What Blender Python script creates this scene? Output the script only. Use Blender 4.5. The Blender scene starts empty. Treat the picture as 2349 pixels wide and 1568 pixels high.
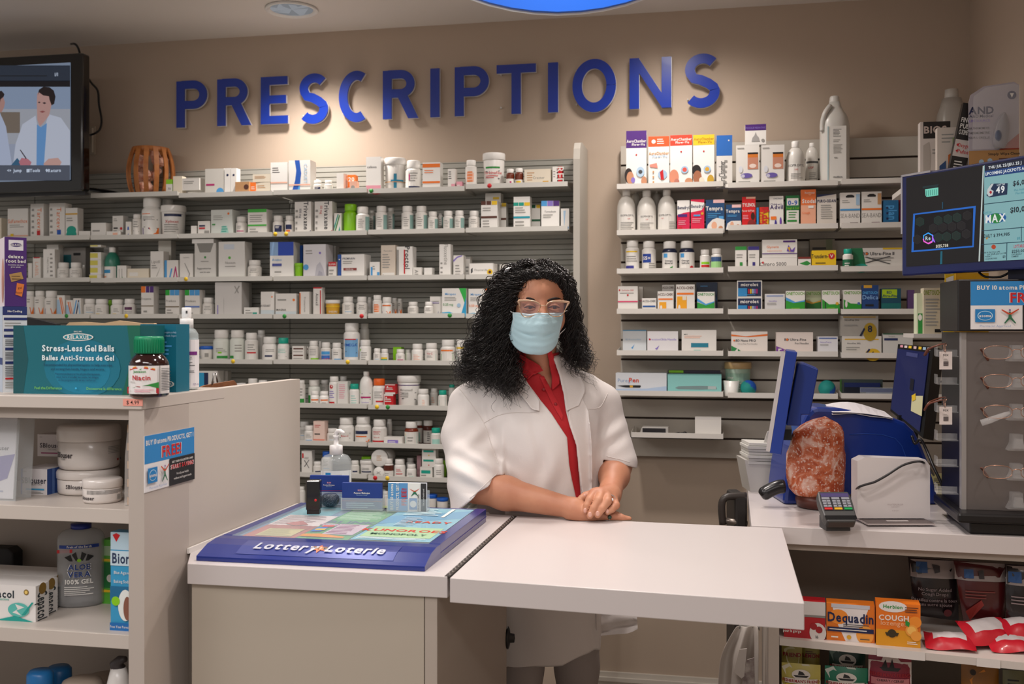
import bpy, math, random
import numpy as np
from mathutils import Vector, Matrix
from mathutils.bvhtree import BVHTree
random.seed(7)
scene = bpy.context.scene
COL = scene.collection
# ------------------------------------------------------------------ camera, world, lights, exposure
TH = math.radians(11.4); FPX = 2400.0; CX = 1174.5; HY = 752.0; EYE = 1.45
CT, ST = math.cos(TH), math.sin(TH)
cam = bpy.data.cameras.new('camera'); camo = bpy.data.objects.new('camera', cam); COL.objects.link(camo)
camo.location = (0, 0, EYE); camo.rotation_euler = (math.pi/2, 0, TH)
cam.sensor_width = 36; cam.lens = FPX/2349*36; cam.shift_y = -32/2349
cam.dof.use_dof = True; cam.dof.focus_distance = 2.8; cam.dof.aperture_fstop = 4.5
cam.clip_start = 0.05
scene.camera = camo
w = bpy.data.worlds.new('world'); scene.world = w; w.use_nodes = True
bg = w.node_tree.nodes['Background']; bg.inputs[0].default_value = (1.0, .93, .88, 1); bg.inputs[1].default_value = .44
scene.view_settings.view_transform = 'Standard'; scene.view_settings.look = 'None'
scene.view_settings.exposure = -0.14; scene.view_settings.gamma = 1
CEIL = 2.665
def area(name, loc, size, power, col=(1, .93, .86), rot=(0, 0, 0), sy=None, spread=math.pi):
    l = bpy.data.lights.new(name, 'AREA'); l.energy = power; l.color = col; l.size = size; l.spread = spread
    if sy: l.shape = 'RECTANGLE'; l.size_y = sy
    o = bpy.data.objects.new(name, l); COL.objects.link(o); o.location = loc; o.rotation_euler = rot; return o
def spot(name, loc, power, ang, blend=.5, size=.05, col=(1, .915, .86)):
    l = bpy.data.lights.new(name, 'SPOT'); l.energy = power; l.spot_size = math.radians(ang); l.spot_blend = blend
    l.shadow_soft_size = size; l.color = col
    o = bpy.data.objects.new(name, l); COL.objects.link(o); o.location = loc; return o
spot('downlight_beam', (-1.61, 3.74, CEIL-.03), 58, 125, .9, .05)
spot('downlight_beam', (-1.35, 2.35, CEIL-.03), 34, 130, .8, .06)
spot('downlight_beam', (-.5, 2.9, CEIL-.03), 60, 150, .9, .06)
spot('downlight_beam', (-.2, 3.62, CEIL-.03), 42, 160, 1, .08)
spot('downlight_beam', (-.25, 1.9, CEIL-.03), 42, 125, .8, .06)
spot('downlight_beam', (.75, 1.9, CEIL-.03), 28, 125, .8, .06)
area('ceiling_panel_light', (-.9, .2, CEIL-.02), 1.2, 36, (1, .95, .93), sy=.6)
area('ceiling_panel_light', (1.0, -.8, CEIL-.02), 1.2, 28, (1, .95, .93), sy=.6)
area('ceiling_panel_light', (-2.6, 1.0, CEIL-.02), 1.2, 34, (1, .95, .93), sy=.6)

# ------------------------------------------------------------------ pixel -> place
def ray(px):
    u = (px-CX)/FPX; return u*CT-ST, u*ST+CT
def onY(px, py, Y):
    a, b = ray(px); d = Y/b; return Vector((d*a, Y, EYE-(py-HY)*d/FPX))
def onZ(px, py, z):
    d = (EYE-z)*FPX/(py-HY); a, b = ray(px); return Vector((d*a, d*b, z))
def onX(px, py, X):
    a, b = ray(px); d = X/a; return Vector((X, d*b, EYE-(py-HY)*d/FPX))
def W(px, py, d):
    a, b = ray(px); return Vector((d*a, d*b, EYE-(py-HY)*d/FPX))

# ------------------------------------------------------------------ materials
PAL = dict(w='#e9e6e0', white='#f1efea', cream='#e6dcc8', grey='#9a9893', lg='#c9c6c0', dg='#4a4a4c', k='#131315', red='#c81a22',
    or_='#e8742a', orange='#f07a22', yel='#ecc524', lime='#8ccf1c', green='#2c8f3a', teal='#12a08c', aqua='#5bbdb4', blue='#1c58b8',
    sky='#4c9fdc', navy='#15224f', purple='#4d2178', pink='#e8a0b0', mag='#b8236f', brown='#5a2f20', tan='#c89868', peach='#f0b9a0',
    lblue='#a9c8e2', amber='#6b2a10', skin='#c98f6c', clear='#dfe6e4', gold='#dba72e', dgreen='#145c3a', lpurple='#8a76c8', mint='#a8d8cc')
def lin(h):
    h = PAL.get(h, h).lstrip('#'); v = [int(h[i:i+2], 16)/255 for i in (0, 2, 4)]
    return tuple(c/12.92 if c <= .04045 else ((c+.055)/1.055)**2.4 for c in v)+(1,)
_M = {}
def M(col, rough=.45, metal=0, **k):
    key = (col, rough, metal, tuple(sorted(k.items())))
    if key in _M: return _M[key]
    m = bpy.data.materials.new('mat_'+str(col).strip('#')); m.use_nodes = True
    b = m.node_tree.nodes['Principled BSDF']
    b.inputs['Base Color'].default_value = lin(col); b.inputs['Roughness'].default_value = rough; b.inputs['Metallic'].default_value = metal
    if 'emit' in k:
        b.inputs['Emission Color'].default_value = lin(col); b.inputs['Emission Strength'].default_value = k['emit']
        if k['emit'] > .3: b.inputs['Base Color'].default_value = (.01, .01, .01, 1)
    if 'trans' in k: b.inputs['Transmission Weight'].default_value = k['trans']; b.inputs['IOR'].default_value = k.get('ior', 1.45)
    if 'alpha' in k: b.inputs['Alpha'].default_value = k['alpha']
    if 'sss' in k:
        b.inputs['Subsurface Weight'].default_value = k['sss']; b.inputs['Subsurface Radius'].default_value = (1, .35, .2); b.inputs['Subsurface Scale'].default_value = .01
    if 'coat' in k: b.inputs['Coat Weight'].default_value = k['coat']; b.inputs['Coat Roughness'].default_value = .08
    if 'sheen' in k: b.inputs['Sheen Weight'].default_value = k['sheen']
    if 'bump' in k or 'mix' in k:
        nt = m.node_tree; tc = nt.nodes.new('ShaderNodeTexCoord'); n = nt.nodes.new('ShaderNodeTexNoise')
        n.inputs['Scale'].default_value = k.get('scale', 60); n.inputs['Detail'].default_value = 5
        nt.links.new(tc.outputs['Object'], n.inputs['Vector'])
        if 'bump' in k:
            bu = nt.nodes.new('ShaderNodeBump'); bu.inputs['Strength'].default_value = k['bump']; bu.inputs['Distance'].default_value = .002
            nt.links.new(n.outputs['Fac'], bu.inputs['Height']); nt.links.new(bu.outputs['Normal'], b.inputs['Normal'])
        if 'mix' in k:
            r = nt.nodes.new('ShaderNodeValToRGB'); r.color_ramp.elements[0].color = lin(col); r.color_ramp.elements[1].color = lin(k['mix'])
            r.color_ramp.elements[0].position = k.get('lo', .35); r.color_ramp.elements[1].position = k.get('hi', .65)
            nt.links.new(n.outputs['Fac'], r.inputs['Fac']); nt.links.new(r.outputs['Color'], b.inputs['Base Color'])
    _M[key] = m; return m
GLASS = lambda: M('#eef6f6', .02, 0, trans=1.0, ior=1.3)
def thinclear(col='#e8f0f0', a=.25, rough=.08): return M(col, rough, 0, alpha=a)

# ------------------------------------------------------------------ glyphs
GL = {}
def make_glyphs():
    chars = [chr(c) for c in range(33, 127)]
    obs = []
    for wt, off in ((0, .004), (1, .028)):
        for c in chars:
            cu = bpy.data.curves.new('g', 'FONT'); cu.body = c; cu.resolution_u = 2; cu.offset = off; cu.size = 1
            o = bpy.data.objects.new('g', cu); COL.objects.link(o); obs.append((wt, c, o, cu))
    bpy.context.view_layer.update(); dg = bpy.context.evaluated_depsgraph_get()
    for wt, c, o, cu in obs:
        me = o.evaluated_get(dg).to_mesh()
        v = np.array([(a.co.x, a.co.y) for a in me.vertices]) if len(me.vertices) else np.zeros((0, 2))
        f = [tuple(p.vertices) for p in me.polygons]
        GL[(wt, c)] = [v, f]
        o.evaluated_get(dg).to_mesh_clear()
    for wt, c, o, cu in obs: bpy.data.objects.remove(o); bpy.data.curves.remove(cu)
    ch = GL[(0, 'H')][0][:, 1].max()
    for kk, g in GL.items():
        v = g[0]
        if len(v): x0 = v[:, 0].min(); adv = v[:, 0].max()-x0; v[:, 0] -= x0; v /= ch; g.append(adv/ch)
        else: g.append(.3)
make_glyphs()
def text2d(s, h, bold=0, wmax=None, track=.13, shear=0):
    """flat text, centred on x, cap height h, baseline centred -> verts (n,2), faces"""
    V = []; F = []; x = 0; n = 0
    for c in s:
        if c == ' ': x += .34; continue
        g = GL.get((bold, c))
        if not g: x += .4; continue
        v = g[0].copy(); v[:, 0] += x
        if shear: v[:, 0] += v[:, 1]*shear
        V.append(v); F += [tuple(i+n for i in f) for f in g[1]]; n += len(v); x += g[2]+track
    if not V: return np.zeros((0, 2)), []
    V = np.vstack(V); x -= track
    V[:, 0] -= x/2; V[:, 1] -= .5; V *= h
    if wmax and x*h > wmax: V[:, 0] *= wmax/(x*h)
    return V, F

# ------------------------------------------------------------------ mesh builder
class MB:
    def __init__(s): s.v = []; s.f = []; s.m = []; s.mats = []; s.sm = []
    def mi(s, mat):
        if isinstance(mat, str): mat = M(mat)
        if mat not in s.mats: s.mats.append(mat)
        return s.mats.index(mat)
    def add(s, V, F, mat, smooth=False, mtx=None):
        n = len(s.v)
        if mtx is not None: V = [mtx @ Vector(p) for p in V]
        s.v += [tuple(p) for p in V]; k = s.mi(mat)
        for f in F: s.f.append(tuple(i+n for i in f)); s.m.append(k); s.sm.append(smooth)
        return s
    def box(s, x0, x1, y0, y1, z0, z1, mat, mtx=None):
        V = [(x0, y0, z0), (x1, y0, z0), (x1, y1, z0), (x0, y1, z0), (x0, y0, z1), (x1, y0, z1), (x1, y1, z1), (x0, y1, z1)]
        return s.add(V, [(0, 3, 2, 1), (4, 5, 6, 7), (0, 1, 5, 4), (1, 2, 6, 5), (2, 3, 7, 6), (3, 0, 4, 7)], mat, mtx=mtx)
    def lathe(s, prof, mat, n=20, c=(0, 0), smooth=True, cap=True, mtx=None, sx=1, sy=1):
        V = []; F = []
        for r, z in prof:
            for i in range(n): a = 2*math.pi*i/n; V.append((c[0]+r*sx*math.cos(a), c[1]+r*sy*math.sin(a), z))
        for j in range(len(prof)-1):
            for i in range(n): k = (i+1) % n; F.append((j*n+i, j*n+k, (j+1)*n+k, (j+1)*n+i))
        if cap:
            if prof[0][0] > 1e-5: F.append(tuple(reversed(range(n))))
            if prof[-1][0] > 1e-5: F.append(tuple(range((len(prof)-1)*n, len(prof)*n)))
        return s.add(V, F, mat, smooth, mtx)
    def prism(s, poly, y0, y1, mat, smooth=False, mtx=None):
        """polygon in x,z extruded along y (front y0)"""
        n = len(poly)
        a = sum(poly[i][0]*poly[(i+1) % n][1]-poly[(i+1) % n][0]*poly[i][1] for i in range(n))
        if a < 0: poly = list(reversed(poly))
        V = [(x, y0, z) for x, z in poly]+[(x, y1, z) for x, z in poly]
        F = [tuple(range(n)), tuple(reversed(range(n, 2*n)))]+[(i, n+i, n+(i+1) % n, (i+1) % n) for i in range(n)]
        return s.add(V, F, mat, smooth, mtx)
    def prismz(s, poly, z0, z1, mat, mtx=None):
        n = len(poly)
        a = sum(poly[i][0]*poly[(i+1) % n][1]-poly[(i+1) % n][0]*poly[i][1] for i in range(n))
        if a < 0: poly = list(reversed(poly))
        V = [(x, y, z0) for x, y in poly]+[(x, y, z1) for x, y in poly]
        F = [tuple(reversed(range(n))), tuple(range(n, 2*n))]+[(i, (i+1) % n, n+(i+1) % n, n+i) for i in range(n)]
        return s.add(V, F, mat, mtx=mtx)
    def tube(s, pts, r, mat, n=8, closed=False, mtx=None):
        pts = [Vector(p) for p in pts]; m = len(pts); V = []; F = []; up = None
        for i, p in enumerate(pts):
            if closed: t = pts[(i+1) % m]-pts[i-1]
            else: t = pts[min(i+1, m-1)]-pts[max(i-1, 0)]
            if t.length < 1e-9: t = Vector((0, 0, 1))
            t.normalize()
            if up is None:
                up = Vector((0, 0, 1)) if abs(t.z) < .9 else Vector((1, 0, 0))
            up = (up-t*up.dot(t))
            if up.length < 1e-6: up = t.orthogonal()
            up.normalize(); b = t.cross(up); rr = r[i] if hasattr(r, '__len__') else r
            for k in range(n):
                a = 2*math.pi*k/n; V.append(p+(up*math.cos(a)+b*math.sin(a))*rr)
        e = m if closed else m-1
        for i in range(e):
            j = (i+1) % m
            for k in range(n): l = (k+1) % n; F.append((i*n+k, i*n+l, j*n+l, j*n+k))
        if not closed: F += [tuple(reversed(range(n))), tuple(range((m-1)*n, m*n))]
        return s.add(V, F, mat, True, mtx)
    def sphere(s, c, r, mat, n=16, m=10, mtx=None):
        rx, ry, rz = r if hasattr(r, '__len__') else (r, r, r); V = []; F = []
        for j in range(m+1):
            p = math.pi*j/m
            for i in range(n): a = 2*math.pi*i/n; V.append((c[0]+rx*math.sin(p)*math.cos(a), c[1]+ry*math.sin(p)*math.sin(a), c[2]-rz*math.cos(p)))
        for j in range(m):
            for i in range(n): k = (i+1) % n; F.append((j*n+i, j*n+k, (j+1)*n+k, (j+1)*n+i))
        return s.add(V, F, mat, True, mtx)
    def build(s, name, parent=None, loc=None, rotz=0, bevel=0, rot=None):
        me = bpy.data.meshes.new(name); me.from_pydata(s.v, [], s.f)
        for mt in s.mats: me.materials.append(mt)
        if s.f:
            me.polygons.foreach_set('material_index', s.m); me.polygons.foreach_set('use_smooth', s.sm)
        me.update()
        o = bpy.data.objects.new(name, me); COL.objects.link(o)
        if parent: o.parent = parent
        if loc is not None: o.location = loc
        o.rotation_euler = rot if rot else (0, 0, rotz)
        if bevel:
            b = o.modifiers.new('bevel', 'BEVEL'); b.width = bevel; b.segments = 2; b.limit_method = 'ANGLE'; b.angle_limit = .9
        return o
def tag(o, label=None, cat=None, group=None, kind=None):
    if label: o['label'] = label
    if cat: o['category'] = cat
    if group: o['group'] = group
    if kind: o['kind'] = kind
    return o
def empty(name, loc=(0, 0, 0), rotz=0, label=None, cat=None, group=None):
    o = bpy.data.objects.new(name, None); COL.objects.link(o); o.location = loc; o.rotation_euler = (0, 0, rotz); o.empty_display_size = .05
    return tag(o, label, cat, group)

# ------------------------------------------------------------------ printed decoration
# ops, ';' separated, x/y fractions of the face from its top left corner:
# r x0 y0 x1 y1 col | t cx cy h col TEXT (T bold) | v cx cy h col TEXT (reads downwards, V bold) | u same, reads upwards
# g x0 y0 x1 y1 n [col] lines of small print | c cx cy r col | p col x y x y ... | o cx cy rx ry col ellipse | X scrawled cross
def decor(mb, dec, w, h, mapf, curved=False, eps=.0003, mf=None):
    lay = 1
    def put(V, F, col, L):
        P = [mapf(x, y, L*eps) for x, y in V]; mb.add(P, F, mf(col) if mf else M(PAL.get(col, col), .5))
    def rect(x0, y0, x1, y1, col, L):
        n = 8 if curved else 1
        n = max(1, int(n*abs(x1-x0)+.99)) if curved else 1
        V = []; F = []
        for i in range(n+1):
            x = (x0+(x1-x0)*i/n)*w; V += [(x, h*(1-y1)), (x, h*(1-y0))]
        for i in range(n): F.append((2*i, 2*i+2, 2*i+3, 2*i+1))
        put(V, F, col, L)
    for op in [q.strip() for q in dec.split(';') if q.strip()]:
        a = op.split(); k = a[0]
        if k == 'r':
            x0, y0, x1, y1 = map(float, a[1:5]); rect(x0, y0, x1, y1, a[5], lay)
        elif k in 'tTvVuU':
            cx, cy, th = map(float, a[1:4]); s = ' '.join(a[5:])
            wm = (w*min(1, 2*min(cx, 1-cx)+.06)*.95 if k in 'tT' else h*min(1, 2*min(cy, 1-cy)+.04)*.95)
            V, F = text2d(s, th*h, 1 if k in 'TVU' else 0, wm)
            if not len(V): continue
            if k in 'vV': V = np.stack([V[:, 1], -V[:, 0]], 1)
            if k in 'uU': V = np.stack([-V[:, 1], V[:, 0]], 1)
            V = V+np.array([cx*w, h*(1-cy)]); put([tuple(p) for p in V], F, a[4], lay)
        elif k == 'g':
            x0, y0, x1, y1 = map(float, a[1:5]); n = int(a[5]); col = a[6] if len(a) > 6 else 'grey'
            rr = random.Random(op)
            for i in range(n):
                y = y0+(y1-y0)*(i+.25)/n; e = x1-(x1-x0)*rr.random()*.35
                rect(x0, y, e, y+(y1-y0)/n*.38, col, lay)
        elif k in 'co':
            cx, cy = float(a[1])*w, h*(1-float(a[2]))
            if k == 'c': rx = ry = float(a[3])*min(w, h); col = a[4]
            else: rx, ry = float(a[3])*w, float(a[4])*h; col = a[5]
            n = 20; put([(cx+rx*math.cos(2*math.pi*i/n), cy+ry*math.sin(2*math.pi*i/n)) for i in range(n)], [tuple(range(n))], col, lay)
        elif k == 'p':
            q = list(map(float, a[2:])); V = [(q[i]*w, h*(1-q[i+1])) for i in range(0, len(q), 2)]
            ar = sum(V[i][0]*V[(i+1) % len(V)][1]-V[(i+1) % len(V)][0]*V[i][1] for i in range(len(V)))
            if ar < 0: V.reverse()
            put(V, [tuple(range(len(V)))], a[1], lay)
        elif k == 'X':
            for sg in (1, -1):
                V = [(w*.25, h*(.35 if sg > 0 else .6)), (w*.3, h*(.33 if sg > 0 else .62)), (w*.75, h*(.62 if sg > 0 else .3)), (w*.72, h*(.64 if sg > 0 else .28))]
                put(V, [(0, 1, 2, 3) if sg > 0 else (3, 2, 1, 0)], 'dg', lay)
        lay += 1
def face_map(x0, y, z0):          # vertical face looking to -Y
    return lambda x, z, e: (x0+x, y-e, z0+z)
def cyl_map(r, z0, wl, cx=0, cy=0):
    return lambda x, z, e: (cx+(r+e)*math.sin((x/wl-.5)*2.9), cy-(r+e)*math.cos((x/wl-.5)*2.9), z0+z)

# ------------------------------------------------------------------ signed distance sculpting
def surfnet(Fd, org, hh):
    ins = Fd < 0
    c = [ins[i:ins.shape[0]-1+i, j:ins.shape[1]-1+j, k:ins.shape[2]-1+k] for i in (0, 1) for j in (0, 1) for k in (0, 1)]
    sm = sum(x.astype(np.int8) for x in c); act = np.argwhere((sm > 0) & (sm < 8))
    idx = -np.ones(sm.shape, np.int64); idx[tuple(act.T)] = np.arange(len(act))
    P = np.zeros((len(act), 3)); N = np.zeros(len(act))
    cor = [(i, j, k) for i in (0, 1) for j in (0, 1) for k in (0, 1)]
    val = [Fd[act[:, 0]+i, act[:, 1]+j, act[:, 2]+k] for i, j, k in cor]
    for a in range(8):
        for b in range(a+1, 8):
            df = [cor[b][q]-cor[a][q] for q in range(3)]
            if sum(map(abs, df)) != 1: continue
            va, vb = val[a], val[b]; m = (va < 0) != (vb < 0); t = np.where(m, va/np.where(va == vb, 1, va-vb), 0)
            for q in range(3): P[:, q] += np.where(m, cor[a][q]+df[q]*t, 0)
            N += m
    P = (P/N[:, None]+act)*hh+np.array(org)
    Q = []
    for ax in range(3):
        s0 = [slice(1, -1)]*3; s0[ax] = slice(0, -1); s1 = list(s0); s1[ax] = slice(1, None)
        A = ins[tuple(s0)]; B = ins[tuple(s1)]; e = np.argwhere(A != B); off = np.array([1, 1, 1]); off[ax] = 0
        e = e+off; fl = ins[tuple(e.T)]
        u, v = [(1, 2), (2, 0), (0, 1)][ax]
        du = np.zeros(3, int); dv = np.zeros(3, int); du[u] = 1; dv[v] = 1
        q = np.stack([idx[tuple((e-du-dv).T)], idx[tuple((e-dv).T)], idx[tuple(e.T)], idx[tuple((e-du).T)]], 1)
        q[~fl] = q[~fl][:, ::-1]; Q.append(q)
    return P, np.vstack(Q)
class SDF:
    def __init__(s, lo, hi, h):
        s.h = h; s.ax = [np.arange(lo[i], hi[i]+h, h, dtype=np.float32) for i in range(3)]
        s.D = np.full([len(a) for a in s.ax], .2, np.float32)
    def block(s, lo, hi):
        sl = []
        for i in range(3):
            a = s.ax[i]; i0 = max(0, int(np.searchsorted(a, lo[i]))-1); i1 = min(len(a), int(np.searchsorted(a, hi[i]))+1); sl.append(slice(i0, max(i1, i0)))
        g = np.ix_(*[s.ax[i][sl[i]] for i in range(3)]); return tuple(sl), g
    def comb(s, sl, d, k, op):
        A = s.D[sl]
        if A.size == 0: return
        d = d.astype(np.float32)
        if op == 'sub': d = -d; h = np.clip(.5-.5*(d-A)/k, 0, 1) if k > 1e-6 else None; s.D[sl] = (np.maximum(A, d) if h is None else A*h+d*(1-h)+k*h*(1-h))
        else: h = np.clip(.5+.5*(d-A)/max(k, 1e-6), 0, 1); s.D[sl] = d*(1-h)+A*h-k*h*(1-h)
    def cap(s, a, b, ra, rb=None, k=.01, op='add', sc=(1, 1, 1)):
        rb = ra if rb is None else rb; a = np.array(a, float); b = np.array(b, float); m = max(ra, rb)+k*1.5+.004
        lo = np.minimum(a, b)-m; hi = np.maximum(a, b)+m; sl, (X, Y, Z) = s.block(lo, hi)
        ab = b-a; L = max((ab**2).sum(), 1e-9)
        t = np.clip(((X-a[0])*ab[0]+(Y-a[1])*ab[1]+(Z-a[2])*ab[2])/L, 0, 1)
        d = np.sqrt((X-a[0]-t*ab[0])**2+(Y-a[1]-t*ab[1])**2+(Z-a[2]-t*ab[2])**2)-(ra+(rb-ra)*t)
        s.comb(sl, d, k, op); return s
    def ell(s, c, r, k=.01, op='add'):
        c = np.array(c, float); r = np.array(r, float); m = r+k*1.5+.004
        sl, (X, Y, Z) = s.block(c-m, c+m)
        k0 = np.sqrt(((X-c[0])/r[0])**2+((Y-c[1])/r[1])**2+((Z-c[2])/r[2])**2)
        k1 = np.sqrt(((X-c[0])/r[0]**2)**2+((Y-c[1])/r[1]**2)**2+((Z-c[2])/r[2]**2)**2)
        d = k0*(k0-1)/np.maximum(k1, 1e-6); s.comb(sl, d, k, op); return s
    def loft(s, secs, k=.01, op='add', infl=0):
        """torso-like: list of (z, cx, cy, rx, ry) rising in z"""
        zz = np.linspace(secs[0][0], secs[-1][0], 90); cols = [zz]
        for i in range(1, 5):
            c = np.interp(zz, [q[0] for q in secs], [q[i] for q in secs])
            for _ in range(14): c[1:-1] = (c[:-2]+c[1:-1]*2+c[2:])/4
            cols.append(c)
        secs = [tuple(r) for r in np.stack(cols, 1)]
        z = np.array([q[0] for q in secs]); mx = max(max(q[3], q[4]) for q in secs)+.03
        lo = (min(q[1] for q in secs)-mx, min(q[2] for q in secs)-mx, z[0]-.03); hi = (max(q[1] for q in secs)+mx, max(q[2] for q in secs)+mx, z[-1]+.03)
        sl, (X, Y, Z) = s.block(lo, hi); f = lambda i: np.interp(Z, z, [q[i] for q in secs])
        rx, ry = f(3)+infl, f(4)+infl; x = (X-f(1))/rx; y = (Y-f(2))/ry
        q = np.sqrt(x*x+y*y)+1e-6; d = (q-1)*np.minimum(rx, ry)*.5+(q-1)*q/np.sqrt((x/rx)**2+(y/ry)**2+1e-6)*.5
        d = np.maximum(d, np.maximum(z[0]-Z, Z-z[-1])); s.comb(sl, d, k, op); return s
    def mesh(s): return surfnet(s.D, [a[0] for a in s.ax], s.h)
# ------------------------------------------------------------------ the room
WY = 4.06; WX = .88
wallm = M('#bba997', .75, 0, bump=.12, scale=260)
ceilm = M('#dcd5ce', .85, 0, bump=.1, scale=200)
def struct(mb, name, **k): o = mb.build(name, **k); o['kind'] = 'structure'; return o
struct(MB().box(-4.6, WX+.1, WY, WY+.1, 0, CEIL, wallm), 'wall_back')
struct(MB().box(WX, WX+.1, .6, WY, 0, CEIL, wallm), 'wall_right')
struct(MB().box(-4.6, 3.2, -3.4, WY+.1, CEIL, CEIL+.08, ceilm), 'ceiling')
struct(MB().box(-4.6, 3.2, -3.4, WY+.1, -.08, 0, M('#8d8378', .4, 0, mix='#7a7066', scale=5)), 'floor')
b = MB()
for z0, z1, y in ((0, .085, .016), (.085, .1, .022), (.1, .118, .012)): b.box(-.5, WX, WY-y, WY, z0, z1, M('#cfc8bd', .5))
struct(b, 'baseboard_back')
# recessed downlight in the ceiling
t = empty('recessed_downlight', (-1.61, 3.74, CEIL), 0, 'round white recessed downlight in the ceiling above the blue letters', 'ceiling light')
MB().lathe([(.098, -.001), (.1, -.006), (.094, -.01), (.084, -.006), (.08, -.001)], M('#e8e6e2', .4), 32, cap=False).build('trim_ring', t)
MB().lathe([(.082, -.002), (.07, .03), (.05, .06), (.0, .062)], M('#e9e7e4', .2, .4), 32, cap=False).build('reflector', t)
MB().lathe([(.0, -.0028), (.08, -.0028)], M('#d7d9de', .25, 0, emit=.25), 32).build('diffuser', t)
# blue lettering, each letter a thing
def band(path, wd, extra=None):
    L = []; R = []
    n = len(path)
    for i, (x, y) in enumerate(path):
        a = path[max(i-1, 0)]; c = path[min(i+1, n-1)]; tx, ty = c[0]-a[0], c[1]-a[1]; l = math.hypot(tx, ty) or 1
        wx = wd[i] if hasattr(wd, '__len__') else wd
        L.append((x-ty/l*wx/2, y+tx/l*wx/2)); R.append((x+ty/l*wx/2, y-tx/l*wx/2))
    return L, R
def quadstrip(mb, L, R, y0, y1, mat):
    n = len(L); V = []
    for i in range(n): V += [(L[i][0], y0, L[i][1]), (R[i][0], y0, R[i][1]), (R[i][0], y1, R[i][1]), (L[i][0], y1, L[i][1])]
    F = []
    for i in range(n-1):
        a = 4*i; b = a+4
        F += [(a, a+1, b+1, b), (a+1, a+2, b+2, b+1), (a+2, a+3, b+3, b+2), (a+3, a, b, b+3)]
    F += [(0, 3, 2, 1), (4*n-4, 4*n-3, 4*n-2, 4*n-1)]
    mb.add(V, F, mat)
def arc(cx, cy, rx, ry, a0, a1, n=14): return [(cx+rx*math.cos(math.radians(a0+(a1-a0)*i/n)), cy+ry*math.sin(math.radians(a0+(a1-a0)*i/n))) for i in range(n+1)]
def letter(mb, ch, w, h, mat, y0, y1):
    s = .105*h/.55; s = h*.19
    P = lambda pts: mb.prism([(x*w, z*h) for x, z in pts], y0, y1, mat)
    def B(path, wd=s): L, R = band([(x, z) for x, z in path], wd); quadstrip(mb, L, R, y0+.0003, y1-.0003, mat)
    k = s/w; kz = .17
    if ch == 'I': mb.box(0, w, y0, y1, 0, h, mat)
    if ch in 'PR':
        mb.box(0, s, y0, y1, 0, h, mat)
        zc = h*.70 if ch == 'P' else h*.72; ry = h-zc-s*.45; rx = w*.62 if ch == 'P' else w*.55
        path = [(s*.6, h-s*.45)]+arc(w-s*.5-ry*.95, zc, ry*.98, ry, 90, -90, 16)
        path = [(s*.6, h-s*.42)]+[(x, z) for x, z in arc(w*(.93 if ch == 'R' else 1)-s*.5-ry*1.1, zc, ry*1.1, ry*1.02, 88, -88, 18)]+[(s*.6, zc-ry)]
        B(path, s*.92)
        if ch == 'R': mb.prism([(w*.38, zc-ry), (w*.38+s*1.1, zc-ry+s*.2), (w*1.03, 0), (w*1.03-s*1.15, 0)], y0+.0006, y1-.0006, mat)
    if ch == 'E':
        mb.box(0, s, y0, y1, 0, h, mat)
        for z0, e in ((0, 1), (.5-kz*.4, .93), (1-kz, .98)): mb.box(s, w*e, y0, y1, z0*h, (z0+kz)*h, mat)
    if ch == 'T': mb.box(0, w, y0, y1, h*(1-kz), h, mat).box(w/2-s/2, w/2+s/2, y0, y1, 0, h*(1-kz), mat)
    if ch == 'N':
        mb.box(0, s, y0, y1, 0, h, mat).box(w-s, w, y0, y1, 0, h, mat)
        mb.prism([(0, h), (s*.95, h), (w, 0), (w-s*.95, 0)], y0+.0003, y1-.0003, mat)
    if ch == 'O':
        p = arc(w/2, h/2, w/2-s*.5, h/2-s*.45+.004, 0, 360, 40); B(p)
    if ch == 'C': B(arc(w*.55, h/2, w*.55-s*.5, h/2-s*.42+.004, 62, 298, 30))
    if ch == 'S':
        cx = w*.5; rx = w*.5-s*.5; ry = (h+.008-s*.9)/4
        zt = h+.004-s*.45-ry; zb = -.004+s*.45+ry
        path = arc(cx+w*.02, zt, rx*.98, ry*.98, 38, 200, 16)+[(cx-rx*.62, zt-ry*.78), (cx-rx*.1, h*.515), (cx+rx*.5, zb+ry*.72)]+arc(cx-w*.02, zb, rx*1.02, ry*1.02, 20, -142, 16)
        B(path)
lm = M('#02309c', .3, 0, coat=.5); le = M('#d8d8d8', .3, .2)
ORD = ['first', 'second', 'third', 'fourth', 'fifth', 'sixth', 'seventh', 'eighth', 'ninth', 'tenth', 'eleventh', 'twelfth', 'last']
for i, (ch, x0, x1) in enumerate([('P', 404.5, 475), ('R', 498, 573), ('E', 598, 660), ('S', 685, 753), ('C', 777, 851), ('R', 878, 957), ('I', 987, 1008),
        ('P', 1043, 1122), ('T', 1139, 1229), ('I', 1257, 1280), ('O', 1313, 1413), ('N', 1444, 1540), ('S', 1569, 1652)]):
    a = onY(x0, 300, WY-.03); c = onY(x1, 300, WY-.03); wd = c.x-a.x
    r = empty('sign_letter', (a.x, WY-.03, 2.291), 0, f'blue raised letter {ch} on the back wall, {ORD[i]} letter of the large word', 'sign letter', 'blue letters on the back wall')
    m = MB(); letter(m, ch, wd, .194, lm, 0, .006); m.build('letter_face', r)
    m = MB(); letter(m, ch, wd, .194, le, .0061, .014); m.build('letter_backing', r, loc=(.0015, 0, -.001))
    m = MB()
    for dx, dz in ((min(.014, wd/2), .03), (min(.014, wd/2), .16)): m.lathe([(.003, 0), (.003, .016)], le, 8, mtx=Matrix.Translation((dx, .030, dz)) @ Matrix.Rotation(math.pi/2, 4, 'X'))
    m.build('standoff', r)
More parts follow.
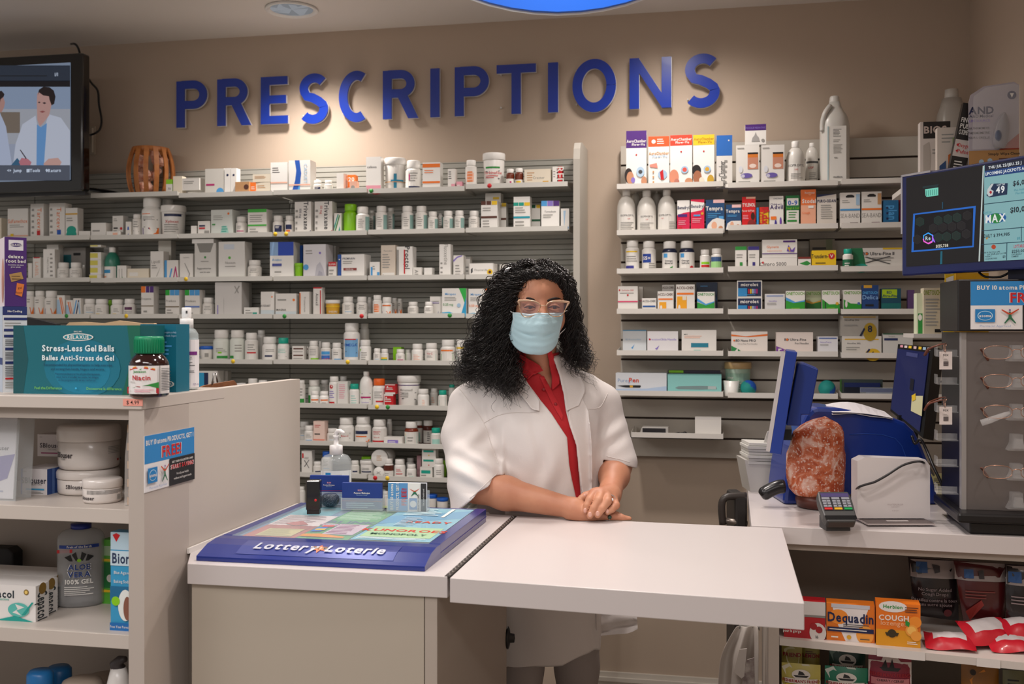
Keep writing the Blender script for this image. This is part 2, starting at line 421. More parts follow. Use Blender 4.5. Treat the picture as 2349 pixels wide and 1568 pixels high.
# oval hanging sign cut by the top of the frame
c = W(1279, -553*0-247, 2.25)
o = MB(); n = 48
o.add(*(lambda P: (P, [tuple(range(n))]))([(.385*math.cos(2*math.pi*i/n), 0, .265*math.sin(2*math.pi*i/n)) for i in range(n)]), M('#0b5fd0', .35))
r = empty('hanging_sign', (W(1279, 0, 2.25).x, W(1279, 0, 2.25).y, 2.395), TH, 'bright blue oval sign hanging from the ceiling at the top of the frame', 'sign')
o.prism([(.385*math.cos(2*math.pi*i/n), .265*math.sin(2*math.pi*i/n)) for i in range(n)], .0005, .012, M('#0b5fd0', .35)); o.build('sign_face', r)
m = MB(); m.prism([(.389*math.cos(2*math.pi*i/n), .269*math.sin(2*math.pi*i/n)) for i in range(n)], .0125, .016, M('white', .4)); m.build('sign_backing', r)
for sx in (-.2, .2): MB().tube([(sx, .008, .2), (sx, .008, CEIL-2.395)], .0012, M('grey', .4, .8), 6).build('hanging_wire', r)

# ------------------------------------------------------------------ left wall unit
slm = M('#a7a69e', .5, 0)
def slat_back(mb, x0, x1, z0, z1, y, pitch, mat, depth=.006, gap=.2):
    z = z0; V = []; F = []
    prof = []
    while z < z1-1e-4:
        e = min(z+pitch, z1); g = (e-z)*gap
        prof += [(y+depth, z), (y, z+g*.6), (y, e-g*.4), (y+depth, e)]; z = e
    for yy, zz in prof: V += [(x0, yy, zz), (x1, yy, zz)]
    for i in range(len(prof)-1): F.append((2*i, 2*i+1, 2*i+3, 2*i+2))
    mb.add(V, F, mat)
    mb.box(x0, x1, y+depth, y+depth+.012, z0, z1, mat)
LF = 3.84; LB = 4.03
top = EYE+(HY-381)*(LB/(ray(760)[1]))/FPX
unit = empty('wall_shelving_unit', (-1.9, LB, 0), 0, 'long pale grey ribbed metal wall unit with white end panel behind the pharmacist', 'shelving unit')
xs_ = [onY(p, 600, LF).x for p in (-190, 6, 207, 409, 626, 843, 1067, 1304)]
pj = [onY(p, 600, LB).x for p in (-420, 80, 665)]+[onY(1320, 600, LB).x]
for i in range(3):
    m = MB(); slat_back(m, pj[i]-(-1.9)+.0015, pj[i+1]-(-1.9)-.0015, .3, top, 0, .0205, slm); m.build('slatted_back_panel', unit)
xe = onY(1340, 500, 4.04).x
zt = EYE+(HY-328)*(LF/ray(1327)[1])/FPX
m = MB(); pr = [(LF-.01, .08), (4.055, .08), (4.055, zt+.01), (LF+.06, zt+.012), (LF+.02, zt+.004), (LF, zt-.02), (LF-.01, zt-.06)]
m.add([(0, y, z) for y, z in pr]+[(.024, y, z) for y, z in pr], [tuple(range(7)), tuple(reversed(range(7, 14)))]+[(i, i+7, (i+1) % 7+7, (i+1) % 7) for i in range(7)], M('#b5b0a6', .5))
m.build('end_panel', unit, loc=(onY(1316, 500, LF).x+1.9, -LB, 0))
LSEG = [-190, 6, 207, 409, 626, 843, 1067, 1304]
LROW = {1: [None, None, 450, 449.5, 443, 439.5, 429], 2: [552, 550, 547, 543.5, 539.5, 534.5, 530], 3: [646, 646, 646, 643.5, 642, 640, 638],
        4: [729, 729, 729, 729.5, 729.5, 728, 728.5], 5: [831, 831, 831, 833, 834, 836, 837], 6: [926, 926, 926, 931, 934, 939, 940],
        7: [1010, 1010, 1010, 1014, 1020, 1027, 1031], 8: [1075, 1075, 1075, 1085, 1093, 1103, 1108], 9: [None, None, None, None, 1172, 1178, 1180]}
shm = M('#c3c0b8', .45); shl = M('#d2d0c9', .4)
OR2 = ['zeroth', 'top', 'second', 'third', 'fourth', 'fifth', 'sixth', 'seventh', 'eighth', 'lowest']
def shelf_z(ypx, px, Y): return EYE-(ypx-HY)*(Y/ray(px)[1])/FPX
SH = {}
DOTS = {(1, 5): [(852, 'green')], (1, 6): [(1123, 'red')], (2, 4): [(632, 'yel'), (657, 'yel')], (3, 3): [(427, 'yel')], (4, 1): [(153, 'green')], (4, 2): [(290, 'yel')],
        (4, 4): [(653, 'green'), (830, 'red')], (4, 6): [(1032, 'green')], (5, 3): [(535, 'yel')], (5, 4): [(798, 'yel')], (6, 5): [(865, 'yel'), (890, 'green')], (8, 5): [(861, 'red'), (889, 'yel')]}
DOTS[(4, 5)] = [(1032, 'green')]; DOTS.pop((4, 6)); DOTS[(5, 3)] = [(535, 'yel')]
SEGN = ['far left', 'leftmost', 'second', 'third', 'fourth', 'fifth', 'sixth']
for rw, segs in LROW.items():
    for k, yb in enumerate(segs):
        if yb is None: continue
        x0, x1 = xs_[k]+.003, xs_[k+1]-.003; pc = (LSEG[k]+LSEG[k+1])/2; z = shelf_z(yb, pc, LF)
        SH[('L', rw, k)] = z+.0035
        if k == 0 or (rw >= 7 and k <= 2): continue
        o = empty('wall_shelf', ((x0+x1)/2, LB, z), 0, f'pale metal shelf on the left wall unit, {OR2[rw]} row, {SEGN[k]} segment from the left', 'shelf', 'metal shelves of the left wall unit')
        hw = (x1-x0)/2
        MB().box(-hw, hw, LF-LB+.002, -.001, 0, .003, shm).build('shelf_board', o)
        MB().box(-hw, hw, LF-LB-.0015, LF-LB+.0015, 0, .0165, shl).box(-hw, hw, LF-LB-.0015, LF-LB+.006, -.0015, 0, shl).build('front_lip', o)
        for sx in (-hw+.001, hw-.002):
            m = MB(); m.prism([(0, 0), (.19, 0), (.19, .035), (.0, .012)], 0, .001, shm, mtx=Matrix.Translation((sx+.001, LF-LB, 0)) @ Matrix.Rotation(math.pi/2, 4, 'Z'))
            m.build('side_bracket', o)
        for px, c in DOTS.get((rw, k), []):
            q = MB().lathe([(.0, 0), (.0085, 0), (.0085, .0004), (0, .0004)], M(c, .5), 20, mtx=Matrix.Rotation(math.pi/2, 4, 'X')).build('dot_sticker', o, loc=(onY(px, 600, LF).x-(x0+x1)/2, LF-LB-.0017, .008))
            q['label'] = {'yel': 'round yellow dot sticker', 'red': 'round red dot sticker', 'green': 'round green dot sticker'}[c]

# ------------------------------------------------------------------ right slatwall
swm = M('#bdb6ab', .5); RF = 3.87; RB = 4.03
RTOP = shelf_z(335, 1427, RB); RBOT = shelf_z(1046, 1500, RB); xl = onY(1424, 600, RB).x; xr = WX
u2 = empty('slatwall', (xl, RB, 0), 0, 'white slatwall panel with dark horizontal grooves right of the pharmacist', 'slatwall')
m = MB(); g = M('#3a2a20', .7); z = shelf_z(645.3, 1500, RB); pitch = 44.7*(RB/ray(1500)[1])/FPX
zs = sorted([z+i*pitch for i in range(-12, 12) if RBOT+.01 < z+i*pitch < RTOP-.01]); e = [RBOT]+zs+[RTOP]
for i in range(len(e)-1): m.box(0, xr-xl-.002, 0, .012, e[i]+(.004 if i else 0), e[i+1]-(.004 if i < len(e)-2 else 0), swm)
m.box(0, xr-xl-.002, .012, .018, RBOT, RTOP, g); m.build('slat_board', u2)
RSEG = [1418, 1660, 1926, 2200]
RROW = {1: [430, 427.5, 419], 2: [537, 525.5, 521], 3: [626, 621, 621], 4: [719, 720, 720], 5: [815, 817, 821], 6: [908, 913, 915], 7: [1004, None, None]}
rx_ = [onY(p, 600, RF).x for p in (1415, 1659, 1670, 1922, 1930, 2190)]
for rw, segs in RROW.items():
    for k, yb in enumerate(segs):
        if yb is None: continue
        x0, x1 = rx_[2*k], rx_[2*k+1]
        if rw == 7: x0 = onY(1448, 600, RF).x
        pc = (RSEG[k]+RSEG[k+1])/2; z = shelf_z(yb, pc, RF); SH[('R', rw, k)] = z+.0035
        o = empty('slatwall_shelf', ((x0+x1)/2, RB, z), 0, f'white lipped shelf on the right slatwall, {OR2[rw]} row, {["left", "middle", "right"][k]} segment', 'shelf', 'white shelves of the right slatwall')
        hw = (x1-x0)/2; wm = M('#dedad3', .4)
        MB().box(-hw, hw, RF-RB+.002, -.001, 0, .003, wm).build('shelf_board', o)
        MB().box(-hw, hw, RF-RB-.0015, RF-RB+.0015, 0, .0185, wm).build('front_lip', o)
        for sx in (-hw, hw-.001):
            m = MB(); m.prism([(0, 0), (.15, 0), (.15, .03), (.0, .0185)], 0, .001, wm, mtx=Matrix.Translation((sx+.001, RF-RB, 0)) @ Matrix.Rotation(math.pi/2, 4, 'Z'))
            m.build('side_bracket', o)
# ------------------------------------------------------------------ stock on the shelves
CROP = {'1': (0, 320, 3.67), '2': (600, 320, 3.174), '3': (400, 700, 3.266), '4': (1400, 200, 3.356), '5': (1400, 620, 3.356)}
def carton(mb, w, d, h, col, dec='', side=None):
    c = M(PAL.get(col, col), .42); mb.box(-w/2, w/2, -d/2, d/2, 0, h, c)
    if side:
        dec2 = side; decor(mb, dec2, d, h, lambda x, z, e: (w/2+e, -d/2+x, z))
    if dec: decor(mb, dec, w, h, face_map(-w/2, -d/2, 0))
def bottle_parts(root, kind, w, h, body, cap, dec, trans=False):
    r = w/2; n = 24; rough = .28
    bm_ = M(PAL.get(body, body), .3) if not trans else M(PAL.get(body, body), .08, 0, alpha=.55)
    cm = M(PAL.get(cap, cap), .35)
    b = MB(); c = MB(); l = MB()
    if kind == 'P':      # pill bottle with a wide ribbed cap
        hc = min(h*.26, w*.5); rc = r*.84; zn = h-hc
        b.lathe([(r*.9, 0), (r*.985, h*.015), (r, h*.04), (r, zn-r*.42), (r*.96, zn-r*.26), (r*.84, zn-r*.1), (rc*.88, zn-r*.02), (rc*.86, zn+.004)], bm_, n)
        c.lathe([(rc*.97, zn), (rc, zn+hc*.1), (rc, h-hc*.12), (rc*.93, h-.0003), (rc*.7, h)], cm, n); lh = zn-r*.46; z0 = h*.045
    elif kind == 'T':    # straight tub with a wide lid
        hc = min(h*.2, .028); zn = h-hc
        b.lathe([(r*.84, 0), (r*.86, h*.01), (r*.93, zn), (r*.9, zn+.003)], bm_, n)
        c.lathe([(r*.97, zn), (r, zn+hc*.08), (r, h-hc*.15), (r*.96, h), (r*.7, h), (r*.68, h-.002), (0, h-.002)], cm, n); lh = zn*.86; z0 = h*.05; r *= .93
    elif kind == 'Q':    # shouldered bottle, narrow screw cap
        hc = w*.33; rc = w*.21; zn = h-hc; sh = w*.75
        b.lathe([(r*.9, 0), (r*.98, h*.012), (r, h*.03), (r, zn-sh), (r*.95, zn-sh*.66), (r*.78, zn-sh*.32), (rc*1.15, zn-sh*.06), (rc*.8, zn), (rc*.8, zn+.004)], bm_, n)
        c.lathe([(rc*.98, zn), (rc, zn+.001), (rc, h-.002), (rc*.9, h)], cm, 20); lh = (zn-sh)*.92; z0 = h*.05
    elif kind == 'J':    # squat jar
        hc = h*.34; zn = h-hc
        b.lathe([(r*.86, 0), (r*.96, h*.03), (r*.98, zn*.9), (r*.93, zn)], bm_, n)
        c.lathe([(r, zn), (r*1.0, zn+hc*.7), (r*.94, h), (r*.6, h)], cm, n); lh = zn*.8; z0 = h*.06; r *= .98
    elif kind == 'C':    # plain cup
        b.lathe([(r*.8, 0), (r, h), (r*.95, h), (r*.77, .003), (0, .003)], bm_, n, cap=False); b.build('cup_body', root); return
    b.build('bottle_body' if kind in 'PQ' else 'tub_body', root); c.build('cap' if kind in 'PQ' else 'lid', root)
    if dec:
        lm_ = MB(); wl = 2.9*r
        decor(lm_, dec, wl, lh, cyl_map(r+.0002, z0, wl), True)
        lm_.build('label', root)
NOUN = {'B': ('medicine_box', 'box', 'box'), 'P': ('pill_bottle', 'bottle', 'pill bottle'), 'T': ('lidded_tub', 'tub', 'tub'), 'Q': ('liquid_bottle', 'bottle', 'liquid bottle'), 'J': ('cream_jar', 'jar', 'jar'), 'C': ('paper_cup', 'cup', 'cup')}
WL = 'r 0 0 1 1 w;'
DEFP = {'a': WL+'g .3 .12 .62 .5 4;r .3 .6 .7 .66 lblue', 'b': WL+'g .28 .2 .6 .75 5;r .66 .1 .95 1 #86a9a3', 'c': WL+'g .28 .15 .7 .6 4;r .25 .72 .72 .84 sky',
        'd': WL+'p purple .2 .55 .5 .55 .62 1 .2 1;p orange .5 .55 .78 .55 .78 1 .62 1;g .3 .1 .6 .35 2', 'e': WL+'g .3 .1 .7 .5 3;X', 'f': WL+'r .25 .55 .75 .62 red;g .3 .15 .7 .5 3',
        'g': WL+'r .25 .7 .75 .9 green;g .3 .15 .65 .6 3', 'h': WL+'p teal .25 .3 .75 .15 .75 .8 .3 .95;g .3 .6 .6 .8 2 w', 'n': WL+'r .25 .25 .72 .85 navy;g .3 .3 .6 .5 2 w',
        'o': WL+'r .25 .3 .7 .75 peach;g .3 .2 .65 .8 4 orange', 'm': WL+'g .3 .2 .6 .5 3;r .25 .6 .7 .68 mag', 'x': 'g .3 .3 .6 .6 2', 'y': WL+'r .25 .72 .45 .8 yel;g .3 .2 .6 .6 3', 'z': ''}
DEFB = {'a': 'g .1 .12 .8 .4 3;g .1 .6 .6 .75 2', 'z': ''}
ITEMS = """
L1 1
B 1405 1470 335 lime|r 0 .3 1 1 w;t .5 .6 .14 k 70;r 0 .85 1 1 yel|lime and white price-card box
B 1530 1685 325 w|g .1 .2 .7 .5 2|white carton lying beside salt basket|y425
B 1440 1525 308 cream||cream carton on edge
B 1725 1885 245 #d8d5cd|r .05 .55 .5 .62 mag;c .8 .85 .2 sky;p mag .65 1 .75 .85 1 .95 1 1|grey carton with crimson stripe
B 1890 1945 240 white|c .5 .25 .18 navy|narrow white carton, dark disc
B 1948 2000 240 white|c .5 .25 .18 navy|narrow white carton, dark disc
B 1975 2095 355 tan|c .8 .4 .2 brown|small tan carton|f
B 2100 2150 360 orange|g .1 .3 .8 .6 2 w|small orange carton
B 2155 2282 360 cream|g .1 .2 .7 .5 2 tan;r 0 .8 1 1 white|small cream carton
B 2125 2285 290 cream|g .1 .2 .8 .6 3 tan|cream carton stacked on top|y358
L1 2
B 60 185 165 white|g .1 .15 .6 .35 3 dg;r 0 .93 1 1 #3a8f9c;r 0 .62 1 .66 peach|white carton, teal bottom edge
B 195 355 150 white|p blue .12 1 .3 .6 .35 .3 .28 0 .5 0 .58 .4 .5 .8 .35 1;p sky .35 1 .55 .6 .5 1;v .78 .4 .1 lblue CADUET;r 0 .72 1 .76 peach|white carton with blue swoosh
P 370 425 292 w|n|small white pill bottle|kw
P 378 440 300 w|n|small navy-labelled pill bottle
P 458 518 298 w|h|small teal-labelled pill bottle
B 545 600 245 w||plain white carton
B 605 668 250 orange|T .5 .25 .22 w 20;r .1 .7 .8 .75 w|orange carton marked 20
B 640 690 302 peach|c .5 .6 .3 grey|little peach box|f
B 765 880 125 white|t .4 .28 .07 dg celexa;r 0 .8 1 1 pink;o .7 1 .35 .06 red|tall white carton, pink base
T 885 1045 140 w white|r .5 .3 .6 1 #1f86a8;r .4 .55 .85 .65 #1f86a8;r 0 .62 1 .66 tan|white bucket with teal cross
P 1050 1165 155 white|r 0 0 1 1 white;g .3 .1 .7 .6 4;r .3 .2 .36 .5 mag;r .3 .8 .8 1 navy|large white bottle, navy label
B 1168 1300 165 white|r 0 .05 1 .18 orange;g .1 .25 .8 .4 2 orange;r 0 .66 1 .73 orange|white carton with orange bands
B 1355 1410 212 w|g .1 .1 .6 .5 4 dg;r .5 .7 1 1 pink|narrow white-pink carton
B 1415 1460 305 pink|g .1 .3 .8 .6 1 w|tiny pink carton
P 1485 1568 152 w|o|white bottle with orange label
T 1610 1775 105 white white|r .25 .2 .75 .27 green;t .5 .45 .12 red Terbinafine;g .25 .55 .7 .7 2 red;X|tall white tub, green stripe
P 1780 1842 215 amber white|r 0 .4 1 1 w;r .5 .6 .65 .9 mag|small amber pill bottle
P 1845 1908 210 amber white|r 0 .5 1 1 w;r .2 .6 .6 .9 yel|small amber pill bottle
B 1912 2108 215 cream|g .1 .15 .4 .7 4 tan;t .55 .5 .14 grey Crestor;r .7 .7 .92 .8 gold|cream tablet carton
B 2115 2150 197 w|g .2 .2 .7 .6 3|slim white carton
B 2157 2190 195 red|v .5 .5 .4 w RED|slim red carton
L2 1
B -60 15 660 cream|g .1 .1 .7 .4 3|cream carton
B 62 240 580 w|t .5 .4 .12 or_ Sulfamethox;g .1 .5 .8 .62 2 grey;r 0 .85 1 1 peach;r 0 .93 1 1 orange;r .15 .8 .3 .92 yel|white carton with orange base
B 255 370 540 w|v .68 .45 .13 or_ Tarceva;g .1 .1 .3 .9 5;r .5 .75 .75 .88 red|white carton, red square
B 412 545 535 w|v .62 .45 .13 or_ Tarceva;g .05 .1 .25 .9 5;r .5 .74 .75 .87 blue|white carton, blue square
B 550 655 575 w|r 0 .17 1 .22 gold;o .5 .72 .4 .14 teal;o .28 .85 .22 .1 teal;o .72 .85 .22 .1 teal;g .1 .3 .8 .45 2|white carton with teal clover
B 662 760 770 w||low white carton
B 765 890 700 w|r .1 .45 .6 .55 grey;r .1 .85 1 .95 brown|white carton, brown line
B 912 1008 635 w|g .1 .1 .5 .25 2;c .82 .55 .12 red;r .1 .5 .5 .56 k;g .1 .6 .5 .9 3|white carton, red dot
B 895 1000 772 w|r .5 .2 .9 .6 peach|flat white carton|f
B 1068 1112 690 w|p blue .4 .3 .6 .3 .7 .5 .3 .5;p blue .4 .8 .6 .7 .6 .95|narrow carton, blue marks
P 1122 1192 630 w|e|white pill bottle
P 1195 1362 490 white|g .15 .12 .5 .2 1 orange;g .2 .25 .7 .4 3;p purple .2 .68 .45 .68 .65 1 .2 1;p orange .45 .68 .78 .68 .78 1 .65 1;X|large white bottle, purple-orange label
P 1365 1460 505 w||tall white bottle|kw
T 1350 1548 560 white white|r .2 .02 .75 .12 navy;t .45 .35 .12 red Xylocet;g .2 .45 .7 .85 4;r .2 0 .8 .02 grey|white bucket, navy stripe
B 1605 1655 725 w||tiny white carton
B 1665 1768 685 w|r .1 .25 .6 .35 navy;r .1 .4 .6 .5 red;r .55 .6 .95 .9 grey|white carton, red-blue stripes
B 1775 1960 590 #d9ded8|g .1 .2 .6 .4 3;c .82 .15 .05 orange;r .05 .52 .2 .57 green;p mint .45 .85 .55 .6 .75 .6 .85 .9 .8 1 .5 1;g .5 .6 .8 .85 3 teal|pale green carton
P 1990 2080 650 w|m|white pill bottle
B 2085 2245 585 w|r 0 0 1 .12 #3fb53a;g .1 .2 .8 .5 4;r 0 .57 1 .63 #3fb53a;g .1 .7 .6 .9 2|white carton, green bands
L2 2
P 85 160 555 w|n|white bottle, navy label
P 172 237 555 w|r 0 0 1 1 w;r .25 .25 .72 .6 navy;r .3 .65 .6 .85 orange|white bottle, navy-orange label
B 240 365 452 w|V .7 .42 .14 dg Trivaxane;v .35 .35 .07 navy 100 mg;g .05 .2 .2 .9 4;p navy .7 1 1 .85 1 .95 .85 1|white carton, blue corner
B 385 515 450 w|V .68 .42 .14 dg Trivaxane;v .38 .25 .07 red 50 mg;g .05 .2 .2 .9 4;p red .75 1 1 .85 1 .95 .85 1|white carton, red corner
B 525 580 535 w|p teal 0 .6 .5 .05 .65 .05 .05 .75;p green .05 .85 .7 .1 .85 .1 .1 1;p teal .5 1 .8 .6 .95 1|slim carton, green stripes
P 598 700 472 lime lime||tall lime green canister
P 690 785 490 white|b|leaning white pill bottle|f
P 780 825 517 w|b|white pill bottle|kw
P 832 915 485 white|b|white pill bottle
P 917 968 498 w|b|white pill bottle|kw
P 1020 1105 485 white|b|white pill bottle
P 1122 1207 485 white|b|white pill bottle
P 1212 1284 525 white|b|white pill bottle
P 1286 1320 535 w|b|white pill bottle|kw
P 1322 1397 520 white|b|white pill bottle
P 1405 1478 518 white|b|white pill bottle
P 1508 1588 520 white|e|white pill bottle
B 1632 1750 390 w|p grey .2 .8 .45 .3 .5 .3 .3 .8;p grey .5 .3 .75 .8 .7 .8 .45 .3;r .5 .1 .9 .16 yel|white carton stacked behind|kw
B 1597 1720 447 white|r 0 0 .3 .13 brown;r .33 0 .63 .13 brown;r .66 0 1 .13 yel;g .1 .2 .8 .35 2;r 0 .5 1 .57 brown;g .1 .62 .6 .9 3|white carton, brown-yellow top
B 1738 1780 462 w|r .1 0 1 .12 yel;r 0 .5 1 .57 brown|white carton, yellow top|kw
B 1832 1955 415 white|r 0 .17 .3 .27 teal;r .33 .17 .63 .27 teal;r .66 .17 1 .27 yel;r 0 .58 1 .64 #1c9db0;g .1 .3 .8 .5 3;g .1 .7 .7 .9 2|white carton, teal-yellow top
B 1957 2030 475 w|r 0 0 .5 .12 dgreen;r .6 0 1 .12 yel;r 0 .53 1 .6 dgreen|white carton, dark green stripe|kw
B 2032 2168 445 white|r 0 0 .32 .18 sky;r .34 0 .65 .18 lpurple;r .67 0 1 .18 purple;t .5 .37 .06 dg Tamsulosin;g .1 .45 .7 .6 2|white carton, blue-purple top
B 2177 2240 502 w|p lblue .3 .1 .6 .1 .4 .9;r .6 .85 .95 .95 sky|slim white carton
L3 1
B -40 120 905 #b8b0a4||grey brown carton|kw
B 495 690 905 #8f8b86|r 0 .2 .35 .6 #0f5f68;g .45 .1 .8 .3 1 k|grey carton, dark teal block|kw
B 235 270 1040 w||slim white carton
B 275 345 990 w|r .1 0 .9 .04 red;v .5 .5 .15 peach LABEL|white carton, red top edge
B 392 492 885 w||tall white carton|kw
B 362 460 922 white|v .4 .5 .05 grey TABLETS 20 MG;g .6 .1 .85 .9 6|tall white carton
P 490 585 1035 white|e|white pill bottle
P 595 690 1035 white|e|white pill bottle
P 693 720 1055 w||white pill bottle|kw
B 757 857 1135 w|r 0 .1 .7 .75 #d9cf5a|yellow-ended carton, stack bottom
B 757 853 1073 w|r 0 .1 .7 .75 #d9cf5a|yellow-ended carton, stack second|y1133
B 757 853 1011 w|r 0 .1 .7 .75 #d9cf5a|yellow-ended carton, stack middle|y1071
B 757 853 949 w|r 0 .1 .7 .75 #d9cf5a|yellow-ended carton, stack fourth|y1009
B 757 853 887 w|r 0 .1 .7 .75 #d9cf5a|yellow-ended carton, stack top|y947
B 870 960 897 grey||grey carton|kw
Q 878 1000 908 #2f7d68 white|r .1 .2 .85 1.2 w;r .15 .4 .6 .6 #2a8fc4;r .15 .8 .4 .85 orange|green mouthwash bottle
B 985 1065 1060 w|r .2 .2 .25 .8 grey;r .5 .2 .55 .8 grey;p green .4 .9 .6 .7 .6 .95|white carton
B 1070 1255 1085 cream|r .1 .3 .5 .6 w|cream carton lying flat
B 1265 1378 940 w|t .4 .35 .1 grey Lipidil;p grey .7 .6 .8 .5 .5 .85 .45 .85;r 0 .92 1 .97 #c9cc4a;g .1 .45 .6 .6 2|white carton, lime base line
B 1330 1440 850 #d4d0c6||upright cream paper pad|kw
B 1382 1505 1015 w|r 0 0 .18 1 sky;p mag .6 1 .8 .3 .85 .3 1 .9 .95 1 .82 .5 .68 1;p sky .3 1 .5 .4 .6 .4 .4 1|white carton, blue-pink zigzag
B 1512 1625 960 w|t .5 .14 .05 grey osphena;p grey .35 .35 .4 .35 .8 .75 .7 .9 .65 .9 .72 .75|white carton, fine drop mark
B 1635 1820 872 #dcdad4|p #8c8a84 .1 0 .9 0 .75 .25 .25 .25;c .5 .38 .05 green;g .3 .47 .7 .52 1;t .45 .68 .05 dg Suppositories;t .5 .78 .05 dg not in use;r 0 .97 1 1 #57b83a|white flip-lid dispenser carton
B 1615 1800 835 white||white lid of dispenser carton|y870
B 1837 2060 858 #e4e2dd|r .2 .07 .6 .2 #d2dbe6;c .42 .42 .05 #57b83a;t .45 .55 .06 grey Nexium;g .25 .62 .7 .68 1;r 0 .95 1 1 #57c02a|large white carton, green base
P 2090 2200 1015 white|e|white pill bottle
L3 2
B 60 235 745 white|r 0 0 .35 .36 #8fb4de;r .35 0 1 .36 #1c46b8;t .3 .47 .06 sky Avelox;r .1 .57 .5 .64 #4a55a0;g .2 .75 .5 .85 1|large white carton, blue top
B 272 300 770 blue|r 0 .5 1 1 w|slim blue carton|kw
T 240 302 900 lime lime||lime green pouch tub
B 302 475 762 #dedce0|g .1 .15 .5 .3 2;c .12 .65 .12 sky;p #bdbcc4 .5 1 .6 .6 .75 .5 .9 .7 1 1;p #a5a4b0 .6 1 .7 .75 .85 .8 .9 1;c .75 .25 .05 lpurple|grey white carton, blue circle
B 477 543 775 grey||grey carton|kw
B 485 545 890 w|r 0 0 1 .25 red;t .5 .14 .1 w SUPER;g .1 .4 .8 .8 2|white carton, red top
B 552 755 835 white|r 0 0 .14 1 #1a4fa0;t .42 .17 .08 navy PREMARIN;g .2 .25 .7 .4 2;r .22 .55 .72 .65 #8c3a34;t .45 .6 .06 w 0.625 mg;c .07 .2 .03 w|white carton, blue left band
B 785 860 890 white|r .1 .3 .3 1 sky;g .3 .2 .6 .5 2;r .75 .6 1 .85 sky|small white-blue carton
B 868 978 768 #dccfbf|t .5 .17 .05 grey Pantoloc;g .1 .25 .7 .7 6;r .1 .82 .95 .97 w;t .5 .9 .06 grey Fosamax|tall beige carton
B 985 1107 778 white|V .68 .35 .15 dg Proctol;v .5 .5 .05 red 15 mg;r .46 .1 .54 .85 red;r .02 .1 .14 .9 grey|white carton, red vertical stripe
B 1097 1163 930 w|V .4 .5 .3 grey AB|low white carton
B 1182 1243 932 white||tiny white carton
B 1293 1378 762 white|v .6 .3 .12 grey Fluoxetine;g .1 .5 .3 .9 3|tall white carton, vertical print
B 1395 1470 842 w|p lpurple 0 .2 .4 .05 .9 0 .9 .04 .4 .12 .03 .3;g .2 .4 .8 .9 4;p purple .7 1 1 .8 1 1|white carton, purple arc
B 1478 1520 852 w|r .2 0 1 .1 grey;g .2 .4 .9 .9 3 grey|grey white carton|kw
B 1512 1690 900 white|p dg .06 .4 .14 .3 .14 .6 .06 .7;t .5 .45 .14 grey Finasteride;c .88 .6 .2 yel;c .88 .6 .1 brown;r .05 .85 .25 .93 yel|white carton, yellow flower
B 1692 1712 903 w|c .6 .7 .4 yel|slim carton, yellow flower|kw
B 1730 1830 908 w|g .2 .2 .7 .5 2|low white carton|kw
B 2185 2235 945 w|g .2 .2 .7 .5 2|small white carton|kw
L4 1
P 222 292 1275 white|d|white bottle, purple-orange label
P 297 380 1272 white|d|white bottle, purple-orange label
P 385 487 1272 white|d|white bottle, purple-orange label
B 478 550 1310 w|p lblue 0 .2 .3 .2 .6 .9 0 .9;p or_ .3 .1 .42 .1 .85 .9 .7 .9;p or_ .5 .1 .6 .1 .95 .7 .95 .85|carton, orange diagonal stripes
B 555 615 1350 w|p lblue 0 .3 .3 .3 .7 1 0 1;p or_ .2 .1 .35 .1 .8 .9 .7 1;p or_ .5 .1 .6 .1 1 .9 .95 1|carton, orange diagonal stripes
B 622 695 1335 w|p sky 0 .8 .35 .1 .5 .1 .1 .95;p navy .3 .9 .65 .1 .8 .1 .45 .9;p lblue .6 .2 .8 .2 1 .9 .8 .9|carton, blue diagonal stripes
P 700 800 1340 white|a|white pill bottle
P 805 910 1342 white|y|white bottle, yellow mark
P 912 945 1350 lime lime||slim lime tube|kw
P 940 1043 1345 white|y|white bottle, yellow mark
P 1047 1140 1340 white|r 0 0 1 1 w;r .2 .15 .65 .4 #5a1f50;g .2 .5 .7 .9 3|white bottle, plum label
P 1110 1150 1388 w||white pill bottle|kw
B 1187 1295 1235 w|r 0 0 .34 .2 orange;r .38 0 .66 .2 purple;r .7 0 1 .2 purple;t .4 .4 .07 grey Trajenta;r 0 .62 1 .65 #7a6a50;g .2 .75 .5 .9 1|white carton, orange-purple top
B 1392 1512 1265 w|r 0 0 .3 .2 #1ca832;r .33 0 .65 .2 sky;r .68 0 1 .2 sky;t .4 .4 .08 grey Pradaxa;r 0 .6 1 .64 #7a6a50;g .1 .7 .6 .9 2|white carton, green-blue top
B 1555 1682 1265 w|r 0 0 .3 .2 #1ca832;r .33 0 .65 .2 sky;r .68 0 1 .2 sky;t .4 .4 .08 grey Pradaxa;r 0 .58 1 .64 #6a86c8;g .1 .7 .6 .9 2|white carton, green-blue top
P 1710 1802 1330 w|e|white pill bottle
B 1808 2035 1200 #d6d3cf|v .1 .85 .03 lpurple ELIGARD;r .09 .65 .12 1 lpurple;r .33 .45 .335 1 grey;p grey .75 .1 .9 .3 .87 .32 .73 .12;p grey .9 .1 .93 .12 .75 .33 .74 .31|large pale grey carton
B 2040 2090 1205 #b0aea8||grey carton side|kw
B 2052 2180 1412 white|g .1 .2 .6 .7 2;r .6 .5 .9 .75 teal|low white carton, teal mark
B 2192 2310 1280 w|c .82 .2 .06 orange;t .35 .55 .08 k AVODART;r 0 .72 1 1 #cdd9de|white carton, pale blue base
L4 2
B 97 252 1120 w|c .88 .27 .06 orange;g .1 .2 .7 .35 1;t .28 .68 .08 k MAGNA;r 0 .75 1 1 #cdd9de|wide white carton, pale blue base
B 275 350 1107 w|r 0 .05 .12 1 or_;v .55 .5 .08 grey Prometrium|white carton, orange edge
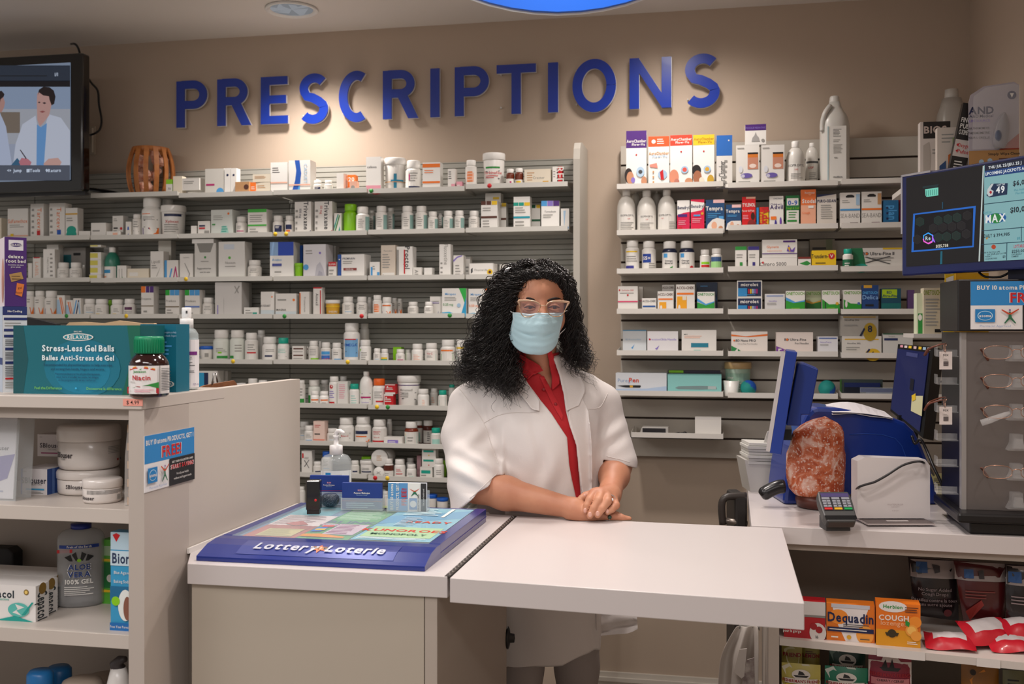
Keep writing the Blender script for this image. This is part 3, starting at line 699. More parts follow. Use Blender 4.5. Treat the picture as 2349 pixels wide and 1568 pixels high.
B 375 440 1075 w|r 0 0 1 .04 red;r .78 .1 .9 .9 red;v .45 .4 .09 dg Amoxil;r .1 .92 .95 1 red|tall white carton, red stripe
T 468 572 1168 gold white|t .5 .6 .15 w ENSURE;r 0 .1 1 .2 yel|orange tub with white lid
P 590 672 1143 white|a|white pill bottle
P 692 770 1143 white|e|white pill bottle
P 770 805 1147 w||white pill bottle|kw
P 812 878 1132 white|o|white bottle with orange label
P 875 950 1147 white|p purple .15 .6 .5 .6 .7 1 .15 1;r .2 .1 .8 .2 or_;p orange .5 .6 .8 .6 .8 1 .7 1|white bottle, purple-orange label
P 948 990 1152 w|d|white bottle, purple-orange label|kw
P 990 1027 1157 w|d|white bottle, purple-orange label|kw
P 1065 1143 1180 white|e|white pill bottle
B 1212 1305 1140 w|g .2 .2 .8 .4 2;t .4 .3 .1 lpurple Zeldox;p #b8b8c0 .5 1 .7 .7 .8 .9 .9 .75 1 1|white carton, grey crest
P 1185 1250 1180 white|e|white pill bottle|f
B 1310 1490 1082 white|p #2fb84a .7 0 1 0 1 .7 .85 .3;p #2a9fd0 1 .3 1 1 .8 .9 .9 .6;p #38b0dc 0 .85 .3 .83 .6 .92 1 .85 1 1 0 1;t .35 .2 .08 sky Mirapex;g .1 .3 .7 .45 3;t .25 .57 .08 green 0.25 mg;c .7 .6 .08 lblue|white carton, green-blue swirl
B 1505 1650 1085 white|r .85 0 1 .06 orange;p #38b0dc 0 .87 .3 .85 .6 .92 1 .88 1 1 0 1;t .4 .2 .08 sky Mirapex;g .1 .3 .8 .45 3;t .3 .6 .08 orange 0.50 mg|white carton, orange-blue swirl
L5 3
P 165 205 310 w #2a66c0|a|white tub-like bottle, blue cap|kw
T 198 292 305 w #1c5fc4|g .4 .2 .55 .5 1;r .4 .25 .6 .6 grey|short tub, blue lid
P 295 415 183 #dfe3da w|g .25 .35 .7 .6 3;r .3 .75 .75 .88 green;r .35 .55 .5 .63 lime|large clear-white bottle, green label
P 420 530 185 #dfe3da w|g .4 .2 .75 .6 3;r .1 .75 .35 .88 green|large clear-white bottle, green label
P 533 625 205 white|f|white bottle, red label
P 622 682 185 w||tall white bottle|kw
P 662 770 235 white|r .1 .1 .2 .9 w;r .25 .6 .6 .7 navy;g .3 .2 .7 .4 2|white bottle, navy line
P 775 860 242 white #15a890|g .2 .2 .7 .5 3 mint;X|white bottle with teal cap
B 880 970 305 w|r .1 .12 .95 .2 brown;r .1 .32 .9 .36 grey;r .1 .52 .95 .6 brown;r .1 .72 .9 .76 grey|white carton, brown stripes
B 973 1003 308 w|r .1 .12 .95 .2 brown;r .1 .52 .95 .6 brown|slim carton, brown stripes|kw
P 1008 1080 265 white|r 0 0 1 1 w;g .2 .1 .7 .6 4;r .3 .75 .9 .9 lime|white bottle, lime mark
P 1082 1105 268 w||white pill bottle|kw
P 1100 1173 277 white|r 0 0 1 1 w;r .2 .2 .85 .45 sky;r .2 .5 .85 .8 #3a6fc0;t .5 .85 .25 red K 250|white bottle, blue-red label
P 1180 1252 280 white|r 0 0 1 1 w;g .3 .2 .7 .5 2;r .35 .75 .85 .9 sky|white bottle, blue mark
P 1270 1390 132 white|r .1 .2 .15 .24 sky;r .2 .2 .8 .85 #7ab0dc;r .2 .2 .7 .24 red;t .45 .42 .1 blue OMEGA;X|tall white bottle, blue label
P 1392 1460 135 w||tall white bottle|kw
P 1388 1475 258 white|p lime .15 .1 .3 .1 .2 .3;g .3 .3 .7 .9 4|white bottle, lime corner
P 1492 1548 322 w|a|small white pill bottle
P 1547 1605 325 white|r 0 0 1 1 w;r .2 .4 .8 .6 yel;r .2 .6 .8 .8 teal|small bottle, yellow-teal label
B 1637 1702 312 lime||lime green carton|kw
P 1660 1727 328 white|m|small bottle, magenta label
P 1730 1775 330 w||small white pill bottle|kw
P 1777 1865 287 white|g .3 .3 .7 .8 4 peach;r .2 .85 .5 .95 orange|white bottle, peach print
P 1878 1975 282 white|r 0 0 1 1 w;p teal .2 .7 .8 .3 .8 1 .2 1;t .45 .25 .15 red Vit C;g .3 .4 .6 .6 2|white bottle, teal wedge label
P 1995 2107 257 white|r 0 0 1 1 w;r .15 .1 .8 .2 orange;p green .2 .4 .8 .25 .8 .9 .2 1;g .3 .5 .6 .8 2 w|white bottle, green-orange label
P 2108 2180 255 white|r 0 0 1 1 w;r .15 .1 .8 .2 yel;p teal .2 .4 .8 .25 .8 .9 .2 1|white bottle, teal-yellow label
L6 3
B 178 322 492 w|r 0 .05 .3 1 #2aa0d0;r .3 .05 .52 1 navy;r .55 .1 .95 .5 w;p grey .55 .8 .7 .3 .85 .3 .8 .5 .95 .8|white carton, blue-navy panels
B 330 400 490 #b9b4ac|r .4 .3 .8 .6 w|grey carton|kw
P 460 543 580 w||white pill bottle
P 550 627 547 w|a|white pill bottle
P 628 700 560 w|a|white pill bottle
P 925 980 560 w|g|white bottle, green label
P 985 1075 560 #e6e8e0 w|r .15 .45 .35 1 green;g .4 .3 .7 .9 4|white bottle, green edge
P 1070 1142 558 w|a|white pill bottle|kw
P 1057 1125 615 lime lime||small lime tub|kw
P 1020 1087 640 white|r .2 .3 .8 .45 or_;g .3 .6 .7 .9 2|small bottle, orange stripe|f
P 1088 1157 642 white|r .2 .3 .8 .45 or_;g .3 .6 .7 .9 2|small bottle, orange stripe|f
P 1160 1235 532 white|c .38 .18 .13 red;g .2 .35 .6 .7 4 lpurple;r .2 .85 .6 .95 red|tall white bottle, red circle
P 1238 1298 530 w||tall white bottle|kw
B 1228 1308 570 w|g .15 .1 .8 .7 8 pink;r .15 .9 .5 .96 grey|white carton, pink print
P 1310 1385 587 white #15a890|g .3 .3 .7 .9 4 mint;r .2 .92 .8 .98 teal|white bottle with teal cap
Q 1388 1490 495 white|p lime .1 .15 .5 .05 .15 .4;r .2 .55 .75 .63 mag;t .45 .85 .07 lpurple Lactulose;X|tall white bottle, lime triangle
P 1478 1580 548 white #f0681c|g .3 .2 .75 .6 4;r .4 .7 .8 .78 red|white bottle with orange cap
B 1577 1655 665 red|r 0 0 1 .12 w;r 0 .12 .06 1 w;g .1 .3 .8 .6 2 w;c .25 .25 .08 w|red-white carton, lower of two
B 1577 1655 592 red|r 0 .82 1 1 w;r 0 0 1 .08 w;g .1 .3 .8 .6 2 w;c .25 .25 .08 w|red-white carton, upper of two|y663
T 1658 1837 525 white white|r 0 .02 1 .06 #4a2a70;t .4 .25 .1 grey Metamucil;g .2 .35 .6 .6 3;X;r .7 .75 .9 .95 grey|white bucket, purple rim line
P 1822 1910 625 white|g .4 .3 .6 .9 4 peach|white pill bottle
P 1917 1975 620 w|g .3 .3 .6 .8 3 peach|white pill bottle|kw
P 1977 2045 635 white #15a890|h|small bottle with teal cap
P 2055 2103 592 white #15a890|h|white bottle with teal cap|kw
L7 3
P 938 1015 868 w|a|white pill bottle|kw
P 975 1045 900 w|c|white pill bottle|f
B 1040 1130 868 #f1d5c8|g .1 .15 .7 .3 2 red;r 0 .8 1 1 #e8907a;r .1 .55 .6 .6 k|peach carton
P 1145 1225 920 w|a|small white pill bottle
P 1232 1348 840 white|p lime .15 .1 .5 .1 .2 .3;r .3 .3 .8 .5 w;t .5 .55 .1 red Mylan-C;X|large white bottle, lime corner
P 1357 1475 833 white|r 0 0 1 1 w;r .15 .25 .75 .45 #1d2b50;r .2 .55 .7 .63 or_;p orange .65 .9 .85 .75 .8 1|large white bottle, navy band
P 1485 1592 853 white|r 0 0 1 1 w;g .2 .15 .6 .4 3 red;r .15 .75 .75 .85 red;t .4 .55 .08 red Novo-A|large white bottle, red print
P 1592 1632 850 w||white pill bottle|kw
B 1572 1708 988 w|r .2 .3 .8 .85 lpurple;g .25 .4 .7 .7 2 w|flat white-purple carton|f
P 1722 1824 870 #7a2c14 white|r 0 .1 1 1.05 w;p yel .1 .15 .4 .15 .15 .35;p mint .15 .35 .8 .35 .8 1 .15 1;g .3 .4 .6 .8 2|amber bottle, mint label
P 1800 1865 865 #6a2410 white|r 0 .1 1 1 w;r .2 .35 .7 .9 mint|amber bottle|kw
P 1857 1937 860 #5a1f10 white|r .2 .2 .9 1 w;g .5 .3 .7 .9 5 dg|amber bottle, barcode label|kw
P 1922 1998 917 white #15a890|r 0 0 1 1 w;r .2 .4 .75 .85 mint|white bottle with teal cap
L8 3
B 955 1035 1090 w|r .05 .1 .2 .3 red;X;t .5 .3 .08 grey REF|white carton, red tab
P 1040 1105 1168 w|r 0 0 1 1 w;r .3 .55 .8 .7 navy|small bottle, navy line
P 1098 1180 1092 w #1c5fc4|a|white bottle with blue cap
P 1322 1385 1160 w|r 0 0 1 1 w;r .3 .5 .7 .65 navy|small white pill bottle
T 1392 1505 1158 white white|r .2 .5 .7 .6 navy;g .2 .2 .7 .4 2|short white tub, navy line
B 1400 1470 1135 lime||lime green pouch|kw
P 1568 1643 1145 white|r 0 0 1 .45 #5a2412;r 0 .45 1 1 w;g .3 .6 .6 .9 2|small bottle, brown label band
P 1648 1732 1150 white|g .3 .2 .7 .5 3 red;r .3 .6 .7 .68 red|white bottle, red print
P 1738 1798 1140 w||white pill bottle|kw
P 1740 1813 1188 white|g .3 .3 .6 .6 2;r .4 .7 .7 .85 mint|small bottle, mint mark
B 1815 1850 1125 #d8a8b0||slim pink carton|kw
B 1853 1960 1212 w|r .1 .25 .85 .5 teal;r .1 .6 .5 .7 grey|teal-striped carton, stack bottom
B 1853 1960 1136 w|r .1 .25 .85 .45 teal;c .5 .8 .06 red|teal-striped carton, stack middle|y1210
B 1853 1960 1072 w|r .1 .2 .85 .45 teal;c .5 .8 .08 yel|teal-striped carton, stack top|y1134
P 1917 2005 1145 white|g .3 .3 .7 .7 3;r .4 .85 .6 .93 red|white pill bottle|f
P 2003 2040 1160 lime lime||lime green tube|kw
L9 3
P 930 980 1355 w||white pill bottle
P 1560 1610 1390 w||white pill bottle
T 1900 1985 1415 w #1c5fc4||tub, blue lid
T 1950 2045 1440 w #1c5fc4||tub, blue lid|f
R1 4
B 118 280 335 white|r 0 0 1 .3 purple;T .5 .18 .05 w AeroChamber;T .6 .24 .04 w Flow-Vu;c .5 .42 .04 red;o .12 .78 .2 .13 #241b1a;o .2 .82 .18 .11 skin;o .34 .86 .1 .05 lpurple;o .88 .88 .14 .08 skin;o .7 .72 .2 .09 #b5d0e6;c .7 .72 .1 dg|inhaler chamber box, purple top
B 287 455 378 white|r 0 0 1 .2 #f05a28;c .25 .1 .1 w;g .42 .04 .8 .16 3 w;T .5 .33 .055 tan AeroChamber;T .55 .39 .05 lblue Flow-Vu;p #e89080 .05 .55 .4 .52 .45 .62 .1 .6;c .68 .75 .22 lblue;p red .55 .7 .7 .65 .75 .85 .6 .85;g .2 .65 .3 .95 3 tan|inhaler chamber box, orange band
B 460 633 368 white|r 0 0 1 .2 #f0442c;T .5 .08 .05 w AeroChamber;T .55 .14 .045 w Flow-Vu;c .5 .32 .04 red;o .17 .8 .22 .14 #d98e70;o .3 .9 .12 .06 #bb7766;o .85 .9 .18 .07 skin;c .66 .67 .17 lblue;c .66 .67 .1 #e0584a|inhaler chamber box, red band
B 637 808 365 white|r 0 0 1 .2 yel;T .5 .08 .05 #b8860b AeroChamber;T .55 .14 .045 #b8860b Flow-Vu;c .5 .32 .04 red;o .15 .68 .22 .1 #1b1512;o .2 .82 .2 .13 #a5694a;o .4 .88 .12 .06 cream;o .82 .88 .16 .1 #c8a030;c .66 .67 .17 lblue;c .66 .67 .1 gold|inhaler chamber box, yellow band
B 812 940 370 w|r 0 0 1 .39 #2a6cc0;c .78 .1 .05 w;u .35 .75 .12 dg InspiraChamber;g .5 .45 .7 .95 5|tall white box, blue top
B 965 1150 445 w|r .5 .18 .95 .3 #d87a28;r .5 .18 .95 .22 k;r .5 .3 .95 .58 #c98a70;o .72 .5 .15 .05 #f0dcd0;g .05 .05 .4 .1 1;o .2 .58 .09 .08 #dde0e6;o .45 .73 .25 .06 #6a5aa8;o .3 .74 .08 .04 #c8c8dc;g .1 .85 .8 .95 2|white spacer box, baby photo
B 1158 1342 443 w|r .5 .18 .95 .3 #d87a28;r .5 .18 .95 .22 k;r .5 .3 .95 .58 #c98a70;o .72 .5 .15 .05 #f0dcd0;g .05 .05 .4 .1 1;o .2 .58 .09 .08 #dde0e6;o .45 .73 .25 .06 #6a5aa8;o .3 .74 .08 .04 #c8c8dc;g .1 .85 .8 .95 2|white spacer box, baby photo
B 1035 1203 285 white|r 0 0 1 .3 purple;t .5 .17 .08 lpurple MASQUE PEDIATRIC;p #a8a6a4 .3 .85 .35 .65 .44 .55 .5 .38 .56 .55 .65 .65 .7 .85;c .85 .8 .08 grey|white mask box, purple band|y437
Q 1350 1502 418 #d8d5ce white|r .15 .15 .9 .95 #e2dfd8;t .5 .22 .1 dg ISOPROPYL;t .5 .4 .06 red USP;g .3 .55 .75 .8 4|large white screw-cap bottle
Q 1502 1602 430 #d8d5ce white|r .1 .15 .9 .95 #e2dfd8;r .1 .18 .9 .25 dg;t .4 .4 .07 red USP;g .3 .55 .75 .8 4|large white screw-cap bottle|kw
R2 4
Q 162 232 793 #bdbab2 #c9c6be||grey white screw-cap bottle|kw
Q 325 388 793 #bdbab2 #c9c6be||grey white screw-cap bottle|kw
Q 50 197 790 #dcd9d2 white|r .15 .2 .95 1 #e6e3dc;t .6 .28 .08 dg ISOPROPYL;t .65 .42 .05 red USP;g .35 .55 .85 .9 5|large white screw-cap bottle
Q 203 358 795 #dcd9d2 white|r .15 .2 .9 1 #e6e3dc;t .5 .28 .08 dg ISOPROPYL;t .5 .42 .05 red USP;g .25 .55 .75 .9 5|large white screw-cap bottle
Q 362 508 790 #dcd9d2 white|r .05 .2 .75 1 #e6e3dc;t .38 .28 .08 dg ISOPROPYL;t .3 .42 .05 red USP;g .55 .55 .9 .9 5|large white screw-cap bottle
B 512 612 870 white|p #d81c50 0 .45 .5 .38 1 .35 1 1 0 1;T .5 .22 .09 navy Benadryl;r .05 .42 .8 .5 purple;g .1 .6 .8 .75 3 pink;r .1 .8 .4 .9 red|pink-white allergy medicine box
B 617 725 863 #e0204c|p white 0 .05 1 .1 1 .2 .8 .32 0 .38;T .5 .2 .09 navy Benadryl;c .85 .42 .1 gold;r .2 .45 .7 .5 sky;g .1 .55 .8 .7 3 pink;c .25 .95 .1 lblue;o .75 .92 .2 .06 pink|red-white allergy medicine box
B 733 880 865 #1f4a78|r .4 0 1 .1 #f2c4c4;T .45 .26 .12 w Tempra;g .1 .4 .8 .55 3 sky;r .7 .5 .95 .6 sky;p w 0 1 .1 .75 .35 .6 .6 .55 1 .6 1 1;o .45 .78 .15 .12 #e8b090;o .8 .85 .12 .06 skin|large navy fever medicine box
B 887 1008 903 #1f4a78|r .4 0 1 .12 #f2c4c4;T .45 .26 .12 w Tempra;g .1 .4 .8 .5 2 sky;p w 0 1 .1 .75 .35 .65 1 .65 1 1;o .4 .8 .12 .12 #e8b090;o .8 .85 .12 .06 skin|small navy fever medicine box
B 1013 1120 843 #d8181c|r .3 0 1 .06 peach;T .5 .25 .1 w TYLENOL;t .45 .43 .06 w Fever & Pain;o .8 .6 .15 .12 #3a1510;o .7 .85 .3 .15 #8a2420;g .05 .55 .5 .7 3 pink|red fever medicine box
B 1125 1145 925 #2a8fd0||slim blue box
B 1148 1220 922 #e8b818|r .05 0 1 .15 red;r 0 0 .45 1 #d82a1c;V .68 .5 .32 red Advil;v .2 .5 .15 yel Fever|yellow-red medicine box
B 1223 1338 837 w|t .6 .08 .04 navy CHILDREN;t .5 .25 .06 #3a2468 Children's;T .5 .34 .11 #3a2468 Advil;r .1 .62 .5 .72 orange;o .45 .85 .08 .12 #3a2a90;o .8 .78 .07 .13 #6a3aa8;r .38 .9 .9 .94 #3a2a90|white-violet medicine box
B 1347 1458 833 #1c7a3c|r .08 .08 .92 .3 w;T .5 .22 .13 blue 0-9;t .5 .38 .06 lime Cough & Cold;r .05 .45 .95 .9 w;g .2 .48 .8 .7 3 green;r .1 .74 .8 .8 green;c .35 .95 .12 gold|green-white cough medicine box
B 1465 1585 787 #f0b090|r 0 0 1 .4 #f07a3c;t .6 .08 .06 w homeo;T .55 .3 .1 w Stodal;r .5 .42 .85 .48 white;t .35 .6 .05 or_ Cough;o .25 .95 .2 .05 gold;c .6 .12 .1 #f7a070|tall peach-orange syrup box
B 1590 1746 823 #d9d2c8|p navy 0 0 1 0 .5 .04 0 .08;T .5 .2 .08 navy PURO-ODAN;g .2 .3 .8 .75 7 grey;o .5 .95 .25 .07 yel|beige medicine box, dark print
B 1767 1925 950 w|t .5 .3 .25 grey SEA-BAND;r .5 .7 .9 1 #5a2a30;p peach .05 1 .15 .7 .3 1|wristband box, lower left
B 1767 1925 810 w|p k .28 .2 .4 .12 .6 .12 .72 .2 .7 .28 .3 .28;g .1 .4 .5 .6 2;r 0 .9 1 1 sky;r .8 .1 .98 .7 lblue|wristband box, upper left|y948
B 1932 2092 945 w|t .5 .3 .25 grey SEA-BAND;r .5 .7 .9 1 #7a4a60;p peach .05 1 .15 .7 .3 1|wristband box, lower right
B 1932 2092 803 w|p k .28 .2 .4 .12 .6 .12 .72 .2 .7 .28 .3 .28;g .1 .4 .5 .6 2;r 0 .9 1 1 orange;r .8 .1 .98 .7 tan|wristband box, upper right|y943
B 2100 2220 868 #1f6a9c|V .62 .6 .28 sky plan B;g .2 .2 .35 .8 3 navy|dark blue medicine box
B 2228 2275 785 #c81c28|r 0 0 .2 1 navy|slim red-navy box
R3 4
P 117 225 1180 white|r 0 0 1 1 w;r .15 .1 .8 .16 yel;g .2 .3 .8 .6 3;r .15 .75 .6 .95 #3a3a90|white vitamin bottle, navy mark
P 243 353 1185 white|r 0 0 1 1 w;r .15 .2 .6 .6 #1c3f98;T .38 .4 .15 w 55+;g .5 .6 .9 .9 3|white vitamin bottle, blue label
P 398 516 1187 #1d2340 white|r 0 .1 1 1.05 w;r .2 .15 .4 .35 sky;T .45 .5 .08 dg Omega;T .45 .62 .08 dg Mineral;p green .5 .85 .65 .75 .6 .95|navy bottle, white label
P 530 650 1184 #1d2340 white|r 0 .1 1 1.05 w;r .2 .15 .4 .35 sky;T .45 .5 .08 dg Omega;T .45 .62 .08 dg Sulfate;c .75 .85 .1 red|navy bottle, white label
P 688 770 1250 white|r 0 0 1 1 w;r .2 .4 .8 .55 lime;r .2 .6 .8 .75 red|small white bottle, lime label
P 773 862 1242 white|r 0 0 1 1 w;r .1 .1 .85 .4 #3a5a8a;r .1 .4 .85 1 #9fd48c|small white bottle, green label
B 960 1050 1225 w|r 0 0 1 .15 green;g .1 .3 .7 .5 2;r .4 .65 .65 .8 green;p navy 0 1 0 .88 1 .97 1 1|small white carton, green top
B 1057 1147 1225 w|r 0 0 1 .15 #3a3080;g .1 .3 .7 .5 2;r .4 .65 .65 .8 #3a3080;p navy 0 1 0 .88 1 .97 1 1|small white carton, violet top
B 1168 1440 1172 w|r .6 .06 .95 .16 purple;t .3 .4 .13 orange Glycerin;t .35 .6 .1 peach suppositories;r 0 .75 1 .8 purple;p #6a4ab0 .7 .65 .75 .3 .85 .6 .95 .4 .9 .7;p gold .72 .45 .8 .4 .8 .7|white carton, violet flower|y1306
B 1152 1440 1312 w|t .35 .5 .3 dg Clinpro 5000;r .05 .3 .1 .45 red;r 0 .8 .6 .95 red;r .6 .8 1 .95 purple|long white dental carton
B 1443 1546 1305 w|p green .1 .5 .7 .3 1 .5 .7 .7;r 0 0 1 .15 #7a2a20|white-green carton
B 1535 1730 1170 #6e6658|g .1 .2 .7 .6 2 k;r .65 0 .9 1 #5a6048|brown carton|kw
B 1550 1742 1255 #ecc410|T .38 .3 .2 k Transderm-V;c .82 .3 .16 red;T .82 .3 .16 w V;g .15 .6 .75 .72 1 k;r .1 .85 .8 .93 or_|bright yellow patch box
P 1788 1870 1245 white #15a890|r 0 0 1 1 w;r 0 .3 1 .95 #1c6a48;g .3 .5 .7 .8 2 w|small bottle with teal cap|f
B 1855 2275 1232 w|p #1c7a4c 0 0 .22 0 .3 .9 .2 1 0 1;o .2 .88 .14 .2 teal;T .52 .25 .13 dg BD Ultra-Fine II;c .3 .25 .05 or_;r .6 0 1 .07 yel;g .4 .4 .9 .6 2;X|long green-white syringe box
R4 5
B 215 255 125 w|r 0 .5 1 .56 pink|white-pink carton|kw
B 57 213 122 w|t .5 .15 .06 red Softclix 200;g .1 .22 .9 .3 1;c .5 .33 .05 red;r 0 .55 1 .6 #d84a70;c .08 .14 .04 red|white carton, pink line
B 243 358 213 w|T .5 .2 .14 dg ACCU-CHEK;r .05 .5 .95 .62 #2a5a9c;r .1 .72 .3 .95 #2a5a9c|small white-blue carton
B 398 498 110 w|T .5 .1 .07 brown ACCU-CHEK|white test-strip carton|kw
B 363 490 160 w|T .5 .15 .11 brown ACCU-CHEK;r .05 .33 .95 .4 orange;r .1 .5 .55 1 #f0a81c;o .22 .75 .07 .1 w|low white-orange carton
B 500 650 108 w|T .5 .12 .09 brown ACCU-CHEK;r .05 .29 .95 .36 orange;r .05 .42 .58 1 #f0a81c;r .35 .42 .55 .55 cream;o .18 .82 .06 .1 w|tall white-orange carton
B 660 828 92 #1a2c48|r 0 .45 1 .6 #143a5c;g .2 .1 .6 .15 1 sky|dark navy carton|kw
B 668 808 165 w|T .5 .12 .12 green ONETOUCH;p #2a9a3c 0 .5 .5 .65 1 .5 1 1 0 1;p sky 0 .3 .5 .58 1 .45 1 .5 .5 .65 0 .45;g .3 .75 .8 .85 1 lime;r .45 .9 .7 .94 w|white-green meter box
B 972 1172 207 w|r .04 .06 .96 1 #15244a;T .5 .26 .2 w microlet;r .04 .5 .4 1 #2a8ac8;r .45 .55 .5 .95 red;r .53 .55 .58 .95 yel;r .61 .55 .66 .95 lblue;r .69 .55 .74 .95 lpurple;r .77 .55 .82 .95 mag|lancet box, lower of two
B 972 1172 78 w|r .04 .06 .96 .94 #15244a;T .5 .24 .18 w microlet;r .04 .45 .4 .94 #2a8ac8;r .45 .5 .5 .78 red;r .53 .5 .58 .78 yel;r .61 .5 .66 .78 lblue;r .69 .5 .74 .78 lpurple;r .77 .5 .82 .78 mag;g .3 .82 .8 .9 1 sky|lancet box, upper of two|y203
B 1188 1345 180 #d9d8d8|r .08 .08 .92 .14 #8a9cc8;t .4 .37 .07 lpurple NovoFine;g .1 .45 .8 .6 2|pale grey carton, blue line
B 1350 1502 157 w|T .5 .12 .13 #6aa830 ONETOUCH;p #2a9a2c 0 .42 .4 .55 1 .48 1 1 0 1;p sky 0 .28 .5 .5 1 .42 1 .48 .4 .55 0 .42;g .3 .75 .9 .82 1 lime|green-white test box, blue curve
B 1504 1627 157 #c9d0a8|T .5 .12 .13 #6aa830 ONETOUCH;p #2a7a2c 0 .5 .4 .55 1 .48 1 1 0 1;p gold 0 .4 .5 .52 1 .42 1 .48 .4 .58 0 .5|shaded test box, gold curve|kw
B 1630 1770 153 w|T .5 .12 .13 #6aa830 ONETOUCH;p #2a9a2c 0 .38 .4 .62 1 .6 1 1 0 1;c .85 .58 .09 gold;r .15 .5 .2 1 #2a2a2a;g .3 .75 .9 .82 1 lime|green-white lancet box, gold dot
B 1790 1935 150 w|T .5 .12 .12 #6aa830 ONETOUCH;p #2a9a2c 0 .4 .4 .58 1 .6 1 1 0 1;c .85 .58 .08 #4a6ab0;o .15 .6 .07 .15 w|green-white lancet box, blue dot
B 1937 2070 113 #17407c|r .1 0 .6 .1 gold;T .5 .27 .09 sky ONETOUCH;t .5 .43 .15 #8cb8e8 Delica;r .2 .68 .7 .75 k|navy lancing device box
B 2085 2240 138 #134a60|p #a8c81c .04 .04 .8 .04 .8 .38 .04 .38;T .4 .16 .1 #134a60 BD;T .42 .3 .1 #134a60 Ultra-Fine;r 0 .6 1 1 #0c6a68;o .85 .9 .06 .1 #1c90a0|teal-navy needle box, lime panel
B 2290 2345 150 #5a4070||dull purple carton
R5 5
B 92 278 457 #e4eaee|r 0 0 1 .05 #5a98c0;t .45 .4 .06 lblue BD PrecisionGlide;p sky .35 .75 .4 .72 .5 .6 .42 .8|pale blue-white needle carton|kw
B 283 523 468 #e6e4e6|t .5 .35 .09 lpurple PrecisionGlide Needle;c .08 .35 .04 red;p lpurple .25 .75 .3 .72 .4 .6 .32 .8;g .3 .85 .5 .9 1|pale needle carton
B 548 818 458 w|t .12 .18 .05 k MIIIG;g .08 .22 .6 .35 2 peach;r .27 .53 .77 .7 #1d7f98;g .35 .78 .6 .95 2 mint|white carton, teal bar
B 930 1212 470 #ece4dc|p or_ 0 .12 .4 .2 1 .1 1 .18 .5 .24 0 .2;T .4 .38 .09 dg BD Nano PRO;t .45 .52 .06 grey Ultra-Fine Pen Needles;c .08 .38 .04 or_;p #2a8a4a 0 .6 .2 .75 .4 1 0 1;T .13 .88 .28 w 4;p #f0a88c .3 .85 .7 .95 1 .9 1 1 .3 1|pen needle box numbered 4
B 1275 1562 475 #e8dcd4|T .52 .32 .1 dg BD Ultra-Fine;t .7 .48 .08 dg Pen Needles;c .3 .32 .05 or_;p #7a3a9c 0 .6 .25 .75 .5 1 0 1;T .1 .85 .26 w 5;p #f0a88c .4 .8 .7 .95 1 .9 1 1 .4 1|pen needle box numbered 5
B 1593 1753 508 #e6e6ea|r .05 .06 .95 .13 #5a74b0;t .4 .3 .08 lpurple NovoTwist;g .1 .4 .6 .5 1|white carton, fine blue line
B 1782 2090 505 #d8d4cc|r .07 .13 .93 .18 #e0b020;t .3 .35 .07 dg NovoFine 30G;o .78 .9 .2 .3 #d8b020;p navy .55 .95 .68 .6 .72 .65 .6 .95;T .78 .85 .2 #3a3010 6;g .1 .5 .5 .7 2|needle box, yellow dome, lower
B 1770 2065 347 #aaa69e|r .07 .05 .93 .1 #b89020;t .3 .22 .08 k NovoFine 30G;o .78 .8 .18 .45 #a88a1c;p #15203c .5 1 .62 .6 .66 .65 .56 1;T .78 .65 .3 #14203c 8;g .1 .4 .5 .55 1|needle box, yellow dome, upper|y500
B 2097 2330 485 #d4d4d0|r .04 .2 .5 .3 #1c2c5c;t .3 .12 .06 grey Insupen;r 0 0 1 .04 dgreen|white-navy needle carton
R6 5
B 440 850 770 #2a2238|r .02 0 .3 .1 lime|dark violet carton|kw
B 40 435 790 #dfe4ea|t .22 .35 .17 #8ca8cc Puregon;T .36 .33 .2 #d84a2c Pen;p k .03 .6 .2 .57 .48 .57 .5 .6 .48 .68 .2 .68;r .28 .58 .34 .68 gold;p #b8cce6 0 .75 .6 .72 1 .6 1 1 0 1|white-blue injection pen box
B 440 857 800 #8fd0cc|p #7d9496 .14 .66 .2 .58 .6 .55 .9 .56 .92 .7 .6 .73 .2 .72;r .75 .56 .9 .71 #b8c4c4;r 0 0 1 .02 #6ab0ac|aqua injection pen box
T 875 1087 705 #9fb8a4 #c0a070|r .1 .1 .9 1 #8fb09c;T .3 .3 .08 w DENY;g .2 .5 .8 .8 3 w|green glass candle, wooden lid|kw
C 865 997 848 white white||plain white paper cup
R7 5
B 650 855 1130 w|r 0 0 1 .1 #e0ddda|plain white box
"""
def ordw(n): return ['first', 'second', 'third', 'fourth', 'fifth', 'sixth', 'seventh', 'eighth', 'ninth', 'tenth'][n-1]
entries = []; cur = None
for ln in ITEMS.strip().split('\n'):
    if ln[0] in 'LR' and ln[1].isdigit() and '|' not in ln: cur = ln.split(); continue
    f = ln.split('|'); a = f[0].split()
    ox, oy, sc = CROP[cur[1]]
    x0, x1, yt = [float(v) for v in a[1:4]]; opt = f[3] if len(f) > 3 else ''
    yb = float(opt[1:])/sc+oy if opt.startswith('y') else None
    entries.append(dict(row=cur[0], k=a[0], x0=ox+x0/sc, x1=ox+x1/sc, yt=oy+yt/sc, yb=yb, cols=a[4:], dec=f[1], desc=f[2], opt='' if opt.startswith('y') else opt))
SIDE = {'L': 'left wall', 'R': 'right slatwall'}
byrow = {}
for e in entries: byrow.setdefault(e['row'], []).append(e)
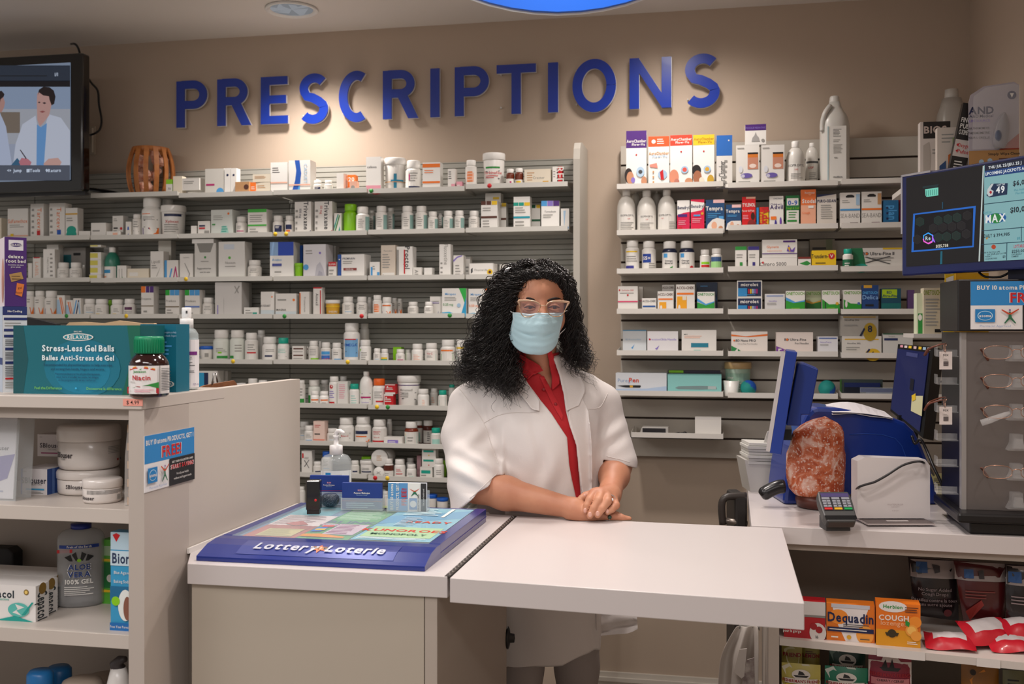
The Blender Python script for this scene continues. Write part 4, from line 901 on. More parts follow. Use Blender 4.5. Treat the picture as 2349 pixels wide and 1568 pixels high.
for row, es in byrow.items():
    es.sort(key=lambda e: (e['x0']+e['x1'])/2); side = row[0]; rn = int(row[1:])
    FY = LF if side == 'L' else RF; segs = LSEG if side == 'L' else RSEG
    place = f"{SIDE[side]}'s {OR2[rn]} shelf"; runs = {}; names = {}
    for e in es: names[e['desc']] = names.get(e['desc'], 0)+1
    last_u = None; since = {}; ends = []
    for e in es:
        d = e['desc']
        if names[d] == 1: lab = f"{d}, {place}"; last_u = d; since = {}
        else:
            since[d] = since.get(d, 0)+1
            lab = f"{d}, {place}, {ordw(since[d])} right of {last_u}" if last_u else f"{d}, {place}, {ordw(since[d])} from left end"
        if len(lab.split()) > 16: lab = lab.replace(', '+place, ', '+place.replace('right slatwall', 'slatwall').replace(' shelf', ' row')).replace(' right of', ' after')
        k = e['k']; name, cat, _ = NOUN[k]; xc = (e['x0']+e['x1'])/2
        if e['yb'] is not None: lev = 1
        back = e['opt'].startswith('k'); fr = e['opt'] == 'f'
        gap = .016 if not fr else .004
        yf = FY+gap+(.075 if back else 0)
        if side == 'L' and k != 'B' and back: yf = FY+.105
        x0 = onY(e['x0'], 500, yf).x; x1 = onY(e['x1'], 500, yf).x; wd = x1-x0
        if k == 'B': dp = min(max(wd*.7, .035), .07 if not back else .05); yc = yf+dp/2
        else: yc = yf+wd/2; x0 = onY(e['x0'], 500, yc).x; x1 = onY(e['x1'], 500, yc).x; wd = x1-x0; dp = wd
        if k != 'B' and back: yc = min(yc, 4.025-wd/2)
        if k == 'B' and back: yc = min(yc, 4.022-dp/2)
        si = max(i for i in range(len(segs)-1) if i == 0 or xc >= segs[i])
        z0 = SH[(side, rn, si)]
        if e['yb'] is not None: z0 = EYE-(e['yb']-HY)*(yc-dp/2)/ray(xc)[1]/FPX; 
        ztop = EYE-(e['yt']-HY)*((yc-dp/2 if k == 'B' else yc)/ray(xc)[1])/FPX
        h = max(ztop-z0, .012)
        if e['yb'] is not None: e['stack'] = (z0, ztop)
        r = random.Random(d+str(xc)); rz = 0 if k == 'B' and wd > .12 else r.uniform(-.05, .05)
        if k != 'B': rz = TH*0.0+r.uniform(-.15, .15)-math.atan2((x0+x1)/2, yc)*.7
        if wd < .004: continue
        ws = min(wd, 9)
        if k == 'B' and wd > .03 and not e['yb']: ws = wd
        if k != 'B': ws = wd-.0016
        else: ws = wd-.0016-abs(math.sin(rz))*dp*.8
        e['geo'] = [(x0+x1)/2, yc, z0, ws, dp, h]
        e['rz'] = rz; e['lab'] = lab; e['name'] = name; e['cat'] = cat; e['place'] = place
# rest stacked boxes on what is under them; slide apart neighbours that would touch
for row, es in byrow.items():
    G = [e for e in es if 'geo' in e]
    for e in G:
        if e['yb'] is not None:
            g = e['geo']; under = [u for u in G if u is not e and abs(u['geo'][0]-g[0]) < (u['geo'][3]+g[3])/2-.004 and u['geo'][2]+u['geo'][5] < g[2]+g[5]-.005 and not u['opt']]
            if under:
                u = max(under, key=lambda q: q['geo'][2]+q['geo'][5]); zn = u['geo'][2]+u['geo'][5]+.0004
                if abs(zn-g[2]) < .03: g[5] += g[2]-zn; g[2] = zn
                g[1] = u['geo'][1]-u['geo'][4]/2+g[4]/2; e['rz'] = 0; u['rz'] = 0; e['stacked'] = 1
    for it in range(6):
        for i, e in enumerate(G):
            for u in G[i+1:]:
                if e.get('stacked') or u.get('stacked'): continue
                a, b = (e, u) if e['geo'][0] < u['geo'][0] else (u, e); ga, gb = a['geo'], b['geo']
                if ga[2] > gb[2]+gb[5] or gb[2] > ga[2]+ga[5]: continue
                if a['k'] != 'B' and b['k'] != 'B': ov = (ga[3]+gb[3])/2-math.hypot(gb[0]-ga[0], gb[1]-ga[1])+.0008
                else: ov = (ga[3]+gb[3])/2-(gb[0]-ga[0])+.0008; 
                oy = (ga[4]+gb[4])/2-abs(gb[1]-ga[1])
                if ov > 0 and oy > 0:
                    if oy < .03 and ov > .004 :
                        bk = a if ga[1] > gb[1] else b; bk['geo'][1] += oy+.001; lim = 4.026-bk['geo'][4]/2
                        if bk['geo'][1] > lim:
                            if bk['k'] == 'B': bk['geo'][4] = max(.012, bk['geo'][4]-2*(bk['geo'][1]-lim)); bk['geo'][1] = 4.026-bk['geo'][4]/2
                            else: bk['geo'][1] = lim
                    else:
                        s = min(ov, .012)/2
                        ga[0] -= s; gb[0] += s; 
                        if ov > .006: ga[3] -= s*.5; gb[3] -= s*.5
    for e in G:
        x, y, z, wd, dp, h = e['geo']; k = e['k']; cols = e['cols'] or ['w']; dec = e['dec']
        if k == 'B':
            mb = MB(); carton(mb, wd, dp, h, cols[0], DEFB.get(dec, dec)); o = mb.build(e['name'], loc=(x, y, z), rotz=e['rz'])
            if 'lid of' in e['desc']: o.name = 'box_lid'
        else:
            o = empty(e['name'], (x, y, z), e['rz']); cap = cols[1] if len(cols) > 1 else 'white'
            bottle_parts(o, k, wd, h, cols[0], cap, DEFP.get(dec, dec))
        grp = {'B': 'medicine boxes', 'P': 'pill bottles', 'T': 'tubs', 'Q': 'liquid bottles', 'C': 'cups', 'J': 'jars'}[k]
        tag(o, e['lab'], e['cat'], f"{grp} on the {e['place']}")

# tubs lying on their sides
z8 = SH[('L', 8, 5)]; g8 = 'tubs on the left wall\'s eighth shelf'
q = onY(400+1530/3.266, 1070, LF+.02); rt_ = (onY(400+1570/3.266, 1070, LF+.02).x-onY(400+1490/3.266, 1070, LF+.02).x)/2; q2 = onY(400+1535/3.266, 1040, LF+.02); rt2 = (onY(400+1597/3.266, 1070, LF+.02).x-onY(400+1473/3.266, 1070, LF+.02).x)/2
for (x, z, r_, lab, dec) in ((q.x, z8+rt_+.0005, rt_, 'white tub lying on its side with scrawled cross on lid, left wall\'s eighth shelf', 'X'), (q2.x, z8+2*rt_+rt2+.001, rt2, 'larger white tub lying on its side on top of crossed-lid tub', 'g .3 .3 .7 .7 4 tan')):
    t = empty('lidded_tub', (x, LF+.02, z), 0, lab, 'tub', g8); RX = Matrix.Rotation(-math.pi/2, 4, 'X')
    MB().lathe([(r_*.9, .014), (r_*.93, .1), (r_*.9, .115)], M('white', .3), 28, mtx=RX).build('tub_body', t)
    m = MB(); m.lathe([(r_*.9, 0), (r_, .002), (r_, .0138)], M('white', .35), 28, mtx=RX); decor(m, dec, r_*1.6, r_*1.6, lambda a, b, e: (a-r_*.8, -e, b-r_*.8)); m.build('lid', t)
# ------------------------------------------------------------------ counters
lam = M('#cfc7c5', .32); lamf = M('#c4bbb4', .45); face = M('#b6ab9c', .5); edge = M('#cdc3bc', .45)
CZ = .94
def P2(px, py, z=CZ): p = onZ(px, py, z); return (p.x, p.y)
# left counter
a = P2(430, 1292); b2 = P2(1026, 1322); c0 = (-.562, 2.80)
t = empty('service_counter', (-.85, 2.4, 0), 0, 'white laminate counter carrying the blue lottery tray, pale front panel', 'counter')
L = lambda p: (p[0]+.85, p[1]-2.4)
m = MB(); m.prismz([L(a), L(b2), L(c0), L((-1.188, 2.80)), L((-1.188, 2.19))], CZ-.044, CZ, lam); m.build('countertop', t, bevel=.0012)
f0 = P2(430, 1340, CZ-.045); yf = a[1]+.012
m = MB(); m.prismz([L((a[0]+.004, yf)), L((-.606, yf-.01)), L((-.606, yf+.012)), L((a[0]+.004, yf+.02))], 0, CZ-.045, face); m.build('front_panel', t)
xg = P2(988, 1371, CZ-.045)
m = MB(); m.box(-.604+.85, -.578+.85, yf-.01-2.4, 2.79-2.4, 0, CZ-.0455, M('#b3a79c', .5)); m.build('side_panel', t)
kn = onX(1163, 1462, -.578)
m = MB(); R90 = Matrix.Translation((0, 0, 0)) @ Matrix.Rotation(math.pi/2, 4, 'Y')
m.lathe([(.02, 0), (.021, .003), (.017, .006), (.009, .008), (.008, .02), (.0, .022)], M('k', .3), 20, mtx=R90 @ Matrix.Scale(1.5, 4, (1, 0, 0)))
m.build('lock_knob', t, loc=(-.5775+.85, kn.y-2.4, kn.z))['label'] = 'round black lock knob'
m = MB(); m.box(-.0, .006, 0, .62, 0, .012, M('#e6e0da', .4)); m.build('wall_moulding', t, loc=(-1.189+.85, 2.175-2.4, CZ))
# hinge strip
t = empty('piano_hinge', (-.555, 2.45, CZ), 0, 'long thin perforated metal piano hinge between counter and lifting flap', 'hinge')
m = MB(); m.box(-.0062, .0055, -.37, .335, -.004, .0005, M('#4a4440', .4, .7)); m.build('hinge_strip', t)
m = MB()
for i in range(58): y = -.36+i*.012; m.box(-.004 if i % 2 else .0005, -.001 if i % 2 else .0035, y, y+.007, .0003, .0022, M('#b9b2ac', .3, .8))
m.build('hinge_knuckle', t)['kind'] = 'stuff'
# lifting flap
A = P2(1032, 1325); B = P2(1845, 1383); C = P2(1795, 1212); D = (-.548, 2.785)
t = empty('counter_flap', (-.2, 2.4, CZ), 0, 'wide white lift-up counter flap in front of the pharmacist', 'counter flap')
L = lambda p: (p[0]+.2, p[1]-2.4)
m = MB(); m.prismz([L(A), L(B), L((.148, 2.752)), L(D)], -.05, .0, lam); m.build('flap_board', t, bevel=.0012)
# right counter
t = empty('checkout_counter', (.6, 2.9, 0), 0, 'white laminate checkout counter on the right with salt rock and card reader', 'counter')
L = lambda p: (p[0]-.6, p[1]-2.9)
m = MB(); m.prismz([L((.072, 2.775)), L((.876, 2.735)), L((.876, 3.62)), L((.078, 3.62))], CZ-.044, CZ, lam); m.build('countertop', t, bevel=.0012)
ca = (.085, 2.795); cb = (.876, 2.70)
m = MB(); m.prismz([L((ca[0], ca[1])), L((cb[0], cb[1]+.05)), L((cb[0], cb[1]+.075)), L((ca[0], ca[1]+.02))], CZ-.062, CZ-.045, M('#a89c90', .5)); m.build('apron_rail', t)
t = empty('shelf_cabinet', (.6, 2.9, 0), 0, 'open white shelf cabinet under the right counter holding lozenges', 'shelving unit')
xl2 = onY(1763, 1500, 2.735).x
m = MB(); m.box(xl2-.6, xl2+.026-.6, 2.735-2.9, 3.2-2.9, 0, CZ-.0455, M('#bdb2a8', .5)); m.build('side_panel', t)
m = MB(); m.box(xl2+.027-.6, .874-.6, 3.17-2.9, 3.2-2.9, 0, CZ-.0625, M('#a3978a', .6)); m.build('back_panel', t)
s1 = onY(1790, 1464, 2.73); s2 = onY(2349, 1521, 2.66)
ZS = EYE-(1464-HY)*(2.73/ray(1790)[1])/FPX
def yfr(x): return 2.73+(x-s1.x)/(s2.x-s1.x)*(-.085)
for nm, z in (('shelf_board', ZS), ('shelf_board', ZS-.235)):
    m = MB(); m.prismz([L((xl2+.027, yfr(xl2))), L((.874, yfr(.874))), L((.874, 3.168)), L((xl2+.027, 3.168))], z-.018, z, M('#d3cac3', .4)); m.build(nm, t)
for px0, px1 in ((2010, 2120), (2230, 2285)):
    p, q = onY(px0, 1490, yfr(.3)), onY(px1, 1490, yfr(.4))
    m = MB(); y0, y1 = yfr(p.x), yfr(q.x); m.add([(p.x-.6, y0-2.9-.0012, ZS-.019), (q.x-.6, y1-2.9-.0012, ZS-.019), (q.x-.6, y1-2.9-.0012, ZS+.0015), (p.x-.6, y0-2.9-.0012, ZS+.0015)], [(0, 1, 2, 3)], M('#e2dbd6', .3)); m.build('price_holder', t)

# ------------------------------------------------------------------ left shelf unit
UZ = 1.305; UY = 1.995; UX = -1.19
t = empty('shelf_gondola', (-1.6, 2.2, 0), 0, 'white open shelf unit at left with teal box on top', 'shelving unit')
X = lambda v: v+1.6
Y = lambda v: v-2.2
wl = M('#c9bfb6', .42); wi = M('#bcb1a8', .5)
m = MB(); m.prismz([(X(-2.6), Y(UY)), (X(UX-.004), Y(UY)), (X(UX), Y(UY+.01)), (X(UX), Y(2.36)), (X(-2.6), Y(2.36))], UZ-.026, UZ, wl); m.build('top_board', t, bevel=.0015)
m = MB(); m.box(X(UX-.036), X(UX), Y(UY+.004), Y(2.185), 0, UZ-.0265, wi); m.build('side_panel', t)
m = MB(); m.box(X(-2.6), X(UX-.037), Y(2.33), Y(2.345), 0, UZ-.0265, M('#a59a90', .6)); m.build('back_panel', t)
m = MB(); m.box(X(-2.6), X(UX-.0365), Y(UY+.02), Y(UY+.032), UZ-.05, UZ-.0265, wi); m.build('top_rail', t)
def zat(px, py, yy): return EYE-(py-HY)*(yy/ray(px)[1])/FPX
SZ1 = zat(150, 1163, UY+.006); SZ2 = zat(150, 1447, UY+.006); SZ3 = .53
for z in (SZ1, SZ2, SZ3):
    m = MB(); m.box(X(-2.6), X(UX-.0365), Y(UY+.006), Y(2.3295), z-.03, z, wl); m.build('shelf_board', t, bevel=.001)
# tall side screen between unit and dispensary
t = empty('divider_screen', (UX, 2.5, 0), 0, 'tall plain white divider panel between shelf unit and lottery tray', 'partition')
m = MB(); m.box(-.03, -.001, 2.187-2.5, 2.825-2.5, 0, .937, M('#c9bfb5', .45)).box(-.03, -.001, 2.187-2.5, 2.825-2.5, .937, UZ-.001, M('#c9bfb5', .45)); m.build('panel_board', t)

# signs "buy 10 ..."
def promo(mb, w, h, y=0):
    mb.box(0, w, 0, .0012, 0, h, M('#e9e6e6', .3))
    decor(mb, "r 0 0 1 .5 #2a86c8;T .5 .13 .085 w BUY 10 atoma PRODUCTS, GET 1;T .52 .34 .2 w FREE!;T .52 .34 .19 #c81a22 FREE!;r .47 .5 1 1 #1d1a1b;T .74 .57 .035 w GET YOUR COLLECTOR CARD;T .73 .66 .075 #e8d8d8 START SAVING!;T .73 .66 .07 #c81a22 START SAVING!;t .73 .8 .04 w For all your health;t .73 .88 .04 w wellness and hygiene needs;r .04 .58 .22 .85 #1a7ec0;o .13 .715 .07 .1 #bfe0f2;o .13 .715 .062 .088 #1a7ec0;T .13 .715 .055 w atoma;p #2a6a4a .345 .63 .36 .63 .37 .75 .41 .87 .4 .88 .355 .78 .31 .88 .3 .87 .34 .75;p #c84a2a .28 .58 .345 .66 .36 .66 .43 .57 .435 .59 .37 .69 .335 .69 .275 .6;c .352 .6 .02 #7a4a9a;t .22 .93 .045 #9ac;".replace('#9ac;', '#99aacc Pharmacist Approved;'), w, h, lambda x, z, e: (x, -e, z))
p = onX(330, 1040, UX); q0 = onX(330, 1000, UX); q1 = onX(331, 1130, UX); q2 = onX(444, 1000, UX)
wv = q2.y-q0.y; hv = q0.z-q1.z
m = MB(); promo(m, wv, hv)
o = m.build('promotion_sticker', loc=(UX+.0014, q0.y, q1.z), rotz=math.pi/2)
tag(o, 'blue, white and black FREE offer sticker on the side of the shelf unit', 'sticker')
p = onY(283, 930, UY); q = onY(328, 915, UY)
m = MB(); m.box(0, q.x-p.x, -.0008, 0, 0, q.z-p.z, M('#f0a090', .6)); decor(m, 't .5 .5 .55 k $ 4.99', q.x-p.x, q.z-p.z, face_map(0, -.0008, 0))
tag(m.build('price_sticker', loc=(p.x, UY-.0006, p.z)), 'small pink handwritten $ 4.99 price tag on shelf unit top edge', 'price tag')

# ------------------------------------------------------------------ things on the unit
def bxp(name, x0, x1, yt, yb, Y0, z, dep, col, dec, label, cat, rz=0, side=None, d2=None, metal=0):
    """box whose front face fills pixels x0..x1, yt..(z level) on plane Y0"""
    p = onY(x0, yt, Y0); q = onY(x1, yt, Y0); w_ = q.x-p.x
    h = ((p.z+q.z)/2)-z
    m = MB(); carton(m, w_, dep, h, col, dec, side); o = m.build(name, loc=((p.x+q.x)/2, Y0+dep/2, z), rotz=rz, bevel=0)
    return tag(o, label, cat)
teal = "p #0b6673 0 0 1 0 1 1 0 1;p #0a4f56 0 0 .08 0 .12 .5 .08 1 0 1;p #0c6450 .9 0 1 0 1 1 .86 1 .93 .5;o .55 .62 .3 .42 #0c7088;o .55 .66 .22 .33 #0e7a98;o .52 .17 .12 .055 w;o .52 .17 .11 .042 #0f7f90;T .52 .17 .05 w RELAXUS;t .52 .09 .02 w SINCE 1992;T .52 .33 .085 #e2eef0 Stress-Less Gel Balls;T .52 .47 .07 #e2eef0 Balles Anti-Stress de Gel;t .52 .57 .035 #0b3a5c Recommended by physiotherapists to help exercise;t .52 .63 .035 #0b3a5c and strengthen hands, fingers and wrists.;t .52 .7 .028 #0b3a5c Recommandees par les physiotherapeutes;t .52 .745 .028 #0b3a5c pour faire travailler les mains, les doigts;t .52 .79 .028 #0b3a5c et les poignets afin de les renforcer.;t .29 .91 .038 #7cc83a Feel the Difference;c .51 .91 .015 #3ab0e0;t .73 .91 .038 #7cc83a Decouvrez la difference"
bxp('display_box', 31, 322, 746, 905, 2.055, UZ, .1, '#0a5a5f', teal, 'large teal gel stress ball box with white lettering on top of shelf unit', 'box')
# box behind it with torn kraft flap
o = bxp('display_box', 322, 404, 743, 893, 2.165, UZ, .06, '#0c6a82', 't .55 .12 .03 lblue Recommended by physiotherapists to help;t .6 .17 .03 lblue exercise and strengthen hands, fingers;g .3 .24 .9 .7 8 sky;o .75 .88 .2 .05 w;o .75 .88 .18 .04 #0c6a82;T .75 .88 .035 w RELAXUS', 'second teal box half hidden behind the dark vitamin bottle', 'box')
m = MB()
pp = [onY(x, y, 2.2) for x, y in ((160, 746), (168, 739), (200, 738), (245, 741), (280, 735), (330, 741), (360, 741), (366, 748), (366, 775), (160, 775))]
m.prism([(p.x-pp[0].x, p.z-UZ) for p in pp], 0, .012, M('#c9a883', .8, bump=.3)); o = m.build('kraft_paper', loc=(pp[0].x, 2.185, UZ))
m2 = MB(); tag(o, 'crumpled tan kraft paper edge showing above the teal boxes', 'paper')
o.data.transform(Matrix.Scale(1, 4))
for v in o.data.vertices:
    if v.co.z < .12: v.co.z = 0
# purple box and blue-white box at the left edge
def rotbox(name, xr, xl_, yt, yy, z, dep, col, fr, lf, label, rz=.78):
    a_, b_ = ray(xr); R_ = Vector((yy/b_*a_, yy)); u = Vector((-math.cos(rz), -math.sin(rz))); w_ = 0
    for k in range(400):
        w_ = k*.0005; q = R_+u*w_; th = math.atan2(q.x, q.y)+TH
        if CX+FPX*math.tan(th) <= xl_: break
    h = zat(xr, yt, yy)-z; back = Vector((-math.sin(rz), math.cos(rz))); c = R_+u*w_/2+back*dep/2
    m = MB(); m.box(-w_/2, w_/2, -dep/2, dep/2, 0, h, M(col, .4)); decor(m, fr, w_, h, face_map(-w_/2, -dep/2, 0)); decor(m, lf, dep, h, lambda x, zz, e: (-w_/2-e, dep/2-x, zz))
    tag(m.build(name, loc=(c.x, c.y, z), rotz=rz), label, 'box'); return z+h
zt_ = rotbox('glucose_box', 62, 6, 703, 2.12, UZ, .08, '#dfe2e6', 'r 0 0 1 .1 #1c2c6c;T .5 .055 .022 w No Coding;r .05 .13 1 .16 #1c2c6c;g .08 .18 .9 .24 2;r .05 .26 1 .29 #1c2c6c;r .05 .33 1 .36 #1c2c6c;g .1 .38 .9 .46 4 dg;r .1 .48 1 .51 #1c2c6c;g .1 .53 .9 .62 5 dg;r .1 .64 1 .67 #1c2c6c;g .1 .69 .9 .82 6 dg;r .1 .83 1 .85 red;g .1 .87 .8 .96 3', 'r 0 0 1 1 #b8c6d8;r 0 .6 1 .68 #1c3c7c', 'white box with navy header bars under the purple box')
rotbox('insole_box', 61, 11, 545, 2.12, zt_+.0005, .08, '#4a1f72', 'r .18 .04 .85 .19 #e8e4ea;o .52 .11 .26 .03 #5a4a80;T .52 .11 .025 w RELAXUS;T .5 .28 .045 w deluxe;T .5 .345 .045 w foot bed;t .5 .4 .02 w coussinet de luxe;t .5 .43 .02 w pour pieds;p #b08a50 .2 .54 .75 .5 .85 .6 .3 .65;r .3 .56 .7 .57 #5a3a20;r .32 .6 .75 .61 #5a3a20;p #e07a30 .55 .66 .88 .68 .78 .86 .48 .83;t .68 .73 .03 #5a2a10 gel;t .64 .8 .03 #5a2a10 foot', 'r 0 0 1 1 #ddd2d8;o .7 .6 .25 .3 #c08a7a;o .7 .75 .2 .2 #b07a6c', 'purple deluxe foot bed box with white lettering at left edge')
m = MB(); pl = [onY(x, y, 2.22) for x, y in ((60, 727), (90, 733), (130, 743), (130, 800), (60, 800))]
m.prism([(p.x-pl[0].x, p.z-pl[0].z) for p in pl], 0, .02, M('k', .5))
o = m.build('folder', loc=(pl[0].x, 2.215, pl[0].z)); tag(o, 'black folder corner sticking up behind the large teal box', 'folder')
for v in o.data.vertices:
    if v.co.z < -.03: v.co.z = UZ-pl[0].z
# clipboard behind the divider
c_ = [onX(x, y, -1.262) for x, y in ((455, 889), (470, 883), (535, 872), (541, 880))]
t = empty('clipboard', (-1.262, c_[0].y, UZ-.2), math.pi/2, 'brown clipboard edge sticking up behind the divider panel', 'clipboard')
m = MB(); P_ = [(q.y-c_[0].y, q.z-UZ+.2) for q in c_]; m.prism(P_+[(P_[-1][0], 0), (P_[0][0], 0)], -.003, .003, M('#7a4a2c', .6, mix='#8f5c38', scale=40)); m.build('board', t)
xm = P_[1][0]+.03; m = MB(); m.tube([(xm, -.004, P_[1][1]), (xm+.008, -.004, P_[1][1]+.028), (xm+.02, -.004, P_[1][1]+.03), (xm+.028, -.004, P_[1][1]+.004)], .0022, M('#8d8a88', .3, .8), 8); m.build('metal_clip', t)
# niacin bottle
p = onZ(342, 909, UZ); t = empty('vitamin_bottle', (p.x, p.y, UZ), -math.atan2(p.x, p.y), 'dark amber niacin bottle with ribbed green cap on shelf unit corner', 'bottle')
hN = zat(342, 771, p.y)-UZ; rN = onY(382, 800, p.y).x-onY(342, 800, p.y).x
m = MB(); am = M('#2a0f0c', .12, coat=.5)
m.lathe([(rN*.88, 0), (rN, .004), (rN, hN*.54), (rN*.97, hN*.58), (rN*.82, hN*.66), (rN*.66, hN*.7), (rN*.66, hN*.72)], am, 36); m.build('bottle_body', t)
m = MB(); gm = M('#0f8a5e', .35); pr = [(rN*.7, hN*.715), (rN*.74, hN*.72), (rN*.74, hN*.97), (rN*.7, hN)]; m.lathe(pr, gm, 36)
for i in range(36): a_ = i*math.pi/18; m.box(-.0008, .0008, -.0012, .0005, hN*.73, hN*.95, gm, mtx=Matrix.Rotation(a_, 4, 'Z') @ Matrix.Translation((0, -rN*.74, 0)))
m.build('cap', t)
m = MB(); decor(m, 'r 0 0 1 1 #ece8e6;p #e8a030 .1 .1 .25 .02 .45 .02 .6 .1 .6 .14 .45 .06 .25 .06 .1 .14;p #c81a22 .1 .14 .25 .06 .45 .06 .6 .14 .6 .17 .45 .1 .25 .1 .1 .17;T .33 .2 .08 green Jamieson;p green .33 .14 .38 .08 .36 .14;T .36 .42 .16 #c01a2a Niacin;t .2 .57 .05 grey 500 mg;p #2c8f3a .2 .78 .45 .68 .66 .58 .66 .8;p #b01a28 0 .76 .3 .72 .66 .8 .66 1 0 1;t .12 .86 .06 w 100;g .25 .82 .6 .95 2 pink;r .66 0 .68 1 grey;g .7 .08 .97 .9 14 dg', rN*2.9, hN*.46, cyl_map(rN*1.012, hN*.06, rN*2.9), True, eps=.0003); m.build('label', t)
# lens spray bottle
p = onZ(428, 893, UZ); t = empty('spray_bottle', (p.x, p.y, UZ), -math.atan2(p.x, p.y), 'clear lens cleaning spray bottle with white pump, right of the teal boxes', 'bottle')
hS = zat(428, 705, p.y)-UZ; rS = onY(453, 800, p.y).x-onY(428, 800, p.y).x; cl = thinclear('#dfe9ea', .35, .05)
m = MB(); m.lathe([(rS*.9, 0), (rS, .004), (rS, hS*.62), (rS*.96, hS*.68), (rS*.75, hS*.73), (rS*.5, hS*.755)], cl, 32); m.build('bottle_body', t)
m = MB(); m.lathe([(rS*.95, .003), (rS*.96, hS*.63), (0, hS*.63)], thinclear('#d5e6ea', .3, .02), 24); m.build('liquid', t)
m = MB(); wm = M('#f2f0ee', .3); m.lathe([(rS*.56, hS*.75), (rS*.56, hS*.86), (rS*.52, hS*.865)], wm, 24); m.build('collar', t)
m = MB(); m.lathe([(rS*.36, hS*.866), (rS*.4, hS*.9), (rS*.4, hS*.99), (rS*.36, hS)], wm, 24).box(-.002, .002, -rS*.46, 0, hS*.93, hS*.96, M('dg')); m.build('pump_head', t)
m = MB(); decor(m, 'r 0 0 1 1 #eeeaec;T .4 .03 .025 dg KEEP CLEAR;r .05 .12 .18 .22 #1a86c8;r .05 .25 .82 .32 #7a2a80;t .4 .36 .03 dg Lens Cleaning Spray;t .4 .4 .025 dg Vaporisateur nettoyant;g .05 .46 .8 .62 5 dg;g .05 .64 .8 .7 2 dg;t .78 .93 .04 purple 125 mL', rS*2.9, hS*.58, cyl_map(rS*1.012, hS*.03, rS*2.9), True, eps=.0003); m.build('label', t)

# first open shelf: creams
def jar(px, py_base, py_top, pxr, z, label, dec, y=None, wrap=False, name='cream_jar'):
    p = onZ(px, py_base, z) if y is None else None
    if y is not None: a_, b_ = ray(px); p = Vector((y/b_*a_, y, z))
    r_ = (onY(pxr, 900, p.y).x-onY(px, 900, p.y).x); h = zat(px, py_top, p.y)-z
    t = empty(name, (p.x, p.y, z), -math.atan2(p.x, p.y)+.15, label, 'jar')
    jm = M('#ddd5cf', .25, coat=.3)
    MB().lathe([(r_*.84, 0), (r_*.93, h*.04), (r_*.96, h*.12), (r_*.97, h*.6), (r_*.93, h*.64)], jm, 36).build('jar_body', t)
    MB().lathe([(r_*.99, h*.645), (r_, h*.66), (r_, h*.88), (r_*.96, h*.97), (r_*.88, h), (0, h+.0005)], jm, 36).build('lid', t)
    m = MB(); decor(m, dec, r_*2.9, h*.5, cyl_map(r_*.975, h*.1, r_*2.9), True, eps=.0002); m.build('label', t)
    return h
h1 = jar(203, 1155, 1072, 265, SZ1, 'large white cream jar, lower of the stacked pair', 'T .3 .45 .3 #3a3236 SBlouser;t .35 .65 .1 grey MOISTURE;g .62 .2 .8 .5 3', y=2.2)
tz = SZ1+h1+.001
jar(205, 1060, 972, 268, tz, 'large white cream jar, upper of the stacked pair', 'T .12 .5 .24 #3a3236 SBlouser;t .12 .68 .08 grey CREME;g .66 .15 .95 .5 5;r .8 .75 .84 .85 #b03a3a;r .88 .75 .92 .85 #2a2a60', y=2.2)
jar(235, 1160, 1095, 275, SZ1, 'small shrink-wrapped white cream jar in front of the stacked jars', 'T .15 .7 .3 #3a3236 blouser;g .15 .05 .95 .4 5 dg;r .72 .5 .95 .9 w;g .72 .5 .95 .9 6 k', y=2.085)
bxp('cream_box', 86, 143, 996, 1070, 2.24, SZ1+.075, .05, '#d8cfcd', 'T .55 .5 .2 #4a4046 SBlouser;r .15 .82 .95 .88 #a03a6a;t .6 .68 .07 grey NATURE;g .1 .1 .25 .15 1', 'cream box with magenta line behind blue-ended box', 'box')
bxp('cream_box', 84, 140, 1075, 1075, 2.26, SZ1, .04, '#c9c0bd', '', 'plain pale box supporting the magenta-line cream box', 'box') if False else None
o = bxp('cream_box', 84, 142, 1072, 1155, 2.245, SZ1, .06, '#cfc5c2', '', 'plain pale carton under the magenta-line cream box', 'box')
o = bxp('cream_box', 48, 108, 1075, 1155, 2.14, SZ1, .09, '#d9d3d4', 'p #2a4a9c 0 0 .08 0 .05 1 0 1;T .5 .45 .22 #3a3a46 SBlouser;t .6 .6 .07 grey MOISTURE;r .2 .76 .9 .82 #3a9ac8;g .25 .87 .9 .97 2;g .1 .08 .25 .13 1', 'white cream box with shiny blue end on the upper open shelf', 'box', side='r 0 0 1 1 #2a4a8c;r .2 0 .3 1 #5a78b0;r .6 0 .7 1 #1a3470')
# acrylic leaflet holder
p = onY(0, 1160, 2.06)
t = empty('leaflet_holder', (p.x-.05, 2.05, SZ1), 0, 'clear acrylic holder with leaflets at the left edge of upper shelf', 'holder')
cl2 = thinclear('#dfe4e6', .22, .05)
xr0 = onY(50, 1160, 2.05).x-p.x+.045
m = MB(); m.box(0, xr0-.01, -.002, 0, 0, .18, cl2).box(xr0-.012, xr0-.01, 0, .05, 0, .18, cl2).box(0, xr0-.01, .05, .052, 0, .2, cl2).box(0, xr0-.01, 0, .05, .0, .002, cl2); m.build('acrylic_body', t, rot=(-.08, 0, .0))
m = MB(); m.box(.002, xr0-.022, .006, .009, .004, .185, M('#dcd8dc', .5)); decor(m, 'T .5 .38 .05 #4a4046 SBlouser;p #6a5aa0 .3 .5 1 .45 .8 .75 .5 .8;r .1 .9 .7 .92 #9aa0b8', xr0-.024, .18, face_map(.002, .006, .004)); m.build('leaflet', t, rot=(-.08, 0, 0))
